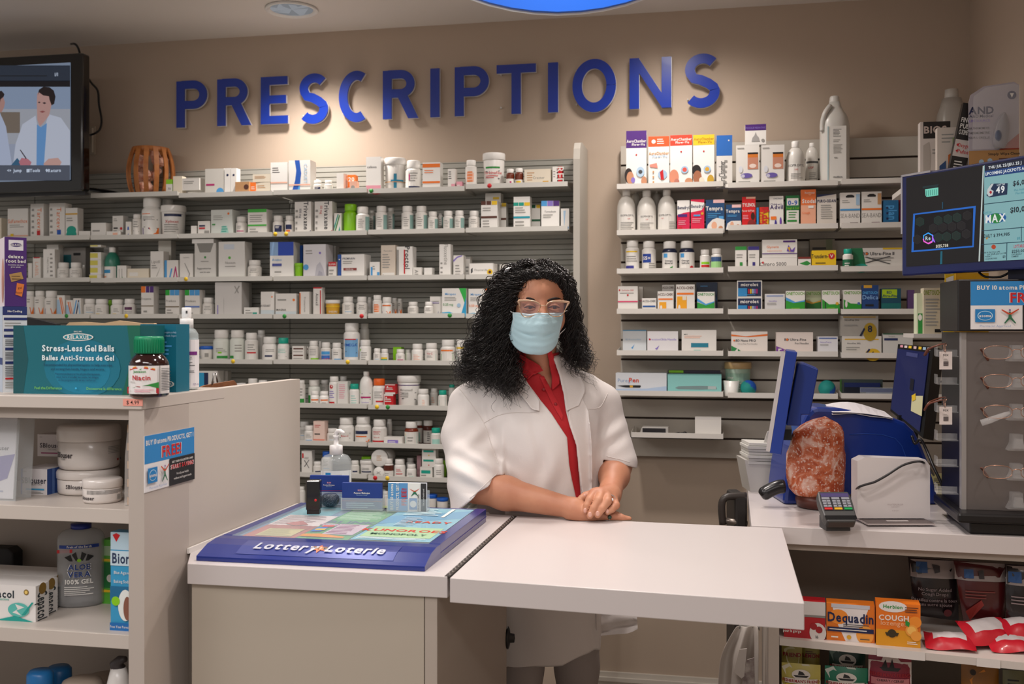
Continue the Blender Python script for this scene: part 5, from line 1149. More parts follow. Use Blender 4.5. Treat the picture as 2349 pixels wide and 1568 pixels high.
# wrapped wafer pack by the side panel
p0 = onY(270, 960, 2.12); p1 = onY(291, 960, 2.12)
m = MB(); hh = p0.z-SZ1-.004; w_ = .03
for i in range(9): m.box(-w_*.5+.003*(i % 2), w_*.5-.003*((i+1) % 2), -.05, .05, hh*i/9+.001, hh*(i+1)/9-.002, M('#c09a72', .8, bump=.4))
t = empty('wafer_pack', (UX-.036-.02, 2.1, SZ1), 0, 'tall cellophane-wrapped tan pack against the side panel', 'packet')
m.build('filling', t); m = MB(); m.prism([(-w_*.6, 0), (w_*.6, 0), (w_*.62, hh*.5), (w_*.55, hh), (w_*.2, hh+.012), (-w_*.3, hh+.006), (-w_*.55, hh*.6)], -.056, .056, thinclear('#e8e4e0', .3, .12)); m.build('cellophane', t)
# second open shelf
for i, (x0, x1, yt, yy, dx) in enumerate([(-70, 82, 1340, 2.05, 0), (-60, 103, 1330, 2.1, 0), (-50, 122, 1318, 2.15, 0), (-40, 140, 1308, 2.2, 0)]):
    bxp('lozenge_box', x0, x1, yt, 1436, yy, SZ2, .046, '#e3dfdc', 'T .42 .26 .2 #1c2a34 Cepacol;c .86 .18 .08 #8a6a2a;c .86 .18 .05 #e8c870;t .5 .4 .07 teal Sensations;g .05 .5 .4 .56 1 teal;o .75 .68 .16 .2 #5ab8ae;p #e3dfdc .7 .52 .84 .6 .72 .7 .8 .84 .66 .76 .74 .66;p #1a9a90 .4 1 .7 .85 .98 1;p #1a9a90 .95 .45 .98 .45 .85 .8 .8 .82;g .05 .8 .35 .95 2', f'white lozenge box with teal swirl, {["nearest", "second", "third", "farthest"][i]} of the row on the middle open shelf', 'box', side='V .5 .6 .4 #2a3238 Cepacol;c .5 .12 .28 #8a6a2a')
m = MB(); q = onY(0, 1250, 2.26); q2_ = onY(28, 1250, 2.26)
t = bxp('camera_case', -50, 28, 1252, 1315, 2.265, zat(0, 1310, 2.25), .05, '#141214', 'r .1 .3 .9 .35 #222', 'black case standing behind the lozenge boxes', 'case') if False else None
m = MB(); h = onY(0, 1252, 2.28).z-SZ2; m.prism([(0, 0), (.11, 0), (.11, h*.9), (.095, h), (.04, h*1.0), (.02, h*.93), (0, h*.9)], 0, .04, M('#161416', .7)); o = m.build('pouch', loc=(onY(28, 1250, 2.26).x-.11, 2.262, SZ2), bevel=.004); tag(o, 'black fabric pouch standing behind the lozenge boxes', 'pouch')
# aloe gel bottle
yA = 2.2; a_, b_ = ray(186); xA = yA/b_*a_; rA = onY(233, 1300, yA).x-onY(187, 1300, yA).x
t = empty('gel_bottle', (xA, yA, SZ2), -math.atan2(xA, yA)*.9, 'large clear aloe vera gel bottle with blue cap on the middle open shelf', 'bottle')
hA = zat(186, 1200, yA)-SZ2
m = MB(); ck = M('#b9b9ba', .12, 0, alpha=.5); m.lathe([(rA*.9, 0), (rA, .006), (rA, hA*.82), (rA*.95, hA*.87), (rA*.8, hA*.92), (rA*.5, hA*.945), (rA*.42, hA*.95)], ck, 36, sy=.6); m.build('bottle_body', t)
m = MB(); m.lathe([(rA*.44, hA*.945), (rA*.44, hA)], M('#1c2c80', .35), 24); m.build('cap', t)
m = MB(); decor(m, 'r .1 .08 .85 .13 #1c3c90;T .48 .105 .03 w Fruit of the Earth;p red .05 .16 .35 .14 .35 .19 .05 .21;p #15110f .3 .32 .2 .26 .32 .22 .36 .32;p #15110f .42 .32 .34 .22 .42 .18 .46 .3;p #15110f .55 .32 .62 .22 .53 .18 .5 .3;p #15110f .66 .32 .76 .26 .64 .22 .6 .32;o .48 .31 .04 .025 lime;T .48 .41 .085 w ALOE;T .48 .41 .08 #1c3c80 ALOE;T .48 .52 .085 w VERA;T .48 .52 .08 #1c3c80 VERA;T .48 .63 .065 w 100% GEL;g .2 .7 .8 .84 5 w', rA*2.2, hA*.8, lambda x, z, e: (-rA*1.1+x, -rA*.602*math.sqrt(max(0, 1-((x/(rA*1.1)-1)*1.06)**2*.98))-e-.0005, z+hA*.03), True); m.build('label', t)
o = bxp('skin_box', 234, 257, 1237, 1380, 2.22, SZ2, .03, '#5ab03a', 'r 0 .1 1 .25 #a8c8a0;r 0 .3 1 .34 yel;r 0 .36 1 .75 #1f7a3a;r 0 .78 1 .82 yel;o .8 .6 .3 .06 w', 'slim green box between gel bottle and blue pore strip box', 'box')
o = bxp('pore_strip_box', 254, 298, 1220, 1443, 2.03, SZ2, .03, '#3a9ac8', 'r 0 0 1 .18 #b9d2e0;p red .1 .03 .3 .01 .5 .03 .3 .1;T .55 .26 .12 dg Bior;r 0 .19 1 .34 #c8dce6;T .55 .265 .1 #2a3a5a Bior;t .6 .41 .03 w Blue Agave;t .6 .5 .03 w Baking Soda;r 0 .55 1 .7 #1f6a94;o .8 .74 .38 .16 #e8ece8;o .9 .77 .2 .12 #8a5a48;c .3 .7 .22 lime;r 0 .92 1 1 #1a6ab0;t .5 .96 .025 w Free Your Pores', 'blue pore strip box cut off by the side panel', 'box')
# lowest open shelf
t = empty('blue_bottle', (0, 0, 0)); bpy.data.objects.remove(t)
for i, (px, yt, lab) in enumerate([(92, 1536, 'blue rounded cap at bottom left, nearer of two'), (135, 1527, 'blue rounded cap at bottom left, farther of two')]):
    yy = 2.08+.08*i; a_, b_ = ray(px); x_ = yy/b_*a_; h = zat(px, yt, yy)-SZ3
    t = empty('lotion_bottle', (x_, yy, SZ3), 0, lab.replace('cap', 'lotion bottle top'), 'bottle')
    MB().lathe([(.03, 0), (.032, .01), (.032, h*.6), (.026, h*.7)], M('#dfe3e8', .3), 24).build('bottle_body', t)
    MB().lathe([(.027, h*.7), (.029, h*.72), (.028, h*.95), (.022, h)], M('#1c6aa8', .35), 24).build('cap', t)
for i, (px, yt, rr, yy) in enumerate([(188, 1552, .045, 2.1), (240, 1545, .05, 2.2)]):
    a_, b_ = ray(px); x_ = yy/b_*a_; h = zat(px, yt, yy)-SZ3
    t = empty('beige_jar', (x_, yy, SZ3), 0, ['beige round-topped jar at the bottom left, in front', 'beige round-topped jar at the bottom left, behind'][i], 'jar')
    MB().lathe([(rr*.9, 0), (rr, .01), (rr, h*.7)], M('#b9aea2', .3), 28).build('jar_body', t)
    MB().lathe([(rr*1.02, h*.7), (rr*1.02, h*.86), (rr*.9, h*.95), (rr*.6, h*.99), (0, h)], M('#a99a8c', .35), 28).build('lid', t)
a_, b_ = ray(272); yy = 2.06; x_ = yy/b_*a_; h = zat(272, 1508, yy)-SZ3
t = empty('nasal_rinse_bottle', (x_, yy, SZ3), 0, 'white curved spouted bottle top beside the side panel', 'bottle')
MB().lathe([(.028, 0), (.03, .01), (.03, h*.6), (.022, h*.78), (.016, h*.9)], M('#d8d4d0', .3), 24).build('bottle_body', t)
m = MB(); m.tube([(0, 0, h*.88), (-.004, -.002, h*.94), (.006, -.004, h*.985), (.02, -.004, h)], [.016, .014, .01, .006], M('#3a3436', .4), 12); m.build('spout', t)

# ------------------------------------------------------------------ lottery tray
TX0, TX1, TY0, TY1 = -1.132, -.612, 2.112, 2.69; TZ = .032
t = empty('lottery_tray', (TX0, TY0, CZ+.0005), 0, 'blue lottery ticket display tray with glass top on the left counter', 'ticket tray')
tw, tl = TX1-TX0, TY1-TY0
bl = M('#04247c', .28, coat=.4)
m = MB(); fr = .03; y1f = .125
prof = [(0, 0), (0, .010), (.012, .0145), (.05, .0275), (.09, TZ), (y1f, TZ), (y1f, 0)]
m.add([(0, y, z) for y, z in prof]+[(tw, y, z) for y, z in prof], [tuple(range(7)), tuple(reversed(range(7, 14)))]+[(i, i+7, (i+1) % 7+7, (i+1) % 7) for i in range(7)], bl)
m.build('front_fascia', t)
m = MB(); m.box(0, .024, y1f, tl, 0, TZ+.001, bl); m.build('side_rail', t, bevel=.002)
m = MB(); m.box(tw-.026, tw, y1f, tl, 0, TZ+.001, bl).box(tw-.0275, tw+.0015, y1f+.001, tl+.0005, .012, .0135, bl); m.build('side_rail', t, bevel=.002)
m = MB(); m.box(.024, tw-.026, tl-.018, tl, 0, TZ, bl); m.build('back_rail', t)
m = MB(); m.box(.024, tw-.026, y1f, tl-.018, 0, TZ-.006, M('#5a7aa0', .6)); m.build('ticket_bed', t)
# glass
m = MB(); m.box(.024, tw-.026, y1f-.004, tl-.016, TZ-.001, TZ+.0012, thinclear('#dff0f4', .2, .02)); m.build('glass_top', t)
gx0, gx1, gy0, gy1 = .026, tw-.028, y1f+.002, tl-.02; gw = gx1-gx0; gh = gy1-gy0
m = MB()
decor(m, "r 0 0 .25 .55 #5aa8b8;p #b84a3c .02 .3 .3 .3 .3 .98 .02 .98;r .02 .3 .3 .62 #e3d2d2;g .03 .32 .28 .6 9 #7a2438;r .06 .66 .28 .72 #a83a30;T .17 .64 .03 #b02a2a CROSSWORD;r .08 .73 .27 .93 #c9b878;g .09 .74 .26 .92 7 #9a8a50;p #b02a2a .1 .58 .17 .5 .24 .6 .17 .64;"
 "r .315 .1 .58 .98 #3a9a3c;g .33 .12 .56 .42 9 #cfe6c8;T .45 .5 .07 #1c3a6a BLINK;r .315 .56 .4 .62 #a8246a;o .36 .6 .05 .035 #d8c8d8;T .36 .6 .025 #7a1a4a BINGO;r .41 .57 .57 .86 #dcc8d4;g .42 .58 .56 .85 7 #8a3a6a;p #d88a2a .32 .88 .4 .86 .55 .92 .55 .95 .32 .94;p #2a6ac8 .33 .7 .38 .68 .38 .8 .33 .82;p #d83a2a .34 .64 .4 .63 .4 .67 .34 .68;p #e8c020 .34 .74 .39 .73 .39 .77 .34 .78;"
 "r .6 0 1 .98 #7ab4c8;p #5a9ac0 .6 .3 1 .05 1 .3 .6 .55;r .62 .62 .98 .9 #a8c8a0;T .8 .72 .06 #c83a2a KUNOROES;T .86 .46 .05 #c84a3a READY;r .88 .02 .9 .3 #d8dfe0;g .62 .92 .97 .97 2 #e8ece8;g .7 .32 .8 .6 8 #b8ccd8;T .8 .83 .035 #3a6a5a MONOPOLY;g .66 .04 .86 .28 6 #d8e8ec;r .25 0 .6 .08 #8a9a5a", gw, gh, lambda x, y, e: (gx0+x, gy0+y, TZ-.0058+e), eps=.0003)
m.build('scratch_tickets', t)
# sloped name plate
def slope(x, s, e):   # s along the slope
    y = .014+s*.99; z = float(np.interp(y, [q[0] for q in prof[1:6]], [q[1] for q in prof[1:6]])); return (x, y-e*.3, z+.0008+e*2)
m = MB(); px0, px1 = .085, tw-.075; sl = .068
V = []; F = []
for i in range(7):
    for x in (px0, px1): V.append(slope(x, sl*i/6, .0))
for i in range(6): F.append((2*i, 2*i+1, 2*i+3, 2*i+2))
m.add(V, F, M('#3d4a98', .28, .3, coat=.5))
V2, F2 = text2d('Lottery', .027, 1, shear=.2); m.add([slope(px0+.105+x, .034+y, .0012) for x, y in V2], F2, M('#c4c6d4', .35))
V2, F2 = text2d('Loterie', .027, 1, shear=.2); m.add([slope(px0+.265+x, .034+y, .0012) for x, y in V2], F2, M('#c4c6d4', .35))
st = [((.019 if i % 2 == 0 else .009)*math.cos(math.pi/2+i*math.pi/6), (.019 if i % 2 == 0 else .009)*math.sin(math.pi/2+i*math.pi/6)) for i in range(12)]
m.add([slope(px0+.182+x, .034+y, .0006) for x, y in st], [tuple(range(12))], M('#e07a4a', .3))
V2, F2 = text2d('OLG', .011, 1, track=.3); m.add([slope(px0+.182+x, .034+y, .0011) for x, y in V2], F2, M('#7a6a3a', .3))
m.build('name_plate', t)
for xs in ((0, .0015), (tw-.0015, tw)): pass

# things at the back of the tray
GZ = CZ+TZ+.002
def holder(px0, px1, pyb, pyt, label, dec, col, yy, hold=.45):
    a_ = onY(px0, pyb, yy); b_ = onY(px1, pyb, yy); w_ = b_.x-a_.x; h = onY((px0+px1)/2, pyt, yy).z-GZ
    t = empty('card_holder', (a_.x, yy, GZ), TH*.5, label, 'card holder')
    cl = thinclear('#e8f2f6', .25, .04)
    m = MB(); m.box(-.003, w_+.003, -.004, -.0025, 0, h*hold, cl).box(-.003, w_+.003, .03, .0315, 0, h*.7, cl).box(-.003, -.0015, -.0025, .03, 0, h*hold, cl).box(w_+.0015, w_+.003, -.0025, .03, 0, h*hold, cl).box(-.003, w_+.003, -.0035, .03, 0, .002, cl)
    m.build('acrylic_stand', t)
    m = MB(); m.box(0, w_, 0, .012, .0025, h, M(col, .5)); decor(m, dec, w_, h-.0025, face_map(0, 0, .0025)); m.build('cards', t)
    return t
holder(711, 796, 1150, 1091, 'rear stand of navy business cards behind the small dark stone', 'T .5 .25 .05 #e8a0a8 RSH;T .5 .33 .04 w Rosina Mahajan;t .5 .38 .03 lblue Pharmacist;r .05 .52 .95 .535 #a03050;g .5 .62 .95 .8 3 sky', '#17388a', 2.66)
holder(785, 873, 1163, 1108, 'front stand of navy business cards in clear acrylic', 'T .45 .28 .06 #e8a0a8 RSH;T .5 .38 .06 w Punnet Mahajan;t .5 .46 .035 lblue Pharmacist / Owner;r 0 .68 1 .695 #a03050;g .1 .74 .9 .97 3 lblue', '#17388a', 2.6)
holder(890, 976, 1160, 1108, 'stand of blue and white FREE offer collector cards', 'r 0 0 .52 1 #5a94c8;U .1 .5 .1 w BUY 10 atoma;U .25 .5 .1 w PRODUCTS, GET 1;U .42 .5 .17 red FREE!;r .52 0 .86 1 w;r .56 .55 .76 .95 #3a7ab8;c .66 .75 .12 w;p #c84a2a .56 .2 .7 .28 .84 .18 .7 .34;p #2a6a4a .68 .3 .72 .3 .8 .48 .7 .38 .6 .48;U .8 .7 .06 dg COLLECTOR CARD;r .86 0 1 1 #2a2626;u .93 .5 .05 w Get your health and', '#dfe4ea', 2.6)
# black stamp
a_ = onY(699, 1150, 2.52); b_ = onY(731, 1150, 2.52); h = onY(715, 1102, 2.52).z-GZ
t = empty('self_inking_stamp', ((a_.x+b_.x)/2, 2.535, GZ), .2, 'black plastic stamp with a red dot standing on the lottery tray', 'stamp'); w_ = b_.x-a_.x
MB().box(-w_*.48, w_*.48, -.014, .014, .01, h, M('#121012', .15, coat=.5)).build('casing', t, bevel=.003)
MB().box(-w_*.42, w_*.42, -.012, .012, 0, .0102, M('#1c1a1c', .4)).build('foot', t)
MB().lathe([(.0, 0), (.0035, 0), (.003, .0006), (0, .0008)], M('red', .3), 16, mtx=Matrix.Translation((w_*.18, -.0141, h*.42)) @ Matrix.Rotation(math.pi/2, 4, 'X')).build('red_dot', t)
# dark stone
c = onZ(757, 1163, GZ); rs_ = .024
rng = np.random.default_rng(3)
m = MB(); V, F = [], []
m.sphere((0, 0, rs_*.85), (rs_*1.05, rs_*1.0, rs_*.86), M('#1b2a3c', .25, 0, mix='#6a7c8c', scale=420, lo=.5, hi=.75, bump=.8), 32, 20)
m.v = [tuple(np.array(p)*(1+.03*math.sin(p[0]*260)*math.cos(p[2]*310+p[1]*200))) for p in m.v]
m.v = [(x, y, max(0.0, z)) if z < rs_*1.45 else (x, y, rs_*1.45+(z-rs_*1.45)*.3) for x, y, z in m.v]
o = m.build('decorative_stone', loc=(c.x, c.y, GZ+.0005)); tag(o, 'dark blue speckled round stone beside the black stamp', 'stone')
# sanitizer
yS = 2.78; a_, b_ = ray(771); xS = yS/b_*a_; rS = onY(805, 1090, yS).x-xS; hS = zat(771, 986, yS)-CZ
t = empty('sanitizer_bottle', (xS, yS, CZ), -math.atan2(xS, yS), 'clear hand sanitizer pump bottle behind the business card stands', 'bottle')
m = MB(); cg = thinclear('#dde6e8', .25, .03); hb = hS*.72
m.lathe([(rS*.92, 0), (rS, .006), (rS, hb*.8), (rS*.95, hb*.88), (rS*.75, hb*.95), (rS*.4, hb*.985), (rS*.38, hb)], cg, 32, sy=.62); m.build('bottle_body', t)
m = MB(); m.lathe([(rS*.94, .004), (rS*.95, hb*.8), (rS*.7, hb*.93), (0, hb*.93)], thinclear('#eef4f4', .12, .02), 24, sy=.6); m.build('gel', t)
wp = M('#f0eeee', .3)
m = MB(); m.lathe([(rS*.42, hb*.97), (rS*.42, hb*1.12), (rS*.36, hb*1.13), (rS*.16, hb*1.14), (rS*.14, hb*1.25), (rS*.2, hb*1.26), (rS*.2, hb*1.3)], wp, 24); m.build('pump_collar', t)
m = MB(); m.tube([(0, 0, hb*1.28), (0, 0, hb*1.34), (.004, -.004, hb*1.375), (.012, -.012, hb*1.38), (.02, -.02, hb*1.355), (.021, -.021, hb*1.33)], [.005, .006, .006, .0055, .0045, .003], wp, 12); m.build('nozzle', t)
m = MB(); decor(m, 'r 0 0 1 1 #e6eaea;r .15 .05 .32 .25 #2a8ac8;t .235 .15 .05 w atoma;r .08 .3 .9 .34 #3aa040;g .45 .1 .8 .2 2;t .45 .5 .1 dg Hand Sanitizer;g .1 .6 .8 .9 4', rS*1.9, hb*.6, lambda x, z, e: (-rS*.95+x, -rS*.62*math.sqrt(max(0, 1-((x/(rS*.95)-1)*.95)**2))-e-.0006, z+hb*.1), True); m.build('label', t)
# ------------------------------------------------------------------ flat faces measured in the photo
class Face:
    """vertical plane through point P0 (x, y), local x along angle rz; conv: pixel -> (x, z) on it"""
    def __init__(s, P0, rz): s.P = P0; s.rz = rz; s.d = (math.cos(rz), math.sin(rz))
    def xz(s, px, py):
        a, b = ray(px); dx, dy = s.d; det = a*(-dy)-(-dx)*b
        d = (s.P[0]*(-dy)-(-dx)*s.P[1])/det; t = (a*s.P[1]-b*s.P[0])/det*-1
        x, y = a*d, b*d; t = (x-s.P[0])*dx+(y-s.P[1])*dy
        return t, EYE-(py-HY)*d/FPX
    def poly(s, mb, pts, mat, y): mb.add([(lambda q: (q[0], y, q[1]))(s.xz(*p)) for p in pts], [tuple(range(len(pts)))], mat)
    def rect(s, mb, x0, y0, x1, y1, mat, y):
        s.poly(mb, [(x0, y1), (x1, y1), (x1, y0), (x0, y0)], mat, y)
    def text(s, mb, cx, cy, h, txt, mat, y, bold=1, wpx=None):
        c = s.xz(cx, cy); q = s.xz(cx, cy-h/2); hh = 2*(q[1]-c[1]); wm = None
        if wpx: wm = abs(s.xz(cx+wpx/2, cy)[0]-s.xz(cx-wpx/2, cy)[0])
        V, F = text2d(txt, hh, bold, wm)
        if len(V): mb.add([(c[0]+x, y, c[1]+z) for x, z in V], F, mat)
def E(col, e=.8): return M(PAL.get(col, col), .3, 0, emit=e)
# ---- wall television
TY = 3.70; p = onY(190, 437, TY); tp = onY(190, 120, TY)
TVW, TVH = .93, tp.z-p.z
t = empty('television', (p.x-TVW, TY, p.z), 0, 'black wall television at top left playing a clip of two people in white coats', 'television')
m = MB(); sx1 = onY(162, 300, TY).x-p.x+TVW; sz0 = onY(100, 414, TY).z-p.z; sz1 = onY(100, 147, TY).z-p.z; sx0 = sx1-(sz1-sz0)*16/9
km = M('#0b0a0b', .12, coat=.6)
m.box(0, TVW, 0, .05, 0, TVH, km); o = m.build('housing', t, bevel=.008)
F_ = Face((p.x-TVW, TY-.0035), 0); m = MB()
S = lambda pts, c, l, e=.75: [m.add([(x, -.0035-l*.0003, z-p.z) for x, z in [F_.xz(*q) for q in pts]], [tuple(range(len(pts)))], E(c, e))]
m.box(sx0, sx1, -.0035, 0, sz0, sz1, E('#8f9fb8', .55))
def R_(x0, y0, x1, y1, c, l, e=.6): S([(x0, y1), (x1, y1), (x1, y0), (x0, y0)], c, l, e)
R_(-318, 150, 161, 186, '#2c3748', 1, .6); R_(-318, 185, 161, 199, '#10101c', 1, .5); R_(-100, 173, 108, 175, '#10151e', 2)
R_(-318, 199, 161, 250, '#93a5c2', 1, .6); R_(-318, 250, 161, 330, '#b0b4c0', 1, .6); R_(-318, 330, 161, 378, '#a4adc4', 1, .6)
R_(-60, 257, 46, 305, '#8a7c70', 2, .5)
# seated man in a pale coat
S([(30, 380), (36, 330), (52, 285), (82, 265), (88, 300), (100, 300), (112, 262), (140, 270), (161, 300), (161, 380)], '#b9bfd0', 3)
S([(84, 382), (85, 285), (94, 292), (108, 282), (101, 382)], '#5f8fc4', 4)
S([(85, 232), (86, 215), (94, 204), (112, 204), (120, 215), (120, 235), (113, 265), (100, 282), (92, 290), (86, 275)], '#b58e88', 5)
S([(87, 219), (90, 206), (100, 199), (114, 200), (124, 208), (128, 222), (125, 238), (119, 242), (114, 228), (113, 221), (100, 219), (90, 212)], '#1b1114', 6)
S([(87, 235), (91, 233), (94, 235), (91, 237)], '#3a2a30', 7); S([(98, 236), (103, 234), (107, 237), (102, 239)], '#3a2a30', 7); S([(91, 256), (99, 254), (105, 256), (98, 259)], '#8a4a4a', 7)
S([(-30, 380), (-20, 270), (0, 258), (14, 290), (28, 380)], '#a9b3cc', 3); S([(-8, 256), (-6, 225), (8, 222), (12, 235), (10, 246), (4, 258)], '#a9827c', 5); S([(-12, 240), (-8, 212), (4, 208), (11, 216), (9, 222), (2, 228), (0, 236)], '#20161a', 6)
S([(44, 372), (50, 362), (64, 364), (73, 372), (70, 380), (48, 380)], '#b5707c', 6); S([(100, 376), (112, 364), (134, 362), (142, 372), (138, 380), (104, 380)], '#c09890', 6); S([(46, 344), (48, 343), (62, 363), (60, 365)], '#3a3238', 7)
S([(25, 380), (40, 362), (48, 372), (46, 381)], '#2a5a7c', 5)
R_(-318, 379, 161, 414, '#5d6578', 8, .5)
for tx, x in (('Jump', 41), ('Tools', 81), ('Return', 126)):
    q = F_.xz(x, 391); V, FF = text2d(tx, .012, 1); m.add([(q[0]+a, -.0065, q[1]-p.z+b) for a, b in V], FF, E('#c8d4e8', .8))
S([(17, 391), (21, 388), (21, 394)], '#c8d4e8', 9); S([(27, 391), (23, 388), (23, 394)], '#c8d4e8', 9); S([(62, 388), (69, 387.5), (69, 395), (62, 395.5)], '#c8d4e8', 9); S([(105, 390), (108, 387), (112, 391), (108, 395)], '#c8d4e8', 9)
q = F_.xz(130, 171); V, FF = text2d('1/1', .014, 0); m.add([(q[0]+a, -.0055, q[1]-p.z+b) for a, b in V], FF, E('#c8d4e8', .8))
m.build('screen', t)
MB().box(.3, .5, .05, .34, TVH*.35, TVH*.65, M('k', .5)).build('wall_bracket', t)
MB().box(.45, .92, .03, .055, -.012, .0, M('#1a1a1c', .3)).build('stand_edge', t)
# cable, outlet
c_ = [(163, 101, 3.9), (172, 101, 3.85), (180, 112, 3.85), (187, 140, 3.85), (193, 162, 3.88), (208, 188, 3.95), (224, 208, 3.98), (227, 240, 3.99), (233, 275, 3.99), (228, 298, 3.98), (212, 308, 3.97), (196, 312, 4.0), (192, 313, 4.03)]
pts = [onY(x, y, Y_) for x, y, Y_ in c_]; m = MB()
def smooth(pts, n=4):
    pts = [Vector(q) for q in pts]; out = []
    for i in range(len(pts)-1):
        p0, p1, p2, p3 = pts[max(i-1, 0)], pts[i], pts[i+1], pts[min(i+2, len(pts)-1)]
        for j in range(n):
            u = j/n; out.append(.5*((2*p1)+(-p0+p2)*u+(2*p0-5*p1+4*p2-p3)*u*u+(-p0+3*p1-3*p2+p3)*u**3))
    return out+[pts[-1]]
m.tube(smooth(pts), .0045, M('#121012', .4), 8); tag(m.build('power_cable'), 'thick black cable looping from television top to wall outlet', 'cable')
q = onY(193, 322, WY-.01); t = empty('wall_outlet', (q.x, WY, q.z), 0, 'beige wall outlet with black plug beside the television', 'outlet')
MB().box(-.055, .05, -.008, 0, -.06, .06, M('#b5a998', .5)).build('cover_plate', t, bevel=.002)
MB().box(.037, .043, -.012, -.008, -.052, .052, M('#e6dccc', .4)).build('plate_rim', t)
MB().box(-.03, .012, -.04, -.0085, -.04, -.01, M('k', .4)).build('plug', t, bevel=.003)
# ---- remote on the top shelf, salt basket
q = onY(245, 437, LF+.06); a_ = onY(204, 425, LF+.06); 
t = empty('remote_control', (q.x, LF+.05, SH[('L', 1, 2)]), 0, 'black remote control lying tilted at left end of the top shelf', 'remote control')
w_ = onY(270, 437, LF+.06).x-a_.x
m = MB(); m.box(-w_/2, w_/2, -.022, .022, 0, .014, M('k', .3)); m.build('remote_body', t, bevel=.005, rot=(0, .16, 0), loc=(.0, 0, .018))
m = MB()
for i in range(8):
    for j in range(3): m.box(-w_*.4+i*w_*.09, -w_*.4+i*w_*.09+.005, -.014+j*.011, -.008+j*.011, .0142, .0158, M('dg', .5))
m.build('button', t, rot=(0, .16, 0), loc=(0, 0, .018))['kind'] = 'stuff'
bx = onY(346, 400, LF+.09); wz = SH[('L', 1, 2)]; hb = onY(346, 340, LF+.09).z-wz; rb = (onY(395, 400, LF+.09).x-onY(297, 400, LF+.09).x)/2
t = empty('salt_basket_lamp', (bx.x, LF+.09, wz), .1, 'barrel-shaped wooden slat basket holding pink salt rocks on the top shelf', 'lamp')
wd = M('#b8743c', .5, mix='#a05f2c', scale=30)
for zz, rr in ((0, .7), (hb-.02, .76)): MB().lathe([(rb*rr-.006, zz), (rb*rr, zz), (rb*rr, zz+.02), (rb*rr-.006, zz+.02), (rb*rr-.006, zz)], wd, 36, cap=False).build('hoop', t)

for i in range(14):
    a = 2*math.pi*i/14; V = []
    for j in range(9):
        u = j/8; r_ = rb*(.70+.30*math.sin(math.pi*(u*.9+.06))**.8)
        for da, dr in ((-.11, 0), (.11, 0), (.11, -.005), (-.11, -.005)): V.append(((r_+dr)*math.cos(a+da*rb*.9/r_), (r_+dr)*math.sin(a+da*rb*.9/r_), u*hb))
    FF = []
    for j in range(8):
        for k in range(4): FF.append((j*4+k, j*4+(k+1) % 4, j*4+4+(k+1) % 4, j*4+4+k))
    m = MB(); m.add(V, FF, wd); m.build('slat', t)
rk = M('#d58a6e', .5, 0, mix='#eec4b0', scale=40, sss=.2)
rn = random.Random(5)
for i in range(16):
    a, r_, z_ = rn.uniform(0, 6.3), rb*rn.uniform(.1, .62), hb*rn.uniform(.12, .88)
    m = MB(); s_ = rn.uniform(.016, .024); m.sphere((0, 0, 0), s_, rk, 8, 5); m.v = [(x*rn.uniform(.8, 1.2), y*rn.uniform(.8, 1.2), z*rn.uniform(.8, 1.2)) for x, y, z in m.v]; m.sm = [False]*len(m.sm)
    m.build('salt_rock', t, loc=(r_*math.cos(a), r_*math.sin(a), max(z_, s_*1.1)), rotz=a)

# ---- right slatwall special things
def onshelf(rw, k): return SH[('R', rw, k)]
yj = RF+.085; a_ = onY(1613/3.356+1400, 300, yj); b_ = onY(1840/3.356+1400, 300, yj); zj = onshelf(1, 1); hj = onY(1915, 221, yj).z-zj; wj = (b_.x-a_.x)/2
t = empty('plastic_jug', ((a_.x+b_.x)/2, yj, zj), 0, 'tall translucent white plastic jug with long label, top shelf of slatwall', 'jug')
def oval(z, rx, ry, n=28, e=2.6): return [(math.copysign(abs(math.cos(2*math.pi*i/n))**(2/e), math.cos(2*math.pi*i/n))*rx, math.copysign(abs(math.sin(2*math.pi*i/n))**(2/e), math.sin(2*math.pi*i/n))*ry, z) for i in range(n)]
def loftm(m, rings, mat):
    n = len(rings[0]); V = [q for r in rings for q in r]; FF = [(j*n+i, j*n+(i+1) % n, (j+1)*n+(i+1) % n, (j+1)*n+i) for j in range(len(rings)-1) for i in range(n)]
    FF += [tuple(reversed(range(n))), tuple(range((len(rings)-1)*n, len(rings)*n))]; m.add(V, FF, mat, True)
jm = M('#d3d1cb', .3, 0, trans=0.0, sss=.15)
m = MB(); loftm(m, [oval(z*hj, wj*s, .06*s) for z, s in ((0, .9), (.015, .98), (.1, 1), (.62, 1), (.7, .97), (.77, .86), (.83, .62), (.88, .46), (.93, .38))], jm); m.build('jug_body', t)
m = MB(); m.lathe([(wj*.36, hj*.925), (wj*.37, hj*.93), (wj*.33, hj*.985), (wj*.28, hj)], M('#dcdad4', .4), 24); m.build('cap', t)
m = MB(); m.tube(smooth([(-wj*.35, -.03, hj*.88), (-wj*.7, -.045, hj*.8), (-wj*.88, -.04, hj*.7), (-wj*.9, -.04, hj*.6)]), .009, jm, 10); m.build('handle', t)
m = MB(); w_ = wj*1.25; decor(m, 'r 0 0 1 1 #e4e2dc;g .3 .05 .75 .2 6 dg;g .3 .24 .7 .3 2;g .3 .33 .8 .5 7;g .35 .55 .6 .6 1;T .55 .92 .03 dg medisca;p #a8c8d0 0 0 .05 0 .05 1 0 1', w_, hj*.6, lambda x, z, e: (x-w_/2+.002, -.0606-e, z+hj*.04)); m.build('label', t)
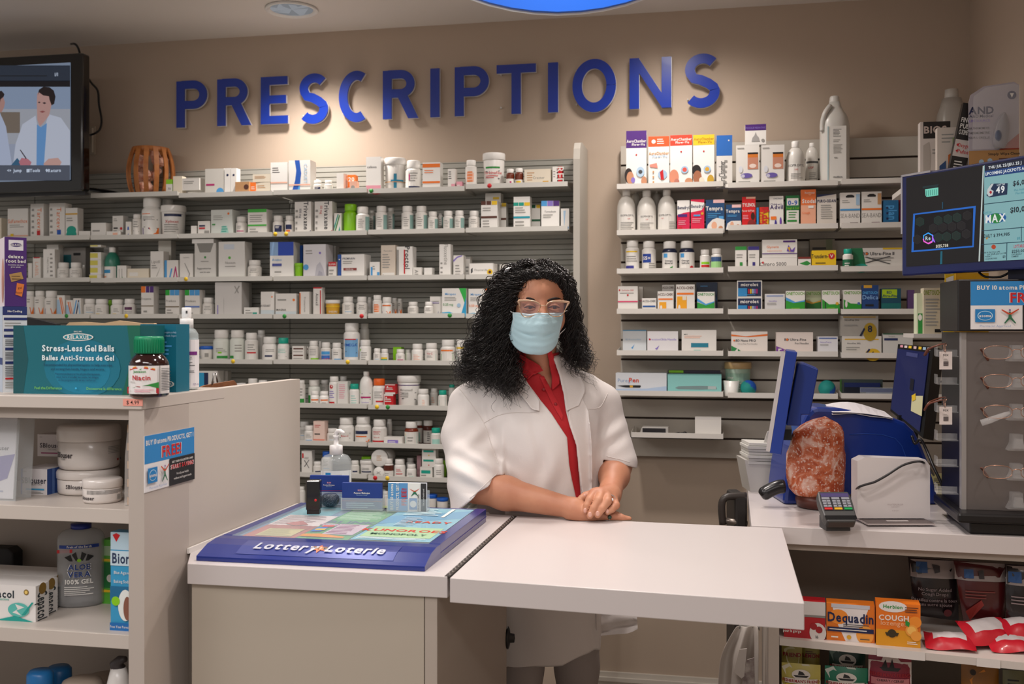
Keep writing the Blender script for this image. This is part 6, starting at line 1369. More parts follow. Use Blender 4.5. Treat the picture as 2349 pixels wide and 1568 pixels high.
# soft balls
for i, (x0, x1, yt) in enumerate(((1698, 1735.5, 874), (1877, 1917, 876))):
    yb_ = RF+.05; a_, b_ = onY(x0, 880, yb_), onY(x1, 880, yb_); r_ = (b_.x-a_.x)/2
    m = MB(); m.sphere((0, 0, r_), r_, M('#18918a', .7), 24, 16)
    for j, f in enumerate(m.f):
        c = sum((Vector(m.v[v]) for v in f), Vector())/len(f)
        if c.x*.8+(c.z-r_)*.9*(1 if i == 0 else -1)+c.y*.2 > r_*.35: m.m[j] = m.mi(M('#1a57b8', .7))
    o = m.build('stress_ball', loc=((a_.x+b_.x)/2, yb_, onshelf(6, 1))); tag(o, ['teal and blue ball right of the paper cup on the sixth slatwall shelf', 'teal and blue ball right of the edge-on blue monitor'][i], 'ball', None)
# comb packs
t = empty('comb_pack', (onY(1928, 900, RF+.06).x, RF+.06, onshelf(6, 2)), 0, 'clear pack with large dark blue comb leaning on sixth slatwall shelf', 'comb pack')
m = MB(); m.box(0, .145, 0, .003, 0, .062, M('#3f4a48', .3)).box(-.002, .004, -.002, .004, 0, .062, M('#3a6a2c', .4)); m.build('backing_card', t)
m = MB(); m.box(.012, .135, -.012, -.002, .034, .05, M('#14255c', .4))
for i in range(26): m.box(.012+i*.0024, .0132+i*.0024, -.011, -.004, .006, .034, M('#2a3040', .4))
m.build('comb', t)
t = empty('comb_pack', (onY(1974, 900, RF+.03).x, RF+.03, onshelf(6, 2)), 0, 'smaller blue comb in clear pack lying in front of the larger one', 'comb pack')
m = MB(); m.box(0, .12, 0, .014, .018, .032, M('#1c3f9c', .3))
for i in range(30): m.box(.02+i*.0028, .0215+i*.0028, .002, .01, .004, .018, M('#8a9ac0', .4))
m.build('comb', t); m = MB(); m.box(-.002, .13, -.004, .0, .0, .035, thinclear('#dfe8ea', .2)); m.build('plastic_sleeve', t)
# small tray things on the lowest shelf
z7 = onshelf(7, 0)
t = empty('label_printer', (onY(1500, 1000, RF+.06).x, RF+.06, z7), 0, 'small grey device with dark window on the lowest slatwall shelf', 'device')
m = MB(); m.prism([(-.05, 0), (.055, 0), (.055, .032), (-.042, .032), (-.05, .01)], -.03, .03, M('#c0bdb8', .4)); m.build('casing', t, bevel=.003)
m = MB(); m.box(-.04, .045, -.0315, -.03, .012, .028, M('#2a2a2e', .2)); m.build('window', t)
q = onY(1552, 1000, RF+.05); m = MB()
for i, (a, b, c) in enumerate(((0, 0, .006), (.012, .01, .005), (.02, -.004, .007), (.03, .006, .008), (.006, .02, .006))): m.sphere((a, b, c), (.009, .006, c), M('#1a181a', .5), 8, 6)
tag(m.build('cable_clips', loc=(q.x, q.y, z7)), 'small heap of black clips beside the grey device, lowest slatwall shelf', 'clips', kind='stuff')

# ---- corner shelf with blister packs, behind the lottery screen
ZC = 1.89; t = empty('corner_shelf', (.66, 3.45, ZC), 0, 'white corner shelf mostly hidden behind the lottery screen', 'shelf')
MB().box(-.11, .215, -.22, .2, -.016, 0, M('#d0cac2', .5)).build('shelf_board', t)
MB().box(.2, .215, -.2, .15, -.1, -.0165, M('#c0bab2', .5)).build('support_rail', t)
def std(name, x0, x1, yt, Y0, dep, col, dec, label, rot=0, z=ZC, side=None):
    p, q = onY(x0, yt, Y0), onY(x1, yt, Y0); m = MB(); carton(m, q.x-p.x, dep, p.z-z, col, dec, side)
    return tag(m.build(name, loc=((p.x+q.x)/2, Y0+dep/2, z), rot=(0, rot, 0)), label, 'box')
std('medical_box', 2111, 2180, 280, 3.5, .04, '#d8d0ca', 'r .1 0 1 .25 #17120f;T .5 .12 .1 #c9b9b0 BIOS;p #b8b0a8 .1 .35 .3 .3 .35 .5 .3 1 .1 1;t .6 .32 .05 dg Pill;g .4 .4 .9 .5 2', 'white box with black top band reading BIOS above the lottery screen')
std('medical_box', 2150, 2200, 293, 3.36, .03, '#d3c9bf', 'g .2 .1 .8 .3 3;p #c86a2a .5 .5 1 .4 1 1 .5 1;p #2a4a7a .1 .7 .4 .6 .4 1 .1 1;p #8fa870 .7 .2 1 .1 1 .4 .7 .5', 'pale orange-accented box between the black-topped boxes')
o = std('medical_box', 2185, 2222, 236, 3.3, .03, '#17120f', 'T .55 .22 .06 w FINGER;T .55 .3 .06 w PULSE;T .55 .38 .06 w OXIMETER;r 0 .48 1 .7 #cfc6c0;c .2 .55 .08 red;t .6 .55 .05 red Oxygen;c .2 .63 .06 red;t .6 .63 .05 red Pulse;g .2 .75 .8 .9 4 w', 'leaning black oximeter box with white lettering above the lottery screen', rot=.2)
o.location.x -= .015
p_, q_ = onY(2222, 192, 3.26), onY(2337, 192, 3.26); w_ = q_.x-p_.x; h_ = p_.z-ZC
t = empty('thermometer_pack', (p_.x, 3.26, ZC), 0, 'large clear blister pack holding a grey ear thermometer, orange card base', 'blister pack')
m = MB(); pr = [(0, 0), (w_, 0), (w_, h_*.97), (w_*.9, h_), (w_*.3, h_*.965), (.04*w_, h_*.88), (0, h_*.8)]; m.prism(pr, .0, .004, M('#b3aeb8', .25, coat=.5))
decor(m, 'T .25 .29 .075 navy AND;t .25 .35 .03 navy A&D Medical;t .22 .4 .025 lpurple LIFE SOURCE;t .2 .48 .022 dg EAR THERMOMETER;t .2 .53 .022 dg THERMOMETRE;t .2 .58 .022 dg POUR L OREILLE;o .86 .14 .09 .045 #1a2c5a;p w .82 .12 .9 .12 .86 .17;p #a8442a .6 .72 1 .55 1 .75;r 0 .72 1 1 #b88a54;T .7 .76 .025 #3a2a1c Simply Wipe Clean;g .6 .8 .95 .95 5 brown;c .25 .84 .05 lblue;c .42 .83 .05 lblue', w_, h_, lambda x, z, e: (x, -e, z)); m.build('card_back', t)
m = MB(); loftm(m, [oval(h_*z, w_*rx, .012, 20, 2) for z, rx in ((.3, .1), (.36, .15), (.5, .15), (.58, .12), (.65, .06), (.67, .02))], M('#8f8c94', .3)); m.build('thermometer', t, loc=(w_*.52, -.013, 0), rot=(0, .12, 0))
m = MB(); m.sphere((0, 0, 0), (w_*.07, .004, h_*.06), M('#1c3c6a', .3)); m.build('thermometer_button', t, loc=(w_*.55, -.026, h_*.42))
m = MB(); m.prism([(w_*.03, h_*.28), (w_*.97, h_*.28), (w_*.97, h_*.93), (w_*.85, h_*.96), (w_*.3, h_*.93), (w_*.05, h_*.84)], -.03, -.0285, thinclear('#ffffff', .12, .03)); m.build('blister', t)
aj, bj = onY(2150, 300, 3.72), onY(2210, 300, 3.72); hj2 = onY(2190, 205, 3.72).z-1.93; wj2 = (bj.x-aj.x)/2
# second jug at the back on the slatwall's top shelf
q = onY(2182, 300, 3.95); hj2 = onY(2190, 206, 3.95).z-SH[('R', 1, 2)]
t = empty('plastic_jug', (q.x, 3.945, SH[('R', 1, 2)]), 0, 'hazy plastic jug partly hidden behind the boxes above lottery screen', 'jug')
m = MB(); loftm(m, [oval(z*hj2, .052*s, .06*s) for z, s in ((0, .9), (.015, .98), (.55, 1), (.74, .9), (.82, .72), (.9, .6))], M('#bdb8b0', .3, 0, alpha=.75)); m.build('jug_body', t)
m = MB(); m.lathe([(.022, hj2*.89), (.024, hj2*.9), (.022, hj2)], M('#cfcbc4', .4), 20); m.build('cap', t)

hdr = zat(2250, 640, 2.78)-CZ+.0005
# ---- lottery screen on its post
d0 = 2.9; Lp = W(2068, 633, d0); MR = math.atan2(-.792, .611)
t = empty('lottery_screen', Lp, MR, 'navy-framed lottery jackpot screen on a post at right', 'screen')
f = Face((Lp.x, Lp.y), MR); zb = Lp.z
hM = f.xz(2079, 401)[1]-zb; wM = .50
x0f = 0
m = MB(); nb = M('#0c1a55', .25, coat=.5); sxa = f.xz(2080, 500)[0]; sza = f.xz(2081, 611)[1]-zb; szb = f.xz(2085, 407)[1]-zb
b_ = .012
m.box(0, wM, .0, .035, 0, hM, nb); o = m.build('bezel', t, bevel=.005)
m = MB(); m.box(-.0015, .004, -.0012, .03, hM*.42, hM*1.0, M('#c9c6cc', .2, .6)).box(0, .1, -.0012, .03, hM-.004, hM+.0015, M('#c9c6cc', .2, .6)); m.build('chrome_trim', t)
m = MB(); Y0 = -.002
m.box(sxa, wM-.012, Y0, 0, sza, szb, E('#100e14', .5))
def G(pts, c, l=1, e=.6): m.add([(x, Y0-l*.0003, z-zb) for x, z in [f.xz(*q) for q in pts]], [tuple(range(len(pts)))], E(c, e))
def GR(x0, y0, x1, y1, c, l=1, sl=-.16, e=.6): G([(x0, y1), (x1, y1+sl*(x1-x0)), (x1, y0+sl*(x1-x0)), (x0, y0)], c, l, e)
ox, oy, sc = 2050, 340, 3.565
def C2(x, y): return (ox+x/sc, oy+y/sc)
G([C2(265, 385), C2(275, 398), C2(370, 385), C2(370, 320), C2(262, 335)], '#7fe0c8', 1, .8); G([C2(243, 330), C2(365, 315), C2(375, 292), C2(243, 312)], '#16343a', 1)
for k in range(6): G([C2(272+k*16, 390-k*2), C2(276+k*16, 390-k*2), C2(278+k*16, 345-k*2), C2(274+k*16, 345-k*2)], '#2a8a7c', 2)
fr_ = [(165, 535), (677, 470), (660, 808), (150, 850)]; fi = [(180, 545), (657, 488), (648, 796), (168, 835)]
for a in range(4):
    b = (a+1) % 4; G([C2(*fr_[a]), C2(*fi[a]), C2(*fi[b]), C2(*fr_[b])][::1], '#1a68c8', 1, .9)
G([C2(*q) for q in fi][::-1], '#0c0b10', 1, .3)
def hexa(x, y, r, c, l, e=.5):
    G([C2(x+r*math.cos(math.pi/6+k*math.pi/3), y+r*math.sin(math.pi/6+k*math.pi/3)-0) for k in range(6)][::-1], c, l, e)
for x, y in ((370, 590), (450, 578), (525, 565), (370, 728), (440, 722), (518, 715), (220, 600)): hexa(x, y, 40, '#1c4a42', 2, .5); hexa(x, y, 36, '#13302c', 3, .5)
for x, y in ((330, 655), (405, 645), (482, 640), (560, 632), (608, 550), (600, 700), (200, 745)): hexa(x, y, 40, '#3a363e', 2, .4); hexa(x, y, 36, '#1c1a20', 3, .4)
hexa(290, 735, 48, '#2a9af0', 4, 1.2); G([C2(245, 740), C2(252, 765), C2(292, 785), C2(325, 770), C2(322, 745)], '#e05ac8', 5, 1.2); hexa(290, 735, 38, '#12101a', 6, .4)
G([C2(325, 700), C2(335, 735), C2(350, 770), C2(340, 768), C2(322, 740)], '#a05ae0', 7, 1.2)
def GT(x, y, h, s, c, l=4, wpx=None, bold=1, e=.8): f2 = Face((Lp.x, Lp.y), MR); mm = MB(); f2.text(mm, *C2(x, y), h/sc, s, E(c, e), 0, bold, wpx/sc if wpx else None); m.add([(a, Y0-l*.0003, b-zb) for a, b_, b in mm.v], mm.f, E(c, e))
GT(290, 735, 30, 'Re', '#d0e8f0', 8); GT(405, 797, 22, '$125,758', '#f0ead8', 8, 105)
G([C2(388, 842), C2(384, 948), C2(402, 945), C2(404, 840)], '#12748c', 1); G([C2(402, 440), C2(402, 495), C2(410, 494), C2(410, 438)], '#1a5a78', 2)
bgc = '#9fd6da'
R0 = 1066+420
def lx(y): return 745-(y-140)*.052
def GP(y0, y1, c, l, xa=None, xb=R0, k0=0, k1=0):
    """band between rows measured at the panel's left edge, running right with the screen's slope"""
    s = lambda x, y: y-(x-740)*(.155-(y-140)*.000135)
    xa = xa or lx(y0); G([C2(xa, s(xa, y1)), C2(xb, s(xb, y1)), C2(xb, s(xb, y0)), C2(xa, s(xa, y0))], c, l)
m2x = f.xz(2349+100, 500)
GP(140, 925, bgc, 1); GP(140, 188, '#15203c', 2, 750); GP(188, 240, '#1a4a90', 2, 750)
GT(925, 142, 24, 'THU JUL 22/JEU. 22 JUL', '#e8f0f0', 4, 330) if False else None
GT(915, 138, 22, 'THU JUL 22/JEU. 22 J', '#f0f4f4', 4, 300); GT(912, 188, 24, 'UPCOMING JACKPOTS A', '#f0f4f4', 4, 318)
for y_, xa in ((458, 738), (674, 728), (786, 722)): GP(y_-3, y_+3, '#15455c', 3, xa)
G([C2(735, 145), C2(700, 925), C2(712, 924), C2(746, 144)], '#e6f4f0', 3)
G([C2(1048, 640), C2(1048, 760), C2(1054, 759), C2(1054, 639)], '#15455c', 3); G([C2(930, 772), C2(928, 915), C2(934, 914), C2(936, 771)], '#15455c', 3)
G([C2(765, 385), C2(790, 402), C2(935, 378), C2(940, 285), C2(800, 290)], '#15345c', 3)
G([C2(770, 370), C2(785, 395), C2(815, 385), C2(825, 350), C2(800, 335), C2(825, 290), C2(805, 292), C2(775, 335)], '#f0f4f4', 4)
G([C2(790, 360), C2(800, 375), C2(812, 365), C2(808, 348), C2(796, 348)], '#d02030', 5)
GT(880, 338, 52, '49', '#f4f6f6', 5, 90); GT(885, 297, 14, 'LOTTO', '#e8f0f4', 5)
GT(1030, 282, 38, '$6,0', '#15202c', 5, 120); GT(1060, 335, 17, 'Plus Additional', '#3a8a9c', 5, 170, 0); GT(1060, 362, 17, 'Plus des lots', '#3a8a9c', 5, 170, 0)
o_ = [C2(840+88*math.cos(-a*math.pi/10), 572+42*math.sin(-a*math.pi/10)-8*math.cos(a*math.pi/10)) for a in range(20)]
G(o_, '#1a6ab8', 3); o_ = [C2(845+50*math.cos(-a*math.pi/10), 572+42*math.sin(-a*math.pi/10)) for a in range(20)]; G(o_, '#2a9a4a', 4)
GT(840, 572, 62, 'MAX', '#f4f6f6', 5, 165); GT(775, 522, 22, 'Lotto', '#3a9aa8', 5, None, 0); GT(1020, 500, 42, '$10,0', '#15202c', 5, 150)
GT(780, 716, 28, 'DAILY', '#2a3a3c', 5, 66); G([C2(760, 735), C2(770, 748), C2(782, 728), C2(772, 728)], '#e8a030', 5); GT(890, 706, 24, '$ 394,985', '#15303c', 5, 140); GT(1030, 735, 18, '$2', '#2a8a9c', 5)
G([C2(825+19*math.cos(-a*math.pi/6), 806+19*math.sin(-a*math.pi/6)) for a in range(12)], '#d8502a', 4); GT(800, 850, 12, '$1,000 A DAY for LIFE', '#15303c', 5, 150); GT(850, 862, 12, 'par JOUR pour LA VIE', '#15303c', 5, 150); GT(782, 885, 11, 'TODAY', '#15303c', 5); GT(805, 902, 11, "AUJOURD'HUI", '#15303c', 5, 105); GT(910, 885, 18, '$3', '#15303c', 5)
GT(1035, 800, 24, 'LOTTARIO', '#c82a4a', 5, 90); GT(1025, 840, 22, '$250,00', '#15303c', 5, 120); GT(1015, 866, 12, 'SATURDAY', '#15303c', 5, 85); GT(1000, 884, 12, 'SAMEDI', '#15303c', 5, 55)
m.build('display', t)
c = W(2315, 640, 2.74)
m = MB(); m.box(-.028, .028, -.02, .02, -.5, 0.05, M('#0c1230', .3)); 
q = f.xz(2312, 640)[0]
m = MB(); m.box(q-.028, q+.028, .036, .07, CZ+hdr-Lp.z, .1, M('#0c1230', .4)); m.build('post', t)
m = MB(); m.tube(smooth([(q-.11, .03, -.0), (q-.09, .03, -.012), (q-.05, .035, -.014), (q-.02, .04, .0)]), .003, M('k', .4), 8); m.build('cable_loop', t)

# ---- eyewear tower
RY = 2.80; X0 = onY(2205, 900, RY).x; X1 = .868
t = empty('eyewear_display', (X0, RY, CZ), 0, 'grey eyewear display tower on black base holding reading glasses', 'display rack')
zt_ = zat(2250, 762, RY)-CZ
m = MB(); m.box(.012, X1-X0, .0, .012, .055, zt_, M('#77716f', .38, .55)); m.build('front_panel', t)
m = MB(); m.box(0, .0115, -.003, .02, .055, zt_, M('#9a9694', .3, .2)); m.build('corner_strip', t)
m = MB(); m.box(.002, .014, .0205, .25, .055, zt_, M('#151213', .4)).box(.0145, X1-X0, .24, .25, .055, zt_, M('#151213', .4)); m.build('side_panel', t)
m = MB(); bm_ = M('#121012', .35); m.prismz([(-.02, -.06), (X1-X0, -.06), (X1-X0, .25), (-.02, .25)], .03, .0545, bm_); m.build('base_tray', t, bevel=.006)
m = MB(); m.prismz([(.012, -.035), (X1-X0-.01, -.035), (X1-X0-.01, .24), (.012, .24)], 0, .0295, bm_); m.build('base_foot', t, bevel=.004)
hz0, hz1 = zat(2250, 760, RY-.02)-CZ, zat(2250, 640, RY-.02)-CZ; hx0 = onY(2197, 700, RY-.02).x-X0
m = MB(); m.box(hx0, X1-X0, -.02, .2, max(hz0, zt_+.0005), hz1, M('#141113', .4)); m.build('header_box', t, bevel=.003)
f4 = onY(2228, 755, RY-.03); f5 = onY(2228, 645, RY-.03)
m = MB(); promo(m, .255, f5.z-f4.z); o = m.build('promotion_card', t, loc=(f4.x-X0, -.0225, f4.z-CZ)); 
o['label'] = 'blue, white and black FREE offer card'
clr = thinclear('#e6e6e6', .13, .06)
def nose(zc, nm='nose_rest'):
    m = MB(); x = onY(2332, 1000, RY-.02).x-X0
    m.prism([(-.012, .018), (.012, .018), (.013, -.004), (.022, -.022), (-.022, -.022), (-.013, -.004)], -.03, -.001, clr); m.prism([(-.008, .008), (.008, .008), (.012, -.015), (-.012, -.015)], -.045, -.03, clr)
    m.build(nm, t, loc=(x, 0, zc-CZ))
NZ = [zat(2332, y, RY-.02) for y in (808, 873, 943, 1012, 1080, 1146)]
for z in NZ: nose(z)
for i, y in enumerate((805, 868, 932, 996, 1055, 1117)):
    z = zat(2185, y, 2.86)-CZ
    for dy in (.045, ):
        m = MB(); m.box(-.05, 0, dy, dy+.002, z-.012, z+.004, clr).box(-.052, -.05, dy-.015, dy+.02, z-.012, z+.012, clr).box(-.05, 0, dy-.015, dy+.02, z-.014, z-.012, clr); m.build('side_peg', t)
gold = M('#c49a84', .2, .85); tort = M('#6a3a2a', .3)
def glasses(label, loc, rotz=0, s=1, tagged=False, bag=False):
    g = empty('reading_glasses', loc, rotz, label, 'glasses'); hw = .033*s; gap = .01*s
    for sd in (-1, 1):
        c = sd*(hw+gap); pts = []
        for k in range(24):
            a = 2*math.pi*k/24; cx, cz = math.cos(a), math.sin(a)
            pts.append((c+hw*math.copysign(abs(cx)**.75, cx), .003*abs(cx*sd+.3), .0165*s*math.copysign(abs(cz)**.8, cz)*(1.0 if cz > 0 else .95)))
        MB().tube(pts, .0009, gold, 6, closed=True).build('rim', g)
        m = MB(); m.add([(x, y, z) for x, y, z in pts], [tuple(range(24))], thinclear('#f0e8e4', .08, .02)); m.build('lens', g)
        m = MB(); e_ = sd*(2*hw+gap); m.tube(smooth([(e_, .002, .009), (e_+sd*.004, .004, .009), (e_+sd*.003, .015, .007), (e_-sd*.01, .04, -.004), (e_-sd*.022, .05, -.02)]), [.0012]*4+[.0012]*4+[.0022]*4+[.003]*5, tort, 6); m.build('temple', g)
    MB().tube(smooth([(-gap, 0, .004), (-gap*.5, -.002, .008), (gap*.5, -.002, .008), (gap, 0, .004)]), .001, gold, 6).build('bridge', g)
    return g
gx = onY(2332, 1000, RY-.048).x
for i, (k, lab) in enumerate(((0, 'gold rimmed reading glasses in the top row of the eyewear tower'), (1, 'gold rimmed reading glasses in the second row of the eyewear tower'), (2, 'gold rimmed reading glasses with plastic sleeve on one arm, third row'), (4, 'gold rimmed reading glasses alone near the tower bottom'))):
    g = glasses(lab, (gx, RY-.05, NZ[k]+.0), 0)
    if k == 2:
        m = MB(); m.tube([(-.08, .006, -.028), (-.06, .0, -.02), (-.03, -.006, -.006), (-.018, -.006, -.0)], [.008, .008, .006, .003], thinclear('#f4f4f4', .22, .1), 8); m.build('plastic_sleeve', g)
for y, lab in ((800, 'reading glasses on the top side peg with hanging price tag'), (925, 'reading glasses on a middle side peg with hanging price tag')):
    z = zat(2180, y, 2.84); g = glasses(lab, (X0-.03, 2.83, z+.004), 1.35, .7)
    m = MB(); decor(m, 'r 0 0 1 1 #e0d6d2;T .5 .2 .1 dg FGX;g .3 .4 .7 .5 2;r .3 .55 .7 .8 #8a8080;g .3 .55 .7 .8 5 k', .032, .045, lambda x, zz, e: (x-.016, -e, zz-.055)); m.box(-.016, .016, .0, .0006, -.055, -.01, M('#ddd4d0', .5)); m.build('price_tag', g, rot=(0, 0, -1.35+TH), loc=(-.025, 0, 0))
# ---- terminal, screens and things on the right counter; camera-facing frames
def frame(px, py, d, name, label, cat, rz=TH):
    q = W(px, py, d); return empty(name, (q.x, q.y, CZ), rz, label, cat), q
def PX(px, py, d, q): return ((px-CX)*d/FPX-(q.x*CT+q.y*ST), EYE-(py-HY)*d/FPX-CZ)
def CE(x, y): return (1640+x/3.267, 780+y/3.267)
bl2 = M('#0b2f86', .35, coat=.3)
d = 3.02; t, q = frame(1980, 1150, d, 'lottery_terminal', 'large blue curved lottery terminal behind the salt rock', 'terminal')
sil = [(513, 1235), (520, 1150), (545, 950), (575, 800), (640, 660), (690, 560), (730, 515), (770, 503), (920, 507), (1150, 545), (1340, 580), (1430, 615), (1500, 680), (1560, 800), (1620, 950), (1690, 1235)]
P_ = [PX(*CE(x, y), d, q) for x, y in sil]; P_ = [(x, max(z, 0)) for x, z in P_]
m = MB(); m.prism(P_, .0, .2, bl2); m.build('housing', t, bevel=.012)
inn = [(1010, 705), (1120, 700), (1250, 705), (1350, 735), (1400, 790), (1440, 900), (1480, 1150)]
m = MB(); m.tube([(x, -.001, z) for x, z in [PX(*CE(a, b), d, q) for a, b in inn]], .0012, M('#1c4aa8', .3), 6); m.build('panel_seam', t)
m = MB()
for i in range(8): x, z = PX(*CE(560-i*1.5, 900+i*14), d, q); m.box(x-.0015, x+.0015, -.0012, 0, z-.001, z+.001, M('k'))
m.build('vent_hole', t)['kind'] = 'stuff'
# paper on it
t, q = frame(1985, 950, 2.98, 'receipt_paper', 'curled white paper sheet resting on top of the blue terminal', 'paper'); q0 = q
zz = PX(1985, 950, 3.1, q)[1]
V = []; m = MB()
for i in range(9):
    u = i/8; x = -.085+.175*u; zt0 = .022*math.sin(u*math.pi)*.5-.016*u*1.0
    for y, dz in ((-.0, -.003-.006*math.sin(u*3)), (.10, .012+.004*math.sin(u*5))): V.append((x+y*.1, y, zt0+dz))
m.add(V, [(2*i, 2*i+2, 2*i+3, 2*i+1) for i in range(8)], M('#dcd8dc', .6))
m.add([(x, y, z-.0045-.002*math.sin(x*60)) for x, y, z in V], [(2*i, 2*i+2, 2*i+3, 2*i+1) for i in range(8)], M('#cfcbd0', .6)); o = m.build('sheet', t, loc=(0, .03, EYE-(942-HY)*3.02/FPX-CZ)); sdm = o.modifiers.new('thick', 'SOLIDIFY'); sdm.thickness = .0008
# edge-on blue monitor
d = 2.72; t, q = frame(1817, 1060, d, 'customer_display', 'blue monitor seen edge-on, leaning, left of the blue terminal', 'monitor', rz=-.045)
x_, z_ = PX(*CE(458, 850), d, q); hh = (EYE-(804-HY)*d/FPX)-(EYE-(1041-HY)*d/FPX)
m = MB(); wdt = 85/3.267*d/FPX
m.box(0, wdt, 0, .02, 0, hh*1.01, bl2).box(.004, wdt, .02, .26, 0, hh*1.01, bl2); m.build('housing', t, loc=(x_-wdt/2, 0, z_), rot=(0, .15, 0), bevel=.002)
m = MB(); m.box(-.0015, .0, .001, .26, .0, hh, M('#7d7c84', .15)).box(-.0105, .0, .0, .004, .004, hh*.99, M('#b9b4b4', .3)); m.build('screen', t, loc=(x_-wdt/2, 0, z_), rot=(0, .15, 0))
bk = [(585, 172), (628, 172), (733, 215), (672, 556), (610, 556), (605, 640), (500, 640)]
m = MB(); m.prism([PX(*CE(a, b), d+.05, q) for a, b in bk], .05, .2, M('#0a2a78', .4)); m.build('rear_housing', t, bevel=.003)
m = MB(); x2, z2 = PX(*CE(560, 640), d+.2, q); m.box(x2-.068, x2-.044, .2, .33, z2-.04, z2-.01, M('k', .4)); m.build('mounting_arm', t)
# dark touchscreen
cor = [W(*CE(1372, 28), 3.46), W(*CE(1640, 50), 3.32), W(*CE(1560, 735), 3.29), W(*CE(1314, 530), 3.43)]
cen = sum(cor, Vector())/4; t = empty('touch_monitor', (cen.x, cen.y, CZ), 0, 'black touchscreen with sticky notes leaning behind the blue terminal', 'monitor')
nrm = (cor[1]-cor[0]).cross(cor[3]-cor[0]).normalized()
if nrm.y < 0: nrm = -nrm
L_ = lambda p: (p.x-cen.x, p.y-cen.y, p.z-CZ)
def slab(cs, thick, mat, name, off=0):
    m = MB(); V = [L_(c+nrm*off) for c in cs]+[L_(c+nrm*(off+thick)) for c in cs]; n = len(cs)
    m.add(V, [tuple(range(n)), tuple(reversed(range(n, 2*n)))]+[(i, n+i, n+(i+1) % n, (i+1) % n) for i in range(n)], mat); bmsh = m.build(name, t); return bmsh
slab(cor, .045, M('#0d0c0f', .3), 'housing')
def bil(u, v): a = cor[0].lerp(cor[1], u); b = cor[3].lerp(cor[2], u); return a.lerp(b, v)
slab([bil(.03, .07), bil(.9, .07), bil(.9, .96), bil(.03, .96)], .002, M('#1c2350', .12, emit=.25), 'screen_glass', -.003)
for i, (u, c) in enumerate(((.08, 'pink'), (.2, '#e8d8d8'), (.32, 'yel'), (.46, '#d8b8b8'), (.6, 'yel'), (.72, 'lblue'), (.84, '#d8d8d8'))): slab([bil(u, .012), bil(u+.08, .012), bil(u+.08, .045), bil(u, .045)], .0006, M(c, .6), 'colour_tab', -.0012)
slab([bil(.6, .62), bil(.9, .56), bil(.93, .78), bil(.62, .8)], .001, M('#d8d4a8', .6), 'sticky_note', -.006); slab([bil(.6, .62), bil(.7, .57), bil(.72, .64), bil(.64, .68)], .0006, M('yel', .6), 'sticky_note', -.0075)
slab([bil(.3, .1), bil(.62, .1), bil(.62, .15), bil(.3, .15)], .0004, M('#3a4070', .4, emit=.2), 'screen_text', -.0045); slab([bil(.5, .42), bil(.6, .42), bil(.6, .56), bil(.5, .56)], .0004, M('#0d1024', .4), 'screen_icon', -.0045)
m = MB(); q3 = bil(.6, .98); m.box(q3.x-cen.x-.03, q3.x-cen.x+.03, q3.y-cen.y+.03, q3.y-cen.y+.06, 0, q3.z-CZ+.03, M('k', .4)); m.build('stand', t)
# salt rock lamp
d = 2.92; t, q = frame(1893, 1160, d, 'salt_lamp', 'pink and white salt rock lamp on a brown wooden base', 'lamp')
m = MB(); xa, _ = PX(*CE(650, 1220), d, q); xb, _ = PX(*CE(1035, 1220), d, q); bz = PX(*CE(840, 1182), d, q)[1]; r_ = (xb-xa)/2; xm = (xa+xb)/2
m.lathe([(r_*.8, 0), (r_*.92, .003), (r_, bz*.6), (r_*.97, bz), (r_*.5, bz+.002)], M('#5a2c22', .35, mix='#482018', scale=30), 36, c=(xm, .06)); m.build('wooden_base', t)
lr = [(1197, 690, 960), (1180, 640, 1008), (1130, 598, 1015), (1060, 585, 1016), (1000, 577, 1024), (930, 582, 1028), (870, 592, 1026), (800, 608, 1010), (740, 618, 1006), (700, 630, 1003), (660, 680, 990), (630, 730, 965), (605, 790, 915), (590, 850, 890), (584, 868, 878)]
V = []; n = 40; rn = np.random.default_rng(11); ph = rn.uniform(0, 6.28, (6,)); 
for j, (yy, a, b) in enumerate(lr):
    x0, z = PX(*CE(a, yy), d, q); x1, _ = PX(*CE(b, yy), d, q); cx = (x0+x1)/2; r = (x1-x0)/2
    for i in range(n):
        th = 2*math.pi*i/n; k = 1+.035*math.sin(3*th+ph[0]+z*40)+.03*math.sin(5*th+ph[1]-z*60)+.02*math.sin(9*th+ph[2]+z*110)
        if abs(math.sin(th)) < .3: k = 1+.3*(k-1)
        V.append((cx+r*k*math.cos(th), .06+min(r, .062)*k*.9*math.sin(th), max(z, bz)))
FF = [(j*n+i, j*n+(i+1) % n, (j+1)*n+(i+1) % n, (j+1)*n+i) for j in range(len(lr)-1) for i in range(n)]+[tuple(reversed(range(n))), tuple(range((len(lr)-1)*n, len(lr)*n))]
sm_ = bpy.data.materials.new('salt'); sm_.use_nodes = True; nt = sm_.node_tree; B = nt.nodes['Principled BSDF']
tc = nt.nodes.new('ShaderNodeTexCoord'); n1 = nt.nodes.new('ShaderNodeTexNoise'); n1.inputs['Scale'].default_value = 24; n1.inputs['Detail'].default_value = 6; n1.inputs['Distortion'].default_value = 1.2
rmp = nt.nodes.new('ShaderNodeValToRGB'); rmp.color_ramp.elements[0].position = .36; rmp.color_ramp.elements[0].color = lin('#b04a26'); rmp.color_ramp.elements[1].position = .66; rmp.color_ramp.elements[1].color = lin('#ecc8b8'); e2 = rmp.color_ramp.elements.new(.5); e2.color = lin('#cf7048')
n2 = nt.nodes.new('ShaderNodeTexNoise'); n2.inputs['Scale'].default_value = 160; n2.inputs['Detail'].default_value = 3
r2 = nt.nodes.new('ShaderNodeValToRGB'); r2.color_ramp.elements[0].position = .56; r2.color_ramp.elements[0].color = (0, 0, 0, 1); r2.color_ramp.elements[1].position = .68; r2.color_ramp.elements[1].color = (1, 1, 1, 1)
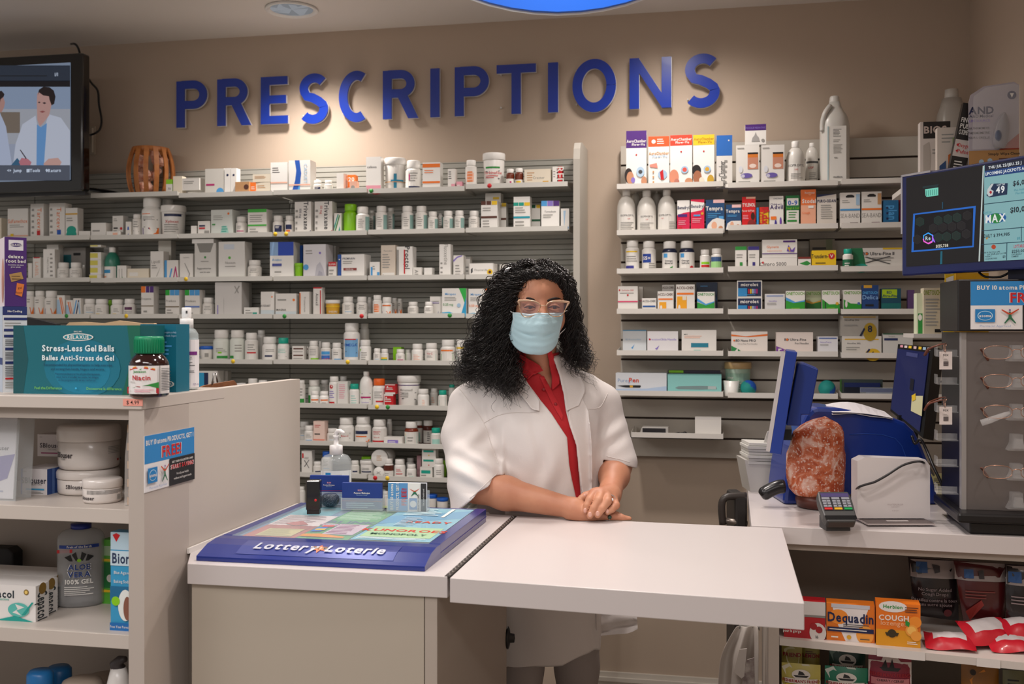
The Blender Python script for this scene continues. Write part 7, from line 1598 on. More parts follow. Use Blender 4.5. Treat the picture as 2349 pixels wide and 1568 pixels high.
mx = nt.nodes.new('ShaderNodeMixRGB'); mx.inputs[2].default_value = lin('#f0d8cc'); bu = nt.nodes.new('ShaderNodeBump'); bu.inputs['Strength'].default_value = .7; bu.inputs['Distance'].default_value = .004
for n_ in (n1, n2): nt.links.new(tc.outputs['Object'], n_.inputs['Vector'])
nt.links.new(n1.outputs['Fac'], rmp.inputs['Fac']); nt.links.new(n2.outputs['Fac'], r2.inputs['Fac']); nt.links.new(r2.outputs['Color'], mx.inputs[0]); nt.links.new(rmp.outputs['Color'], mx.inputs[1]); nt.links.new(mx.outputs['Color'], B.inputs['Base Color'])
nt.links.new(n1.outputs['Fac'], bu.inputs['Height']); nt.links.new(bu.outputs['Normal'], B.inputs['Normal']); B.inputs['Roughness'].default_value = .45; B.inputs['Subsurface Weight'].default_value = .15; B.inputs['Subsurface Scale'].default_value = .01
m = MB(); m.add(V, FF, sm_, True); m.build('salt_rock', t)
# white device box with grille tray
d = 2.74; t, q = frame(2050, 1190, d, 'white_device', 'white plastic box-shaped device with slatted tray in front of terminal', 'device')
xa, _ = PX(*CE(1068, 1200), d, q); xb, _ = PX(*CE(1612, 1200), d, q); zt0 = PX(1900, 1057, d, q)[1]; zb0 = .012
m = MB(); m.prism([(xa, zb0), (xb, zb0), (xb, zt0-.012), (xb-.012, zt0+.004), (xa+.02, zt0+.01), (xa, zt0-.0)], .0, .05, M('#d6cfce', .3)); decor(m, 't .52 .76 .03 #b5a8a8 WATERDROP;t .52 .8 .02 #b5a8a8 CAPACITY;t .52 .86 .025 #b5a8a8 o o o o', xb-xa, zt0-zb0, lambda x, z, e: (xa+x, -e, zb0+z)); m.build('housing', t, bevel=.006)
m = MB(); m.box(xa+.008, xb-.008, -.055, .045, .004, .008, M('#b0a6a4', .35))
for i in range(26): m.box(xa+.01, xb-.01, -.053+i*.0022, -.0522+i*.0022, .008, .0092, M('#7d7270', .4))
m.box((xa+xb)/2-.028, (xa+xb)/2+.028, -.03, -.02, .0092, .011, M('#c8c0be', .4)); m.build('tray', t)
for sx in (xa+.03, xb-.03): MB().box(sx-.008, sx+.008, -.03, .03, 0, .004, M('dg')).build('foot', t)
# card reader
d = 2.63; t, q = frame(1923, 1205, d, 'card_terminal', 'dark grey card payment terminal with coloured keys on counter edge', 'card terminal')
W2, L2 = .086, .098; tilt = math.radians(40)
m = MB(); m.prismz([(-W2/2+.008, 0), (W2/2-.008, 0), (W2/2-.002, .02), (W2/2, L2*.7), (W2/2-.004, L2), (-W2/2+.004, L2), (-W2/2, L2*.7), (-W2/2+.002, .02)], -.026, 0, M('#4a4a4a', .4)); 
rt = (tilt, 0, 0); lc = (0, -.03, .03)
m.build('casing', t, rot=rt, loc=lc, bevel=.004)
m = MB(); m.box(-W2*.42, W2*.42, L2*.34, L2*.93, 0, .0008, M('#26262a', .4)).box(-W2*.46, W2*.46, .006, .018, 0, .0012, M('#1a1a1c', .25)); m.build('face_plate', t, rot=rt, loc=lc)
m = MB(); m.box(-W2*.4, W2*.42, L2*.8, L2*.92, .0009, .0014, M('#8a74b8', .2, emit=.35)); m.build('screen', t, rot=rt, loc=lc)
for r in range(5):
    for c in range(3):
        col = ('#c8c8cc' if r else '#d8d8dc') if r < 4 else ['#c82a2a', '#d8a828', '#1c9a50'][c]
        if r == 4: kx = .013
        m = MB(); x = -W2*.29+c*W2*.29; y = L2*(.74-r*.085); m.box(x-.0098, x+.0098, y-.0031, y+.0031, .0009, .003, M(col if r == 4 else '#8f9098', .4))
        if 0 < r < 4:
            V2, F2 = text2d(str((r-1)*3+c+1), .0045, 1); m.add([(x+a, y+b, .0033) for a, b in V2], F2, M('#101012'))
        m.build('key', t, rot=rt, loc=lc)
m = MB(); m.box(-.03, .03, .0, .06, 0, .03, M('#3a3a3c', .5)); m.build('stand', t)
# cables
m = MB(); cb_ = [(990, 1200, 2.9), (1030, 1150, 2.82), (1080, 1100, 2.73), (1140, 1078, 2.72), (1200, 1060, 2.72), (1290, 1010, 2.72), (1400, 940, 2.72), (1500, 910, 2.72), (1560, 915, 2.73), (1610, 960, 2.85), (1640, 1010, 3.0)]
m.tube(smooth([W(*CE(x, y), dd) for x, y, dd in cb_]), .0032, M('#262426', .4), 8); tag(m.build('device_cable'), 'dark cable draped over the front of the white device', 'cable')
m = MB(); cb_ = [(1475, 715, 2.98), (1500, 775, 2.97), (1540, 740, 2.96), (1590, 830, 2.95), (1640, 950, 2.9), (1700, 1080, 2.88), (1745, 1220, 2.86), (1770, 1300, 2.7), (1810, 1320, 2.66)]
cbp = [W(*CE(x, y), dd) for x, y, dd in cb_]
m.tube(smooth(cbp), .0042, M('#141214', .4), 8); tag(m.build('power_cable'), 'thick black cable running down beside the eyewear tower', 'cable')
# yellow sheet behind the tower
t, q = frame(2170, 1120, 3.0, 'printed_sheet', 'pale yellow printed sheet standing behind the lottery terminal cables', 'paper')
c4 = [PX(*CE(x, y), 3.0, q) for x, y in ((1640, 1010), (1820, 1000), (1820, 1200), (1700, 1200))]
m = MB(); m.prism(c4, .02, .022, M('#b8b07c', .6)); xx, zz = c4[0]; decor(m, 'g .1 .1 .9 .6 7 dg', .05, .07, lambda x, z, e: (xx+.003+x, .02-e, zz-.075+z)); m.build('sheet', t)
# printer box with paper stack, handset, trolley handle
t, q = frame(1760, 1100, 3.25, 'paper_bin', 'white box with stack of papers at the left end of the checkout counter', 'box')
cc = [PX(*CE(x, y), 3.25, q) for x, y in ((222, 895), (560, 940), (560, 1300), (268, 1300))]; cc = [(x, max(z, 0)) for x, z in cc]
m = MB(); m.prism(cc, 0, .12, M('#c9c5bf', .5)); m.build('bin_body', t)
cs = [PX(*CE(x, y), 3.25, q) for x, y in ((250, 775), (395, 790), (560, 800), (560, 950), (390, 945), (250, 935))]
for i in range(7):
    u0, u1 = i/7, (i+.85)/7; xL, zT = cs[0]; xR = cs[2][0]; zB = cs[5][1]
    m = MB(); o_ = .003*math.sin(i*2.3); z0_, z1_ = zB+(zT-zB)*u0, zB+(zT-zB)*u1; m.prism([(xL+o_, z0_+.004), (xR, z0_), (xR, z1_), (xL+o_, z1_+.004)], -.002+o_, .11, M('#d5d3cd', .7)); m.build('paper_stack', t)
m = MB(); m.prism([PX(*CE(x, y), 3.25, q) for x, y in ((375, 780), (405, 690), (425, 680), (430, 780))], .02, .024, M('#c9c6c0', .6)); m.build('loose_sheet', t)
t, q = frame(1770, 1140, 2.98, 'phone_handset', 'black curved handset lying left of the salt rock lamp', 'handset')
hp = [PX(*CE(x, y), 2.98, q) for x, y in ((345, 1165), (400, 1130), (470, 1100), (520, 1095))]
m = MB(); m.tube(smooth([(x, 0, max(z, .012)) for x, z in hp]), [.012, .017, .02, .02, .02, .02, .02, .02, .02, .02, .02, .02, .018], M('#1a181a', .25), 14); m.build('handset_body', t)
t, q = frame(1690, 1170, 3.1, 'trolley_case', 'dark case with bent handle in the gap left of the checkout counter', 'case')
t.location.z = 0
def TC(x, y): a, b = PX(*CE(x, y), 3.1, q); return (a, b+CZ)
m = MB(); m.tube(smooth([(a, 0, b) for a, b in [TC(60, 1380), TC(50, 1240), TC(75, 1180), TC(140, 1168), TC(235, 1165)]]), .011, M('#3a332f', .35), 10); m.build('handle', t)
m = MB(); a, b = TC(145, 1160); c2, d2 = TC(240, 1400); m.box(a, c2, -.01, .12, .1, b, M('#2a2624', .45)); m.build('case_body', t, bevel=.008)
m = MB(); a, b = TC(80, 1350); m.tube([(a, 0, b), (c2, 0, b-.01)], .009, M('#8a8078', .3, .7), 10); m.build('handle_bar', t)
for sx in (.02, .06): MB().lathe([(.03, 0), (.03, .02)], M('k', .5), 20, mtx=Matrix.Translation((a+sx, 0, .03+.0)) @ Matrix.Rotation(math.pi/2, 4, 'X')).build('wheel', t)
m = MB(); m.box(a+.005, a+.075, -.005, .1, .04, .1, M('#2a2624', .45)); m.build('case_base', t)

# ---- packets on the shelf by the right wall
ZP = zat(2150, 765, 3.25)
t = empty('wall_bracket_shelf', (.66, 3.3, ZP), 0, 'small white shelf by the right wall under the lottery screen', 'shelf')
xa = onY(2096, 765, 3.24).x-.66; MB().box(xa, .215, -.06, .12, -.012, 0, M('#cfcac3', .45)).build('shelf_board', t)
MB().box(xa+.118, xa+.14, -.06, -.03, -.6, -.0125, M('#c5c0b8', .45)).build('shelf_post', t)
bxp('meter_packet', 2103, 2118, 672, 765, 3.27, ZP, .05, '#d8e0c0', 'r .2 .5 .9 1 green;o .5 .6 .3 .08 w', 'slim green-edged packet left of the beige test packet', 'packet')
bxp('meter_packet', 2119, 2161, 660, 765, 3.25, ZP, .05, '#cfc4ac', 'T .45 .1 .1 #8a9a3a ONETOUCH;g .1 .22 .9 .85 9;r .6 .9 .95 .97 k', 'beige test packet with green lettering left of yellow strips', 'packet')
bxp('sample_strip', 2164, 2188, 694, 762, 3.235, ZP, .006, '#e0b81c', 'p w .2 .15 .9 .1 .8 .75 .1 .7;g .3 .3 .6 .7 4 red', 'lower yellow and white sample packet under the lottery screen', 'packet')
bxp('sample_strip', 2168, 2190, 628, 692, 3.235, zat(2180, 694, 3.235)+.0005, .006, '#e0b81c', 'p w .1 .15 .9 .05 .8 .75 .1 .7;g .3 .3 .6 .7 4 red', 'upper yellow and white sample packet under the lottery screen', 'packet')
bxp('display_carton', 2192, 2268, 626, 662, 3.26, ZP, .05, '#d8a41c', '', 'plain yellow carton edge right under the lottery screen', 'box')

# ---- lozenges in the cabinet
Zc = ZS
def shb(x0, x1, yt, yy, dep, col, dec, label, side=None): return bxp('lozenge_box', x0, x1, yt, 1465, yy, Zc, dep, col, dec, label, 'box', side=side, rz=-.08)
shb(1800, 1895, 1378, 2.745, .05, '#b01822', 'r 0 0 1 .36 #d8d2d0;r 0 .36 1 .42 #8a8682;T .2 .72 .07 w antibacteriennes;T .2 .82 .07 w pour la gorge;o .82 .82 .2 .26 #d8d0cc;c .72 .66 .09 #a01822;c .85 .74 .09 #a01822;t .8 .93 .08 dg 16', 'white-topped red cherry lozenge box, left of the orange boxes')
shb(1898, 2008, 1386, 2.74, .05, '#e07820', 'p #e8e0de .1 0 .9 0 .75 .5 .9 .75 .7 1 .4 1 .25 .6;o .25 .35 .2 .2 #f09030;o .8 .8 .18 .25 #f0a040;r .1 0 .9 .1 #c8c8d0;T .5 .36 .24 #15204c Dequadin;g .35 .52 .9 .62 2 dg;r .02 .63 .98 .75 #15204c;g .06 .66 .94 .72 1 w;c .47 .88 .06 gold;g .1 .85 .3 .95 1 w;g .7 .88 .9 .95 1 dg', 'orange and white lozenge box with dark blue band')
shb(2012, 2113, 1384, 2.72, .05, '#e8781c', 'r 0 .62 1 1 #e09a1c;o .38 .08 .32 .13 #e8e0dc;T .38 .08 .08 green Herbion;T .4 .34 .12 #f0e4d8 COUGH;t .4 .46 .11 #f0b88a lozenges;c .36 .7 .1 #3a3018;p #3a3018 .2 .68 .52 .68 .48 .76 .24 .76;c .88 .4 .14 #f0902c;c .8 .6 .14 #f0a040;c .8 .6 .1 #f8c060;c .9 .72 .12 #f0a040;p green .66 .36 .76 .42 .74 .52 .66 .48;g .65 .05 .95 .2 3 brown;g .7 .85 .95 .93 2 w', 'orange cough lozenge box with orange slices')
def pouch_bag(pts, yy, th, col, name, label, art=None, lie=False, cat='bag'):
    p0 = onY(*pts[0], yy); t = empty(name, (p0.x, yy, min(onY(*q, yy).z for q in pts)), 0, label, cat); z0 = t.location.z
    P_ = [(onY(*q, yy).x-p0.x, onY(*q, yy).z-z0) for q in pts]; cx = sum(a for a, b in P_)/len(P_); cz = sum(b for a, b in P_)/len(P_)
    m = MB(); V = []; n = len(P_); rings = [(1, 0), (.94, .35), (.7, .8), (.35, 1), (0, 1.05)]
    for s_, dd in rings[:-1]:
        for a, b in P_: V.append((cx+(a-cx)*s_, -th*dd, cz+(b-cz)*s_))
    V.append((cx, -th*1.05, cz)); FF = []
    ar = sum(P_[i][0]*P_[(i+1) % n][1]-P_[(i+1) % n][0]*P_[i][1] for i in range(n))
    for j in range(3):
        for i in range(n): k = (i+1) % n; FF.append((j*n+i, j*n+k, (j+1)*n+k, (j+1)*n+i))
    for i in range(n): FF.append((3*n+i, 3*n+(i+1) % n, 4*n))
    if ar < 0: FF = [tuple(reversed(q)) for q in FF]
    m.add(V, FF, col, True)
    N0 = len(m.v); m.add([(x, -y*.6+.0005, z) for x, y, z in V], [tuple(reversed(q)) for q in FF], col, True); m.build('bag_body', t)
    if art:
        m = MB(); bw = max(a for a, b in P_)-min(a for a, b in P_); bh = max(b for a, b in P_); ax = min(a for a, b in P_)
        def mp(x, z, e):
            rx = abs((x+ax-cx)/(bw/2)); rz_ = abs((z-cz)/(bh/2)); r = min(1, max(rx, rz_)); return (ax+x, -th*1.06*float(np.interp(r, [0, .35, .7, .94, 1], [1.05, 1, .8, .35, 0]))-.0015-e, z)
        decor(m, art, bw, bh, mp, True, eps=.0004); m.build('printed_art', t)
    return t
bk_ = M('#1c1416', .25, coat=.3)
pouch_bag([(2098, 1410), (2200, 1424), (2194, 1285), (2083, 1277)], 2.90, .018, bk_, 'lozenge_bag', 'standing black-bottomed bag of cough drops, leftmost of the three at back', 'r .04 .02 .96 .3 #8f8480;r .14 .05 .36 .22 #1c4a80;p #2a2224 .45 .08 .6 .1 .6 .2 .5 .22;t .5 .48 .05 #8a7a7a No Sugar Added;t .5 .55 .05 #8a7a7a Cough Drops;t .5 .65 .05 #8a7a7a Pastilles contre la toux;t .5 .72 .05 #8a7a7a sans sucre ajoute;c .75 .85 .08 #5a1a20')
pouch_bag([(2210, 1425), (2306, 1430), (2307, 1296), (2187, 1284)], 2.86, .018, M('#4a1618', .25, coat=.3), 'lozenge_bag', 'standing dark red bag of cough drops, middle of the three at back', 'r .02 .02 .98 .3 #8f8480;r .18 .12 .36 .26 #1c4a80;p #2a2224 .45 .14 .55 .12 .56 .26 .46 .26;g .2 .45 .8 .6 3 #7a3a34;p #8a2a24 .2 .8 .5 .6 .55 .68 .3 .95')
pouch_bag([(2309, 1440), (2420, 1450), (2420, 1300), (2305, 1292)], 2.83, .018, bk_, 'lozenge_bag', 'standing black-bottomed bag of cough drops at the right frame edge', 'r .02 .02 .98 .3 #8f8480;r .05 .1 .3 .26 #1c4a80;g .1 .45 .8 .6 3 #8a7a7a')
rd = M('#c21a2c', .3, coat=.4)
def lying(cx, cy, yy, L_, W_, ang, label, dz=0, tilt=.25):
    a_, b_ = ray(cx); p0 = Vector((yy/b_*a_, yy, Zc)); t = empty('lozenge_bag', (p0.x, p0.y, Zc+dz), ang, label, 'bag', 'red lozenge bags lying on the cabinet shelf')
    m = MB(); rings = []; nx, ny = 12, 8; V = []
    rr = random.Random(label)
    for top in (1, 0):
        for j in range(ny+1):
            for i in range(nx+1):
                u, v = i/nx*2-1, j/ny*2-1; e_ = max(0, (1-abs(u)**2.5)*(1-abs(v)**2.5)); z = .012+(.017*e_+.0015*math.sin(u*9+v*4)*e_)*(1 if top else -.62)
                V.append((u*L_/2, v*W_/2, z+.004*math.sin(u*3)*(1-e_)))
    k = (nx+1)*(ny+1); FF = []
    for j in range(ny):
        for i in range(nx): a = j*(nx+1)+i; FF.append((a, a+1, a+nx+2, a+nx+1)); FF.append((k+a, k+a+nx+1, k+a+nx+2, k+a+1))
    m.add(V, FF, rd, True); 
    for f_, q in enumerate(m.f):
        c = sum((Vector(m.v[v]) for v in q), Vector())/4
        if c.z > .013 and abs(c.x) < L_*.36 and c.y > -W_*.1: m.m[f_] = m.mi(M('#cfc8c8', .35))
    m.build('bag_body', t, rot=(tilt, 0, 0), loc=(0, 0, .004)); return t
lying(2178, 1450, 2.74, .115, .08, -.1, 'red lozenge bag lying nearest the orange boxes')
lying(2262, 1430, 2.78, .13, .085, .4, 'red lozenge bag leaning on top of the pile', .02, .5)
lying(2318, 1450, 2.75, .11, .08, .05, 'red lozenge bag lying flat right of the leaning bag', .0)
lying(2345, 1430, 2.80, .11, .08, .2, 'red lozenge bag on the pile at the right frame edge', .03, .3)
# lowest visible shelf: packets
ZL = ZS-.235
def pack(x0, x1, yt, yy, cols, txt, label, top=None):
    p0, p1 = onY(x0, yt, yy), onY(x1, yt, yy); w_ = p1.x-p0.x; h = p0.z-ZL
    pts = [(x0+3, yt+h*0), (x1-3, yt)]
    t = empty('lozenge_packet', (p0.x, yy, ZL), -.05, label, 'packet'); m = MB(); V = []; FF = []; nx, nz = 10, 10
    for j in range(nz+1):
        for i in range(nx+1):
            u, v = i/nx*2-1, j/nz*2-1; e_ = max(0, (1-abs(u)**3)*(1-abs(v)**3)); V.append(((u+1)/2*w_, -.014*e_, (v+1)/2*h))
    for j in range(nz):
        for i in range(nx): a = j*(nx+1)+i; FF.append((a, a+1, a+nx+2, a+nx+1))
    k = len(V); V += [(x, .001-y*.8, z) for x, y, z in V]; FF += [tuple(reversed([q_+k for q_ in q])) for q in FF]
    m.add(V, FF, M(cols[0], .35), True); m.build('packet_body', t)
    m = MB(); decor(m, txt, w_, h, lambda x, z, e: (x, -.014*max(0, (1-abs(x/w_*2-1)**3)*(1-abs(z/h*2-1)**3))-.0012-e, z), True); m.build('printed_art', t)
ff = 'p {a} 0 .06 .2 .0 .6 .35 .4 .5;p {a} .5 0 .7 0 1 .25 1 .4;p {a} 0 .3 .3 .6 .1 .6 0 .5;o .5 .16 .24 .08 #e8e2da;p #1a1614 .3 .17 .7 .17 .64 .2 .36 .2;p #1a1614 .45 .1 .55 .12 .6 .16 .42 .16;r .08 .22 .92 .3 #e8e2da;T .5 .26 .045 #a01c2c FISHERMAN\'S FRIEND;r .1 .31 .9 .37 {b};t .5 .34 .03 #1a1614 {c}'
pack(1793, 1840, 1478, 2.86, ['#b8ac58'], 'p #d8d4a8 .1 .05 .5 0 .9 .1 .8 .3 .3 .25;T .5 .12 .05 #a01c2c FRIEND', 'yellow striped lozenge packet at back left of the bottom shelf')
pack(1840, 1880, 1482, 2.88, ['#a89c4c'], 'T .5 .12 .05 #a01c2c LEMON;g .2 .05 .8 .1 2 brown', 'dull yellow lozenge packet behind the green striped one')
pack(1793, 1882, 1518, 2.79, ['#c8bc60'], ff.format(a='#dcd8c0', b='#d8c83a', c='LEMON / CITRON'), 'yellow striped lozenge packet in front on the bottom shelf')
pack(1902, 1985, 1482, 2.86, ['#2a4a40'], ff.format(a='#7a9488', b='#4a8a70', c='MINT'), 'dark green lozenge packet at back of the bottom shelf')
pack(1892, 1990, 1525, 2.79, ['#1c7a5c'], ff.format(a='#cfd8d0', b='#3a9a78', c='MINT / MENTHE'), 'green and white striped lozenge packet in front')
pack(1992, 2090, 1500, 2.78, ['#8a2038'], 'p #d8ccc8 0 .06 .3 .06 .35 0 .65 0 .75 .06 1 .06 1 .35 0 .35;p #1a1614 .25 .14 .75 .14 .68 .18 .34 .18;p #1a1614 .4 .04 .44 .14 .3 .14;p #1a1614 .55 .03 .6 .14 .48 .14;T .5 .23 .045 #a01c2c FISHERMAN\'S FRIEND;r .06 .27 .94 .36 #c87a80;t .5 .3 .03 #1a1614 CHERRY / CERISE;p w 0 .5 .2 .45 .3 .6 .1 .7', 'cherry red and white ship lozenge packet')
pack(2205, 2290, 1520, 2.78, ['#8a5a1c'], 'p #c87a20 .2 .2 .6 .05 .9 .3 .5 .5;c .3 .1 .08 #2a1a0c', 'dark orange lozenge packet at right of the bottom shelf')
pack(2300, 2349, 1535, 2.76, ['#6a6a4a'], 'g .2 .1 .8 .2 2 k', 'dull green lozenge packet at the bottom right corner')

# ---- white garment hanging by the cabinet end
yy = 2.95; t = empty('hanging_lab_coat', (onY(1690, 1430, yy).x, yy, 0), 0, 'white coat hanging beside the end of the shelf cabinet', 'coat')
sx = onY(1690, 1430, yy).x
def hx(px, py, y_=yy): q = onY(px, py, y_); return q.x-sx, q.z
V = []; nx = 14; rows = [(1428, 1690, 1738), (1455, 1674, 1738), (1480, 1660, 1738), (1510, 1651, 1738), (1568, 1648, 1738), (1640, 1645, 1738), (1760, 1645, 1736)]
for py, a, b in rows:
    for i in range(nx+1):
        u = i/nx; x, z = hx(a+(b-a)*u, py); V.append((x, -.03+.022*math.sin(u*11+py*.004)*min(1, (py-1420)/60)-.0*u, z))
FF = [(j*(nx+1)+i, (j+1)*(nx+1)+i, (j+1)*(nx+1)+i+1, j*(nx+1)+i+1) for j in range(len(rows)-1) for i in range(nx)]
m = MB(); m.add(V, FF, M('#cfc6be', .8, sheen=.2), True); o = m.build('coat_cloth', t); s_ = o.modifiers.new('s', 'SOLIDIFY'); s_.thickness = .003; s_ = o.modifiers.new('sub', 'SUBSURF'); s_.levels = s_.render_levels = 2
m = MB(); c3 = [hx(*q) for q in ((1695, 1470), (1712, 1468), (1706, 1530), (1700, 1535), (1682, 1520))]; m.prism(c3, -.075, -.072, M('#d6cdc6', .8)); m.build('lapel', t)
m = MB(); c3 = [hx(*q) for q in ((1712, 1495), (1728, 1490), (1730, 1560), (1700, 1560), (1705, 1530))]; m.prism(c3, -.07, -.066, M('#8a7a78', .8, mix='#c8beb8', scale=50)); m.build('printed_lining', t)
MB().lathe([(.01, 0), (.006, .004), (.005, .05), (.009, .054)], M('grey', .4, .6), 14, mtx=Matrix.Translation((hx(1725, 1432)[0]+.02, -.02, hx(1725, 1432)[1])) @ Matrix.Rotation(-math.pi/2, 4, 'Y')).build('hook', t)
# ------------------------------------------------------------------ the pharmacist
# figure frame: a = right, f = away from camera, z up (origin under the camera), turned by TH about z
def A3(px, py, d): return np.array([(px-CX)*d/FPX, d, EYE-(py-HY)*d/FPX])
ROOTP = A3(1240, 752, 3.0); ROOTP[2] = 0
pr_ = empty('person', (ROOTP[0]*CT-ROOTP[1]*ST, ROOTP[0]*ST+ROOTP[1]*CT, 0), TH, 'person with long black curls, white coat, red shirt and blue mask leaning on counter', 'person')
def obj_np(name, P, Q, mat, parent=pr_, smooth=True, n3=False):
    P = P-ROOTP; me = bpy.data.meshes.new(name); me.vertices.add(len(P)); me.vertices.foreach_set('co', P.astype(np.float32).ravel())
    k = Q.shape[1]; me.loops.add(Q.size); me.loops.foreach_set('vertex_index', Q.astype(np.int32).ravel()); me.polygons.add(len(Q))
    me.polygons.foreach_set('loop_start', np.arange(0, Q.size, k, dtype=np.int32)); me.polygons.foreach_set('loop_total', np.full(len(Q), k, np.int32))
    me.update(calc_edges=True); me.validate(); me.polygons.foreach_set('use_smooth', np.full(len(me.polygons), smooth))
    me.materials.append(mat); o = bpy.data.objects.new(name, me); COL.objects.link(o); o.parent = parent; return o
def mbo(m, name, parent=pr_):
    m.v = [tuple(np.array(v)-ROOTP) for v in m.v]; return m.build(name, parent)
def noise3(X, Y, Z, s, seed=0):
    r = np.random.default_rng(seed); o = 0
    for i in range(6):
        k = r.normal(size=3); k /= np.linalg.norm(k); k *= s*(.7+.6*r.random()); o = o+np.sin(X*k[0]+Y*k[1]+Z*k[2]+r.random()*6.28)
    return o/6
skin = M('#c38a6c', .5, 0, sss=.06, mix='#b67a5e', scale=14, bump=.12)
# ---- joints
shA, elA, wrA = A3(1082, 925, 3.03), A3(1098, 1128, 2.90), A3(1318, 1166, 2.79)
elA = A3(1094, 1142, 2.872); elA[2] = max(elA[2], .985+.03)
shB, elB, wrB = A3(1392, 925, 3.05), A3(1414, 1066, 3.01), A3(1400, 1128, 2.875)
TOR = [(z_, A3(px, 752, 1)[0]*0+(px-CX)*3.0/FPX, f_, rx, ry) for z_, px, f_, rx, ry in (
    (.45, 1272, 3.04, .155, .135), (.78, 1262, 3.03, .172, .145), (.92, 1252, 3.01, .162, .14), (1.03, 1248, 3.0, .150, .135), (1.12, 1245, 2.99, .152, .14), (1.19, 1242, 2.99, .165, .135), (1.25, 1240, 3.0, .178, .11), (1.295, 1236, 3.01, .165, .085), (1.33, 1234, 3.01, .105, .065), (1.36, 1233, 3.01, .055, .05))]
lo_, hi_ = (-.25, 2.66, .935), (.38, 3.2, 1.655)
S = SDF(lo_, hi_, .0024)
# torso, neck (skin under the clothes)
S.loft([t_ for t_ in TOR if t_[0] > .9], .02, infl=-.02)
S.cap(A3(1232, 860, 3.0), A3(1238, 760, 2.96), .052, .05, k=.03)
# head
hc = A3(1238, 690, 2.93)
S.ell(A3(1238, 668, 2.945), (.074, .092, .078), k=.02)
S.ell(A3(1236, 672, 2.90), (.064, .066, .062), k=.02); S.ell(A3(1237, 700, 2.90), (.064, .072, .085), k=.03)
S.ell(A3(1240, 742, 2.885), (.054, .062, .058), k=.03)
S.ell(A3(1241, 778, 2.868), (.026, .028, .022), k=.03)
for sd, px in ((-1, 1203), (1, 1274)): S.ell(A3(px, 732, 2.875), (.024, .026, .026), k=.02)      # cheeks
for sd, px in ((-1, 1215), (1, 1271)):
    S.ell(A3(px, 704, 2.828), (.016, .014, .0095), k=.012, op='sub')       # sockets
    S.cap(A3(px-13, 691, 2.842), A3(px+13, 691, 2.842), .0065, k=.012)      # brow
    S.ell(A3(px, 705, 2.8385), (.0125, .0122, .0115), k=.002)
    S.ell(A3(px, 714, 2.838), (.015, .009, .005), k=.008)
S.cap(A3(1244, 698, 2.832), A3(1246, 728, 2.812), .007, .0115, k=.014)      # nose
for px in (1238, 1256): S.ell(A3(px, 731, 2.82), (.0065, .008, .006), k=.006)
S.ell(A3(1246, 757, 2.824), (.022, .012, .006), k=.008); S.ell(A3(1246, 766, 2.826), (.02, .011, .007), k=.006)  # lips
for px in (1174, 1303): S.ell(A3(px, 716, 2.95), (.009, .017, .03), k=.008)   # ears
# arms
S.cap(A3(1082,940,3.03), elA, .042, .042, k=.02); S.cap(elA, elA+(wrA-elA)*.3, .043, .044, k=.02); S.cap(elA+(wrA-elA)*.3, wrA, .044, .0265, k=.02)
S.cap(A3(1382,935,3.04), elB, .04, .041, k=.015); S.cap(elB, elB+(wrB-elB)*.4, .042, .041, k=.02); S.cap(elB+(wrB-elB)*.4, wrB, .041, .029, k=.02)
# hands: crop pixels of the close view
def H(x, y, d): return A3(1260+x/8.709, 1040+y/8.709, d)
def chain(pts, rs, k=.005):
    for i in range(len(pts)-1): S.cap(pts[i], pts[i+1], rs[i], rs[i+1], k=k)
# hand A (lower, palm side down on the flap)
zc = CZ
def HA(x, y, d): p = H(x, y, d); return p
palmA = [(HA(470, 1120, 2.785), .026), (HA(640, 1180, 2.78), .0225), (HA(820, 1210, 2.78), .0205), (HA(1000, 1215, 2.785), .0185), (HA(1130, 1225, 2.79), .015)]
S.cap(wrA, palmA[0][0], .027, .026, k=.012)
chain([p for p, r in palmA], [r for p, r in palmA], .012)
for dd, sc_ in ((.022, .85), (.044, .7)):
    chain([p+np.array([0, dd, .002]) for p, r in palmA[:4]], [r*sc_ for p, r in palmA[:4]], .014)
chain([HA(1080, 1235, 2.775), HA(1280, 1255, 2.775), HA(1440, 1278, 2.775), HA(1600, 1300, 2.775)], [.0125, .0105, .0092, .0065], .004)   # index along the edge
chain([HA(1080, 1205, 2.80), HA(1290, 1215, 2.805), HA(1420, 1245, 2.807)], [.011, .0095, .0082], .004)
chain([HA(1060, 1190, 2.822), HA(1250, 1185, 2.83), HA(1360, 1215, 2.835)], [.0105, .009, .0078], .004)
chain([HA(1020, 1180, 2.84), HA(1170, 1170, 2.85), HA(1270, 1195, 2.855)], [.0095, .008, .007], .004)
chain([HA(560, 1020, 2.80), HA(700, 960, 2.83), HA(820, 940, 2.85)], [.014, .011, .009], .006)                      # thumb, mostly under hand B
# hand B on top
bk = [HA(1180, 830, 2.83), HA(1060, 850, 2.80), HA(960, 840, 2.785)]
S.cap(wrB, HA(1230, 830, 2.835), .029, .025, k=.015)
for a_, r_ in ((HA(900, 800, 2.79), .0155), (HA(1010, 800, 2.785), .016), (HA(1130, 850, 2.785), .016), (HA(1260, 930, 2.79), .0155)): S.cap(HA(1230, 830, 2.84), a_, .022, r_, k=.012)
chain([HA(900, 800, 2.785), HA(810, 920, 2.766), HA(755, 1030, 2.76), HA(722, 1150, 2.757)], [.0135, .0112, .0098, .0082], .0028)
chain([HA(1040, 810, 2.782), HA(985, 930, 2.752), HA(890, 1090, 2.744), HA(812, 1240, 2.742)], [.0138, .0118, .0102, .0088], .0028)
chain([HA(1160, 860, 2.780), HA(1160, 950, 2.752), HA(1060, 1090, 2.742), HA(968, 1225, 2.74)], [.0132, .0118, .01, .0086], .0028)
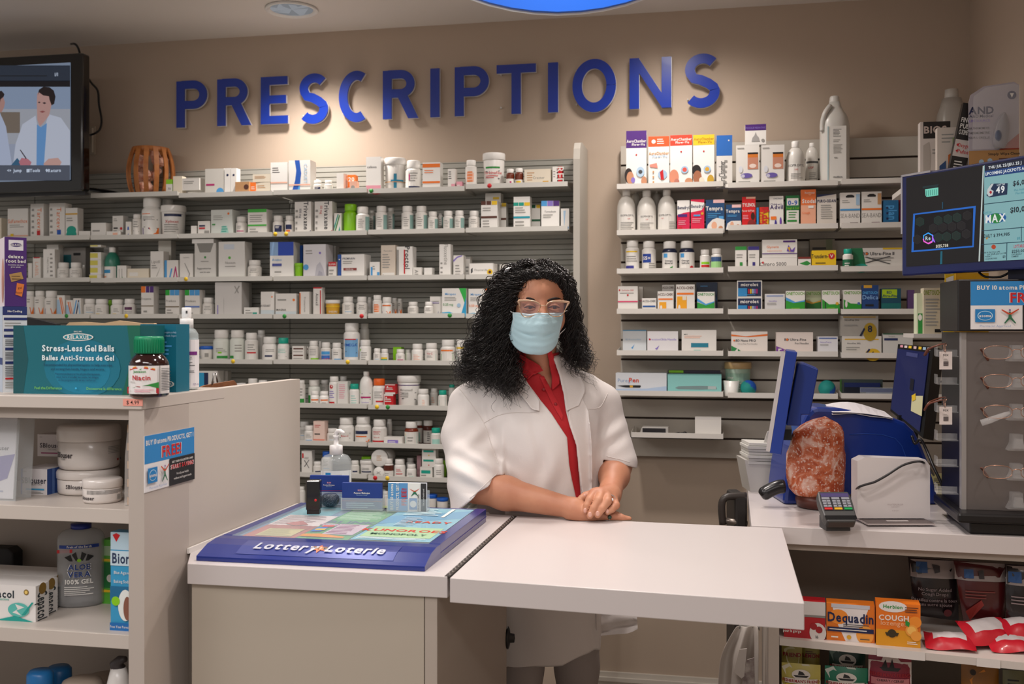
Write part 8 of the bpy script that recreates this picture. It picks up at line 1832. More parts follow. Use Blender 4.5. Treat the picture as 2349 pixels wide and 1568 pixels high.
chain([HA(1290, 950, 2.788), HA(1330, 1030, 2.765), HA(1250, 1110, 2.755), HA(1165, 1165, 2.752)], [.0122, .0108, .0092, .008], .0028)
chain([HA(960, 790, 2.80), HA(820, 830, 2.812), HA(730, 850, 2.806), HA(645, 885, 2.80)], [.015, .0125, .0115, .0092], .005)          # thumb off the side of the palm
P, Q = S.mesh(); P = P.astype(float)
m_ = (P[:, 2] < CZ+.0015) & (P[:, 0] > -.1); P[m_, 2] = CZ+.0015
obj_np('body', P, Q, skin)
# eyes
for i, px in enumerate((1215, 1271)):
    m = MB(); c = A3(px, 705, 2.8375); m.sphere(tuple(c), .0112, M('#d8cdc6', .15), 20, 12); 
    c2 = A3(px+1.5, 705, 2.827); m.sphere(tuple(c2), (.0055, .0022, .0055), M('#3a2014', .1), 16, 8); c3 = A3(px+1.5, 705, 2.8252); m.sphere(tuple(c3), (.0026, .001, .0026), M('#050304', .05), 12, 6)
    mbo(m, 'eye')
    m = MB(); 
    for up, (y0, y1, rr) in ((1, (704.5, 699.2, .0034)), (0, (706.5, 710.6, .0034))):
        pts = [A3(px+u*11.5, (y0 if abs(u) > .9 else y0+(y1-y0)*(1-u*u)), 2.8275+.006*u*u) for u in np.linspace(-1, 1, 9)]; m.tube([tuple(p) for p in pts], rr, skin if not up else skin, 8)
    pts = [A3(px+u*12, 705+(702-705)*(1-u*u), 2.8238+.007*u*u) for u in np.linspace(-1, 1, 9)]; m.tube([tuple(p) for p in pts], .0012, M('#120c0a', .5), 5); mbo(m, 'eyelid')
    m = MB(); s_ = -1 if i == 0 else 1
    pts = [A3(px+s_*x, y, 2.829+.00004*(x+6)**2*(x > -6)) for x, y in ((-16, 690.5), (-8, 686.5), (2, 684), (12, 685), (19, 690))]; m.tube([tuple(p) for p in smooth(pts)], [.0018]+[.0031]*9+[.0026]*4+[.0012]*3, M('#1d120e', .8), 8); mbo(m, 'eyebrow')
# nails
for x, y, d_, r_ in ((718, 1135, 2.750, 40), (815, 1215, 2.7345, 44), (968, 1195, 2.7325, 44), (1160, 1150, 2.745, 36), (712, 842, 2.7955, 34)):
    m = MB(); c = H(x, y, d_); m.sphere(tuple(c), (r_/8.709*2.75/FPX*.95, .0022, r_/8.709*2.75/FPX*1.25), M('#d6a494', .25, coat=.3), 14, 8); mbo(m, 'fingernail')
# ---- trousers and shoes
T = SDF((-.16, 2.84, 0), (.34, 3.26, .98), .006)
T.ell(A3(1262, 752, 3.03)*np.array([1, 1, 0])+np.array([0, 0, .9]), (.155, .125, .14), k=.03)
for sd in (-1, 1):
    cx_ = .108+sd*.078; T.cap((cx_, 3.03, .84), (cx_+sd*.002, 3.03, .47), .085, .062, k=.03); T.cap((cx_+sd*.002, 3.03, .47), (cx_+sd*.004, 3.05, .07), .062, .05, k=.02)
P, Q = T.mesh(); obj_np('trousers', P, Q, M('#9a918e', .8, bump=.3, scale=200))
for sd in (-1, 1):
    m = MB(); cx_ = .108+sd*.082; loftm(m, [[(cx_+a, 3.0+b*1.0, z) for a, b, z in oval(zz, .045*s1, .12*s2, 24, 2.3)] for zz, s1, s2 in ((.0, .95, .97), (.015, 1, 1), (.035, .96, .95), (.06, .75, .7), (.075, .5, .45))], M('#2a2628', .4)); mbo(m, 'shoe')
# ---- red shirt
red = M('#b3101c', .75, 0, sheen=.15, bump=.25, scale=300)
R = SDF((-.12, 2.8, .98), (.3, 3.15, 1.40), .0032)
R.loft([t_ for t_ in TOR if t_[0] > .9], .02, infl=-.009)
R.cap(A3(1234, 850, 3.005), A3(1237, 800, 2.985), .066, .061, k=.03)
def inpoly(px, py, poly):
    d = np.full(np.broadcast(px, py).shape, 1e9); s = np.ones(d.shape); n = len(poly); j = n-1
    for i in range(n):
        ex, ey = poly[j][0]-poly[i][0], poly[j][1]-poly[i][1]; wx, wy = px-poly[i][0], py-poly[i][1]
        t = np.clip((wx*ex+wy*ey)/(ex*ex+ey*ey), 0, 1); d = np.minimum(d, (wx-ex*t)**2+(wy-ey*t)**2)
        c1 = py >= poly[i][1]; c2 = py < poly[j][1]; c3 = ex*wy > ey*wx; al = (c1 & c2 & c3) | (~c1 & ~c2 & ~c3); s = np.where(al, -s, s); j = i
    return s*np.sqrt(d)
def cutpoly(Sd, poly, fmax, k=.002, ymin=None, ymax=None):
    z1 = EYE-(min(p[1] for p in poly)-HY)*3.1/FPX if min(p[1] for p in poly) < HY else EYE-(min(p[1] for p in poly)-HY)*2.7/FPX
    z0 = EYE-(max(p[1] for p in poly)-HY)*3.2/FPX
    x0 = min((p[0]-CX) for p in poly); x1 = max((p[0]-CX) for p in poly)
    sl, (X, Y, Z) = Sd.block((min(x0*2.7, x0*3.2)/FPX-.01, 2.6, z0-.01), (max(x1*2.7, x1*3.2)/FPX+.01, fmax, z1+.02))
    px = CX+X/Y*FPX; py = HY+(EYE-Z)/Y*FPX; d = inpoly(px, py, poly)*1.2e-3
    Sd.comb(sl, np.maximum(d, Y-fmax), k, 'sub')
def K4(x, y): return (960+x/2.3056, 560+y/2.3056)
vneck = [K4(*q) for q in ((560, 520), (580, 660), (650, 690), (700, 775), (706, 690), (690, 640), (700, 520))]
cutpoly(R, vneck, 2.995, .003)
cutpoly(R, [(1170, 760), (1178, 790), (1225, 822), (1285, 806), (1300, 760)], 3.3, .003)
P, Q = R.mesh(); obj_np('red_shirt', P, Q, red)
# ---- white coat
coatm = M('#dcd5d2', .85, 0, sheen=.1, bump=.15, scale=400)
Wc = SDF((-.26, 2.76, .47), (.38, 3.24, 1.40), .0034)
Wc.loft(TOR, .02, infl=.004)
Wc.loft([(.46, .122, 3.04, .15, .13), (.7, .112, 3.03, .172, .15), (.93, .10, 3.01, .168, .145)], .05)
Wc.cap(A3(1234, 850, 3.01), A3(1236, 815, 3.0), .075, .072, k=.04)
Wc.cap(A3(1125, 890, 3.03), A3(1080, 930, 3.03), .05, .056, k=.05)
Wc.cap(A3(1078, 928, 3.03), A3(1072, 1000, 2.985), .057, .07, k=.03); Wc.cap(A3(1072, 1000, 2.985), A3(1092, 1100, 2.885), .07, .075, k=.03); Wc.cap(A3(1092, 1100, 2.885), A3(1102, 1175, 2.85), .075, .080, k=.02)
Wc.cap(A3(1345, 898, 3.03), A3(1375, 922, 3.035), .047, .05, k=.05); Wc.cap(A3(1380, 928, 3.04), A3(1415, 1060, 3.0), .052, .061, k=.03)
# sleeve A hem: cut by a slanted plane (in picture: from (1068,1160) to (1152,1085))
sl, (X, Y, Z) = Wc.block((-.26, 2.76, .9), (.1, 3.24, 1.2)); px = CX+X/Y*FPX; py = HY+(EYE-Z)/Y*FPX
nx_, ny_ = (1160-1086), (1152-1068); ln = math.hypot(nx_, ny_); dA = -((px-1068)*nx_+(py-1158)*ny_)/ln*1.2e-3
near = np.where((px < 1165), 1, 0); 
Dn = Wc.D[sl]; mA = (px < 1158) & ((Y < 2.93) | (px < 1095)) | ((px < 1195) & (Y < 2.868)); Wc.D[sl] = np.where(mA, np.maximum(Dn, -dA), Dn)
# sleeve B hem
sl, (X, Y, Z) = Wc.block((.2, 2.7, .9), (.38, 3.24, 1.15)); px = CX+X/Y*FPX; py = HY+(EYE-Z)/Y*FPX
dB = (py-(1055+(px-1388)*.28-.0045*(px-1420)**2*0))*1.2e-3; mB = px > 1384; Dn = Wc.D[sl]; Wc.D[sl] = np.where(mB, np.maximum(Dn, dB), Dn)
# hollow sleeves


# opening with the shirt
op = [K4(*q) for q in ((470, 560), (500, 620), (575, 735), (640, 830), (700, 900), (785, 1020), (798, 1150), (812, 1250), (832, 1345), (862, 1340), (850, 1200), (835, 1060), (800, 960), (782, 880), (770, 800), (745, 690), (712, 600), (705, 500), (600, 440))]
cutpoly(Wc, op, 3.0, .002)
cutpoly(Wc, [(1165, 740), (1172, 806), (1225, 830), (1290, 812), (1305, 740)], 3.3, .006)
# lower front hem rising to the right, side opening
cutpoly(Wc, [(1100, 1560), (1165, 1530), (1290, 1525), (1330, 1506), (1376, 1489), (1380, 1440), (1377, 1300), (1500, 1300), (1500, 1700), (1100, 1700)], 3.4, .003)
# cloth folds
sl, (X, Y, Z) = Wc.block((-.3, 2.7, .4), (.4, 3.3, 1.45)); fold = .0042*noise3(X, Y*.6, Z*.4, 30, 1)+.0024*noise3(X, Y, Z*.6, 70, 4)
px = CX+X/Y*FPX; py = HY+(EYE-Z)/Y*FPX
fold = fold+.006*np.exp(-((px-1085)/45)**2-((py-1000)/45)**2)*np.sin((py+.9*px)*.085)+.005*np.exp(-((px-1260)/40)**2-((py-1090)/50)**2)*np.sin((px+.3*py)*.09)+.009*np.exp(-((px-1095)/60)**2-((py-1075)/50)**2)*np.sin((py-.55*px)*.11)+.004*np.exp(-((px-1405)/30)**2-((py-1000)/40)**2)*np.sin((py+.7*px)*.12)
fold = fold-.007*np.exp(-((px-1152-(py-1000)*.02)/7)**2)*np.clip((py-960)/60, 0, 1)*np.clip((1150-py)/60, 0, 1)
fold = fold+.005*np.exp(-((px-1215-(py-950)*.28)/12)**2)*np.clip((py-930)/60, 0, 1)-.004*np.exp(-((px-1372)/8)**2)*np.clip((py-950)/40, 0, 1)
Wc.D[sl] += fold.astype(np.float32)
P, Q = Wc.mesh(); coat = obj_np('white_coat', P, Q, coatm)
Pc = P; bv = BVHTree.FromPolygons([tuple(p) for p in P], [tuple(int(i) for i in q) for q in Q])
P2_, Q2_ = R.mesh(); bvr = BVHTree.FromPolygons([tuple(p) for p in P2_], [tuple(int(i) for i in q) for q in Q2_])
P3_, Q3_ = S.mesh(); bvs = BVHTree.FromPolygons([tuple(p) for p in P3_], [tuple(int(i) for i in q) for q in Q3_])
def hit(px, py, trees, dflt=2.88):
    dr = Vector(((px-CX)/FPX, 1, -(py-HY)/FPX)).normalized(); best = None
    for b in trees:
        r = b.ray_cast(Vector((0, 0, EYE))+dr*2.2, dr, 1.2)
        if r[0] is not None and (best is None or r[0].y < best): best = r[0].y
    return best if best else 2.99
def sheet(poly, trees, off, thick, mat, name, parent=pr_, step=3.5, edge=0, smooth_r=2):
    """cloth piece given by its outline in the figure plane, laid over the garments with real thickness"""
    xs = np.arange(min(p[0] for p in poly)-step, max(p[0] for p in poly)+step*1.5, step); ys = np.arange(min(p[1] for p in poly)-step, max(p[1] for p in poly)+step*1.5, step)
    GX, GY = np.meshgrid(xs, ys, indexing='ij'); D = np.array([[hit(a, b, trees) for b in ys] for a in xs])
    ins0 = inpoly(GX, GY, poly) < 0
    for j in range(len(ys)):
        if ins0[:, j].any(): md = np.median(D[ins0[:, j], j]); D[:, j] = np.where(D[:, j] > md+.025, md, D[:, j])
    for _ in range(smooth_r):
        Dp = np.pad(D, 1, mode='edge'); D = np.minimum(D, (Dp[:-2, 1:-1]+Dp[2:, 1:-1]+Dp[1:-1, :-2]+Dp[1:-1, 2:]+D*2)/6)
    sd = inpoly(GX, GY, poly); 
    # snap border vertices to the outline
    gy, gx_ = np.gradient(sd, step)[1], np.gradient(sd, step)[0]; g2 = np.maximum(np.hypot(gx_, gy), .3)
    m = (sd > 0) & (sd < step*1.5); SX = GX-np.where(m, sd*gx_/g2, 0); SY = GY-np.where(m, sd*gy/g2, 0); keep = sd < step*1.5
    idx = -np.ones(sd.shape, int); V = []
    for i in range(len(xs)):
        for j in range(len(ys)):
            if keep[i, j]: idx[i, j] = len(V); e_ = max(0, 1-max(0, -sd[i, j])/6); d = D[i, j]-off-edge*e_; V.append(A3(SX[i, j], SY[i, j], d))
    FF = []
    for i in range(len(xs)-1):
        for j in range(len(ys)-1):
            q = [idx[i, j], idx[i, j+1], idx[i+1, j+1], idx[i+1, j]]
            if min(q) >= 0 and min(sd[i, j], sd[i+1, j], sd[i, j+1], sd[i+1, j+1]) < 0: FF.append(q)
    o = obj_np(name, np.array(V), np.array(FF), mat, parent); s_ = o.modifiers.new('thick', 'SOLIDIFY'); s_.thickness = thick; s_.offset = 0
    s2 = o.modifiers.new('sub', 'SUBSURF'); s2.levels = s2.render_levels = 1; return o
# coat collar and lapels
lapL = [K4(*q) for q in ((482, 600), (500, 618), (575, 733), (640, 828), (640, 880), (600, 870), (545, 800), (470, 730), (400, 680), (420, 620))]
lapR = [K4(*q) for q in ((700, 545), (712, 600), (745, 690), (770, 800), (782, 880), (850, 850), (880, 780), (878, 740), (840, 670), (770, 590), (730, 545))]
sheet(lapL, [bv], .006, .0035, coatm, 'coat_lapel', edge=.004, smooth_r=6); sheet(lapR, [bv], .006, .0035, coatm, 'coat_lapel', edge=.004, smooth_r=6)
plk = [K4(*q) for q in ((792, 885), (860, 800), (895, 870), (912, 1000), (918, 1150), (918, 1300), (868, 1320), (848, 1200), (835, 1060), (802, 962))]
sheet(plk, [bv], .0035, .003, coatm, 'coat_placket', edge=.002, smooth_r=9)
# seams
def seam(pts, trees, r, mat, name, off=.0005):
    P_ = smooth([A3(x, y, hit(x, y, trees)-off) for x, y in pts], 6); q = [A3(*(CX+p.x/p.y*FPX, HY+(EYE-p.z)/p.y*FPX), p.y) for p in P_]; P_ = [Vector(A3(CX+p.x/p.y*FPX, HY+(EYE-p.z)/p.y*FPX, hit(CX+p.x/p.y*FPX, HY+(EYE-p.z)/p.y*FPX, trees)-off)) for p in P_]
    m = MB(); m.tube([tuple(p) for p in P_], r, mat, 6); return mbo(m, name)
sm2 = M('#d3cbc7', .8)
seam([K4(*q) for q in ((345, 945), (420, 905), (500, 890), (590, 890), (640, 885))], [bv], .0011, sm2, 'coat_seam')
seam([K4(*q) for q in ((215, 760), (290, 860), (345, 945), (385, 1060), (420, 1160))], [bv], .0012, sm2, 'coat_seam')
seam([K4(*q) for q in ((900, 870), (960, 860), (1000, 790))], [bv], .001, sm2, 'coat_seam')
seam([(1078, 1142), (1095, 1128), (1115, 1109), (1140, 1086)], [bv], .001, sm2, 'coat_seam')
seam([(1392, 1046), (1408, 1050), (1425, 1054), (1445, 1060)], [bv], .001, sm2, 'coat_seam')
# shirt collar, placket, buttons
red2 = M('#bd1420', .7, 0, sheen=.15, bump=.25, scale=300)
colL = [K4(*q) for q in ((498, 585), (520, 640), (575, 715), (600, 690), (660, 668), (640, 640), (570, 600), (520, 570))]
colR = [K4(*q) for q in ((680, 560), (690, 620), (705, 700), (708, 770), (745, 735), (748, 690), (720, 610), (700, 555))]
sheet(colL, [bvr, bvs], .007, .003, red2, 'shirt_collar', edge=.003, step=3); sheet(colR, [bvr, bvs], .007, .003, red2, 'shirt_collar', edge=.003, step=3)
plr = [K4(*q) for q in ((640, 700), (660, 690), (700, 765), (735, 830), (765, 905), (760, 930), (735, 890), (700, 830))]
sheet(plr, [bvr], .003, .002, red2, 'shirt_placket', step=3)
for x, y in ((612, 682), (662, 768), (725, 845)):
    px, py = K4(x, y); c = A3(px, py, hit(px, py, [bvr])-.006); m = MB(); m.sphere(tuple(c), (.0048, .0018, .0048), M('#8e0f18', .35), 14, 8); mbo(m, 'shirt_button')
# coat tail flipping out behind the flap
fl = [(1374, 1404), (1420, 1408), (1462, 1412), (1467, 1432), (1440, 1448), (1400, 1458), (1374, 1459)]
V = []; 
for d_ in (0, .004):
    for i in range(9):
        for j in range(7):
            u, v = i/8, j/6; x = 1370+u*92+(v-.5)*2; y = 1400+6*u+v*(58-14*u)-(8*abs(v-.5)*2*max(0, u-.8)/.2 if u > .8 else 0)*(1 if v > .5 else -1); V.append(A3(x, y, 3.0+.016*math.sin(v*9+u*3)*(1-u*.4)+d_))
FF = [[i*7+j, i*7+j+1, (i+1)*7+j+1, (i+1)*7+j] for i in range(8) for j in range(6)]; FF += [[a+63 for a in reversed(q)] for q in FF]
obj_np('coat_tail', np.array(V), np.array(FF), coatm)
m = MB(); pts = [(1368, 1405), (1369, 1440), (1372, 1489)]; m.tube([tuple(A3(x, y, hit(x-4, y, [bv])-.001)) for x, y in pts], .002, coatm, 6); mbo(m, 'coat_hem')
# ---- mask
mk = M('#b2d2dc', .75, 0, bump=.2, scale=500); nu, nv = 44, 36; V = []
topc = [(-1, 1176, 716), (-.75, 1190, 716.5), (-.3, 1222, 720), (0, 1243, 717), (.3, 1258, 718), (.7, 1281, 717), (1, 1291, 717)]
for j in range(nv+1):
    v = j/nv
    for i in range(nu+1):
        s_ = i/nu*2-1
        xt = np.interp(s_, [q[0] for q in topc], [q[1] for q in topc]); yt = np.interp(s_, [q[0] for q in topc], [q[2] for q in topc])
        xl_ = np.interp(v, [0, .3, 1], [1176, 1177, 1169]); xr_ = np.interp(v, [0, .3, 1], [1292, 1290, 1280])
        x = (xl_+xr_)/2+s_*(xr_-xl_)/2; 
        yb = 768+(8 if s_ > 0 else 0)*abs(s_)+44*max(0, 1-abs(s_)**2.3)**.62
        y = yt+(yb-yt)*v; 
        r = abs((x-1240)/ (56 if x > 1240 else 66)); 
        d = 2.792+.07*min(r, 1.1)**2.1+.014*(v-.42)**2*4*(1-r*.6)+.012*max(0, v-.8)*4*(1-.6*r)
        d += .003*np.sin(v*math.pi*2*1.6+1.2+s_*.8)*(1-abs(s_)**3)+.0007*math.sin(v*38)*(abs(s_) < .93)*(.35+.65*abs(math.sin(s_*2+1)))
        d += .006*math.exp(-((s_+.35)/.28)**2-((v-.53)/.035)**2)+.006*math.exp(-((s_-.5)/.22)**2-((v-.54-.1*(s_-.5)*-1)/.04)**2)
        d -= .004*math.exp(-((x-1246)/14)**2-((y-728)/16)**2)
        V.append(A3(x, y, d))
FF = [[j*(nu+1)+i, (j+1)*(nu+1)+i, (j+1)*(nu+1)+i+1, j*(nu+1)+i+1] for j in range(nv) for i in range(nu)]
mo = obj_np('face_mask', np.array(V), np.array(FF), mk); s_ = mo.modifiers.new('t', 'SOLIDIFY'); s_.thickness = .0012; s_.offset = 1
Vn = np.array(V).reshape(nv+1, nu+1, 3)
wb = M('#d9e2e8', .7)
m = MB(); m.tube([tuple(p+np.array([0, -.0012, 0])) for p in Vn[1]], .0013, wb, 6); m.tube([tuple(p+np.array([0, -.0012, 0])) for p in Vn[4]], .0006, wb, 5); mbo(m, 'mask_nose_strip', mo) if False else mbo(m, 'mask_nose_strip')
for k_ in (1, nu-1):
    m = MB(); m.tube([tuple(p+np.array([0, -.001, 0])) for p in Vn[:26, k_]], .0011, wb, 6); mbo(m, 'mask_side_welt')
for sd, (a, b) in ((-1, ((1176, 717), (1163, 709))), (1, ((1291, 718), (1301, 712)))):
    lowp = (1170, 770) if sd < 0 else (1282, 774)
    m = MB(); m.tube([tuple(p) for p in smooth([A3(a[0], a[1], 2.858), A3(b[0], b[1], 2.885), A3(b[0]+sd*5, 722, 2.935), A3(b[0]+sd*3, 745, 2.93), A3(lowp[0]+sd*3, 765, 2.89), A3(lowp[0], lowp[1], 2.862)])], .0013, M('#eceff0', .6), 6); mbo(m, 'ear_loop')
# ---- glasses
def K5(x, y): return (1120+x/6.274, 580+y/6.274)
fm = M('#c9a78c', .3, .35); gm_ = M('#caa27c', .25, .8)
gr = pr_
def gdep(x): return 2.803+.016*((x-1243)/62)**2
Ls = [(430, 690), (470, 682), (560, 682), (650, 690), (710, 712), (745, 745), (750, 775), (728, 825), (690, 875), (640, 905), (560, 920), (500, 905), (470, 860), (450, 790), (438, 730)]
Rs = [(835, 770), (845, 735), (880, 708), (940, 697), (1020, 695), (1100, 700), (1150, 712), (1130, 760), (1105, 820), (1085, 870), (1040, 905), (970, 915), (905, 900), (865, 860), (842, 815)]
for nm, sh in (('L', Ls), ('R', Rs)):
    pts = [A3(*K5(x, y), gdep(K5(x, y)[0])) for x, y in sh]; ps = smooth(pts+[pts[0]], 4)[:-1]
    m = MB(); m.tube([tuple(p) for p in ps], .0011, gm_, 6, closed=True); mbo(m, 'glasses_rim')
    n = len(ps); m = MB(); m.add([tuple(p) for p in ps], [tuple(range(n))], thinclear('#c9b6c4', .16, .02)); mbo(m, 'glasses_lens')
brL = [(428, 688, .0022), (440, 686, .0034), (480, 683, .003), (560, 682, .0024), (650, 691, .0022), (712, 714, .002), (748, 748, .0018)]
brR = [(838, 765, .0018), (848, 735, .002), (885, 707, .0022), (945, 697, .0024), (1030, 695, .0028), (1100, 702, .0034), (1160, 712, .0034), (1164, 716, .0022)]
for b in (brL, brR):
    pts = [A3(*K5(x, y), gdep(K5(x, y)[0])-.001) for x, y, r in b]; m = MB(); ps = smooth(pts, 4); rr = np.interp(np.linspace(0, len(b)-1, len(ps)), range(len(b)), [q[2] for q in b]); m.tube([tuple(p) for p in ps], list(rr), fm, 8); mbo(m, 'glasses_brow_bar')
for sh in ([(432, 692), (445, 720), (458, 775)], [(1158, 715), (1140, 750), (1118, 800)]):
    pts = [A3(*K5(x, y), gdep(K5(x, y)[0])-.001) for x, y in sh]; m = MB(); m.tube([tuple(p) for p in smooth(pts, 4)], [.0036]*3+[.003]*2+[.002]*2+[.0014]*2, fm, 8); mbo(m, 'glasses_end_piece')
m = MB(); m.tube([tuple(A3(*K5(x, y), d_)) for x, y, d_ in ((748, 752, 2.803), (775, 757, 2.799), (810, 758, 2.799), (838, 760, 2.803))], .0014, fm, 8); mbo(m, 'glasses_bridge')
for a, b in (((430, 705, 2.818), (315, 705, 2.90)), ((1160, 716, 2.826), (1175, 722, 2.91))):
    m = MB(); m.tube([tuple(A3(*K5(a[0], a[1]), a[2])), tuple(A3(*K5(b[0], b[1]), b[2]))], .0018, M('#2a1c16', .3), 8); mbo(m, 'glasses_temple')
# ---- rings
def ring(c, ax, r, mat, name, gem=None):
    ax = Vector(ax).normalized(); u = ax.orthogonal().normalized(); v = ax.cross(u); m = MB()
    m.tube([tuple(Vector(c)+(u*math.cos(2*math.pi*i/24)+v*math.sin(2*math.pi*i/24))*r) for i in range(24)], .0011, mat, 6, closed=True)
    if gem: g_, gc, gr_ = gem; m.sphere(tuple(gc), gr_, g_, 8, 4)
    return mbo(m, name)
silv = M('#d8d6d4', .15, .95)
ring(H(1222, 910, 2.776), (H(1160, 950, 2.752)-H(1160, 860, 2.78)), .0128, silv, 'diamond_ring', (M('#f4f6f8', .05, .3), H(1262, 920, 2.762), (.0032, .003, .0042)))
ring(H(1195, 1245, 2.776), (1, 0, -.08), .0135, silv, 'emerald_ring', (M('#0a3a2c', .08, 0, coat=.6), H(1208, 1268, 2.7605), (.0058, .003, .0055)))
# ---- hair
rg = np.random.default_rng(21)
hairm = M('#16100e', .3, 0)
hb_ = bpy.data.materials.new('hair'); 
HB = SDF((-.13, 2.84, 1.20), (.30, 3.16, 1.67), .005)
HB.ell(A3(1232, 662, 2.965), (.085, .095, .078), k=.02)
for pts in ([(1140, 680, 2.98), (1120, 750, 3.0), (1100, 830, 3.0)], [(1165, 720, 2.97), (1150, 800, 2.96), (1150, 850, 2.93)], [(1296, 690, 2.99), (1306, 760, 3.0), (1318, 800, 3.0)], [(1235, 700, 3.03), (1230, 800, 3.07)]):
    q = [A3(*p) for p in pts]
    for i in range(len(q)-1): HB.cap(q[i], q[i+1], .034, .028, k=.02)
HB.cap(A3(1200, 720, 3.0), A3(1280, 720, 3.0), .06, .05, k=.03)
# keep the face clear
HB.ell(A3(1240, 715, 2.86), (.068, .085, .095), k=.008, op='sub'); HB.ell(A3(1240, 672, 2.84), (.06, .07, .05), k=.008, op='sub')
P, Q = HB.mesh(); hair_cap = (P, Q)
SV, SQ = [P], [Q]; nvt = len(P)
bvh = bvs
def strand(root, path, amp, turns, rad, ph, npt=46, taper=.35):
    global nvt
    n = len(path); t = np.linspace(0, n-1, npt); C_ = np.stack([np.interp(t, range(n), [p[k] for p in path]) for k in range(3)], 1)
    for _ in range(3): C_[1:-1] = (C_[:-2]+C_[1:-1]*2+C_[2:])/4
    T_ = np.gradient(C_, axis=0); T_ /= np.linalg.norm(T_, axis=1)[:, None]+1e-9
    up = np.array([.3, .2, .9]); U = np.cross(T_, [0.2, 1, .1]); U /= np.linalg.norm(U, axis=1)[:, None]+1e-9; B_ = np.cross(T_, U)
    s = np.linspace(0, 1, npt); am = amp*np.clip(s*3.5, 0.05, 1)*(1-.15*s); an = ph+2*math.pi*turns*s**1.05+.6*np.sin(s*9+ph)
    C_ = C_+U*(am*np.cos(an))[:, None]+B_*(am*.8*np.sin(an))[:, None]
    r = rad*(1-(1-taper)*s**2); k = 4; T_ = np.gradient(C_, axis=0); T_ /= np.linalg.norm(T_, axis=1)[:, None]+1e-9; U = np.cross(T_, [0.2, 1, .1]); U /= np.linalg.norm(U, axis=1)[:, None]+1e-9; B_ = np.cross(T_, U)
    V = np.concatenate([(C_+U*(r*math.cos(a))[:, None]+B_*(r*math.sin(a))[:, None])[:, None] for a in np.arange(k)*2*math.pi/k], 1).reshape(-1, 3)
    i = np.arange(npt-1)[:, None]*k; a = np.arange(k)[None]; b = (a+1) % k
    q = np.stack([i+a, i+b, i+k+b, i+k+a], 2).reshape(-1, 4)+nvt; SV.append(V); SQ.append(q); nvt += len(V)
def jit(p, s): return p+rg.normal(size=3)*s
# guide columns in the picture, left fall, right fall, crown
GL_ = [[(1225, 612, 2.90), (1180, 625, 2.88), (1150, 665, 2.89), (1135, 720, 2.91), (1120, 790, 2.93), (1085, 845, 2.94), (1060, 866, 2.95)],
       [(1225, 610, 2.92), (1175, 612, 2.90), (1135, 650, 2.92), (1112, 720, 2.95), (1088, 785, 2.97), (1060, 830, 2.98), (1052, 868, 2.98)],
       [(1228, 614, 2.88), (1190, 634, 2.855), (1170, 665, 2.86), (1156, 715, 2.88), (1148, 780, 2.90), (1140, 840, 2.89), (1135, 885, 2.875)],
       [(1228, 616, 2.875), (1196, 636, 2.85), (1176, 665, 2.86), (1163, 720, 2.89), (1160, 790, 2.90), (1166, 850, 2.87), (1172, 905, 2.86)],
       [(1226, 612, 2.89), (1182, 628, 2.87), (1158, 660, 2.87), (1145, 715, 2.88), (1130, 790, 2.90), (1115, 845, 2.90), (1110, 885, 2.90)],
       [(1224, 608, 2.94), (1168, 618, 2.95), (1125, 670, 2.98), (1105, 740, 3.0), (1080, 800, 3.01), (1062, 850, 3.0)],
       [(1228, 618, 2.872), (1200, 640, 2.853), (1176, 672, 2.872), (1170, 730, 2.915), (1174, 800, 2.92), (1186, 855, 2.87), (1190, 895, 2.862)]]
GR_ = [[(1228, 610, 2.88), (1265, 614, 2.87), (1296, 645, 2.88), (1306, 690, 2.90), (1312, 745, 2.92), (1322, 800, 2.93), (1345, 845, 2.93)],
       [(1228, 606, 2.91), (1272, 610, 2.90), (1303, 645, 2.92), (1314, 700, 2.95), (1322, 755, 2.97), (1338, 805, 2.98), (1352, 840, 2.97)],
       [(1230, 614, 2.872), (1262, 622, 2.858), (1289, 652, 2.87), (1301, 700, 2.90), (1302, 760, 2.93), (1305, 815, 2.93), (1320, 850, 2.92)],
       [(1228, 608, 2.94), (1275, 618, 2.96), (1306, 665, 2.98), (1316, 730, 3.0), (1330, 790, 3.01), (1345, 830, 3.0)],
       [(1230, 616, 2.868), (1264, 628, 2.856), (1290, 660, 2.875), (1300, 720, 2.92), (1296, 780, 2.95), (1300, 830, 2.94)]]
def fall(G, n, spread, extra=0):
    for i in range(n):
        g = G[rg.integers(len(G))]; g2 = G[rg.integers(len(G))]; mix_ = rg.random()*.35; L_ = min(len(g), len(g2)); cut = rg.uniform(.78, 1.04)
        path = [];
        off = rg.normal(size=3)*spread
        for j in range(L_):
            a = A3(*g[j]); b = A3(*g2[j]); p = a*(1-mix_)+b*mix_; w_ = min(1, .25+j/L_*.9); p = p+off*w_; path.append(p)
        e = path[-1]-path[-2]; path[-1] = path[-2]+e*cut
        strand(0, path, rg.uniform(.006, .013), rg.uniform(5, 10), rg.uniform(.0006, .0014), rg.uniform(0, 6.28), npt=72)
fall(GL_, 980, .0135); fall(GR_, 640, .010)
# short crown waves
for i in range(480):
    sd = 1 if rg.random() < .5 else -1; y0 = rg.uniform(2.88, 3.02); x0 = 1228+rg.normal()*5; 
    tx = 1228+sd*rg.uniform(40, 78); ty = 640+abs(tx-1228-sd*40)*.9+rg.uniform(-6, 26)
    path = [A3(x0, 604+rg.uniform(-2, 10)+(y0-2.9)*-20, y0), A3(x0+sd*22, 600+rg.uniform(-5, 10), y0-.012), A3(x0+sd*42, 614+rg.uniform(-6, 8), y0-.02), A3(tx, ty, y0-.012+.02*rg.random())]
    strand(0, path, rg.uniform(.003, .007), rg.uniform(2, 4), rg.uniform(.0007, .0014), rg.uniform(0, 6.28), npt=34)
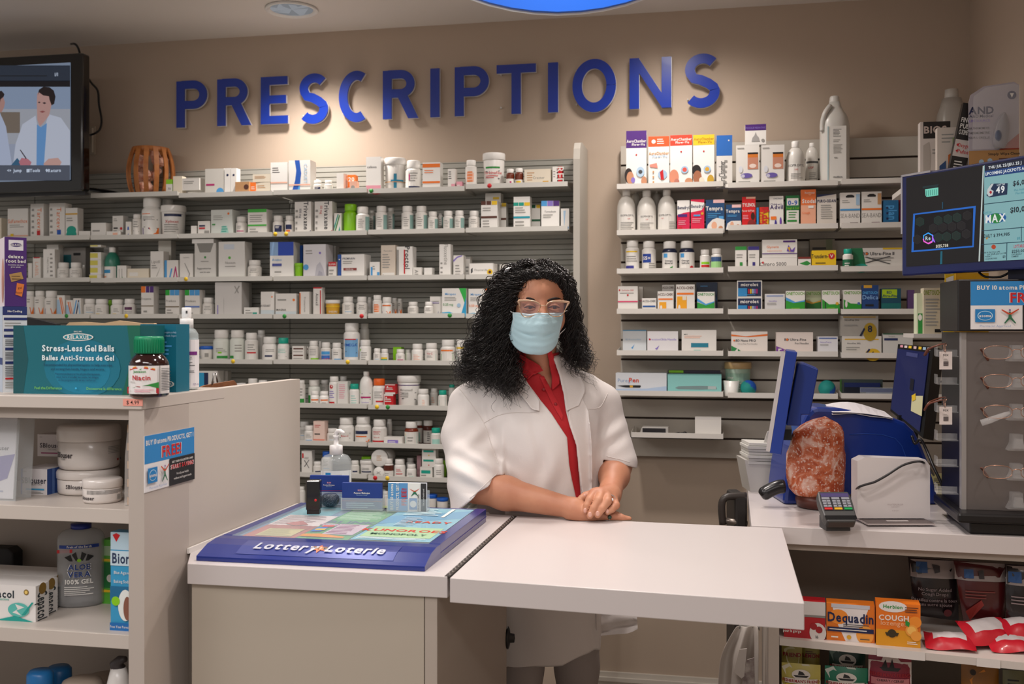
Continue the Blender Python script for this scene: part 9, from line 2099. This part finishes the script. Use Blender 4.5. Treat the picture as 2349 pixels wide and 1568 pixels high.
# front hairline sweep
for i in range(380):
    sd = -1 if rg.random() < .55 else 1; u = rg.random()**1.5
    if sd < 0: p0 = (1241-u*37, 636+u*u*9-u*2, 2.838+.007*u+.0*u); path = [A3(*p0), A3(p0[0]-14, p0[1]-14, 2.842), A3(1184-u*14, 632+u*22, 2.862), A3(1160-u*6, 668+u*18, 2.885), A3(1150, 720, 2.90)]
    else: p0 = (1229+u*49, 636+u*u*13-u*2, 2.838+.009*u); path = [A3(*p0), A3(p0[0]+10, p0[1]-14, 2.843), A3(1284+u*10, 636+u*18, 2.866), A3(1300+u*3, 675+u*12, 2.89), A3(1305, 725, 2.91)]
    path = [p+rg.normal(size=3)*.0025 for p in path]
    strand(0, path, rg.uniform(.0015, .004), rg.uniform(2, 5), rg.uniform(.0005, .001), rg.uniform(0, 6.28), npt=40)
# loose wisps
for i in range(46):
    g = (GL_ if rg.random() < .55 else GR_)[rg.integers(5)]; sgn = -1 if g[-1][0] < 1230 else 1
    path = [A3(*q) for q in g]; off = np.array([sgn*rg.uniform(.005, .022), rg.normal()*.01, -rg.uniform(0, .03)])
    path = [p+off*(j/len(path))**1.2 for j, p in enumerate(path)]; strand(0, path, rg.uniform(.009, .016), rg.uniform(4, 7), .0005, rg.uniform(0, 6.28), npt=90)
for i in range(26):
    g = GL_[rg.integers(2, 5)]; path = [A3(*q) for q in g[2:]]; e = A3(rg.uniform(1150, 1200), rg.uniform(895, 935), 2.85); path[-1] = e
    strand(0, path, rg.uniform(.008, .013), rg.uniform(4, 6), .0006, rg.uniform(0, 6.28), npt=80)
for i in range(10):
    path = [A3(*q) for q in GR_[rg.integers(0, 3)]]; path.append(A3(rg.uniform(1352, 1376), rg.uniform(868, 892), 2.90)); strand(0, path, .011, rg.uniform(4, 6), .0005, rg.uniform(0, 6.28), npt=90)
obj_np('hair', np.vstack(SV), np.vstack(SQ), hairm)
m = MB(); c = A3(1163, 622, 2.865)
for i in range(5): m.tube([tuple(A3(1156+i*2.4, 627-i*.8, 2.872)), tuple(A3(1160+i*2.2, 617-i*.6, 2.868)), tuple(A3(1166+i*2, 613, 2.872))], .0011, M('#e8e8ec', .15, .9), 6)
mbo(m, 'hair_clip')
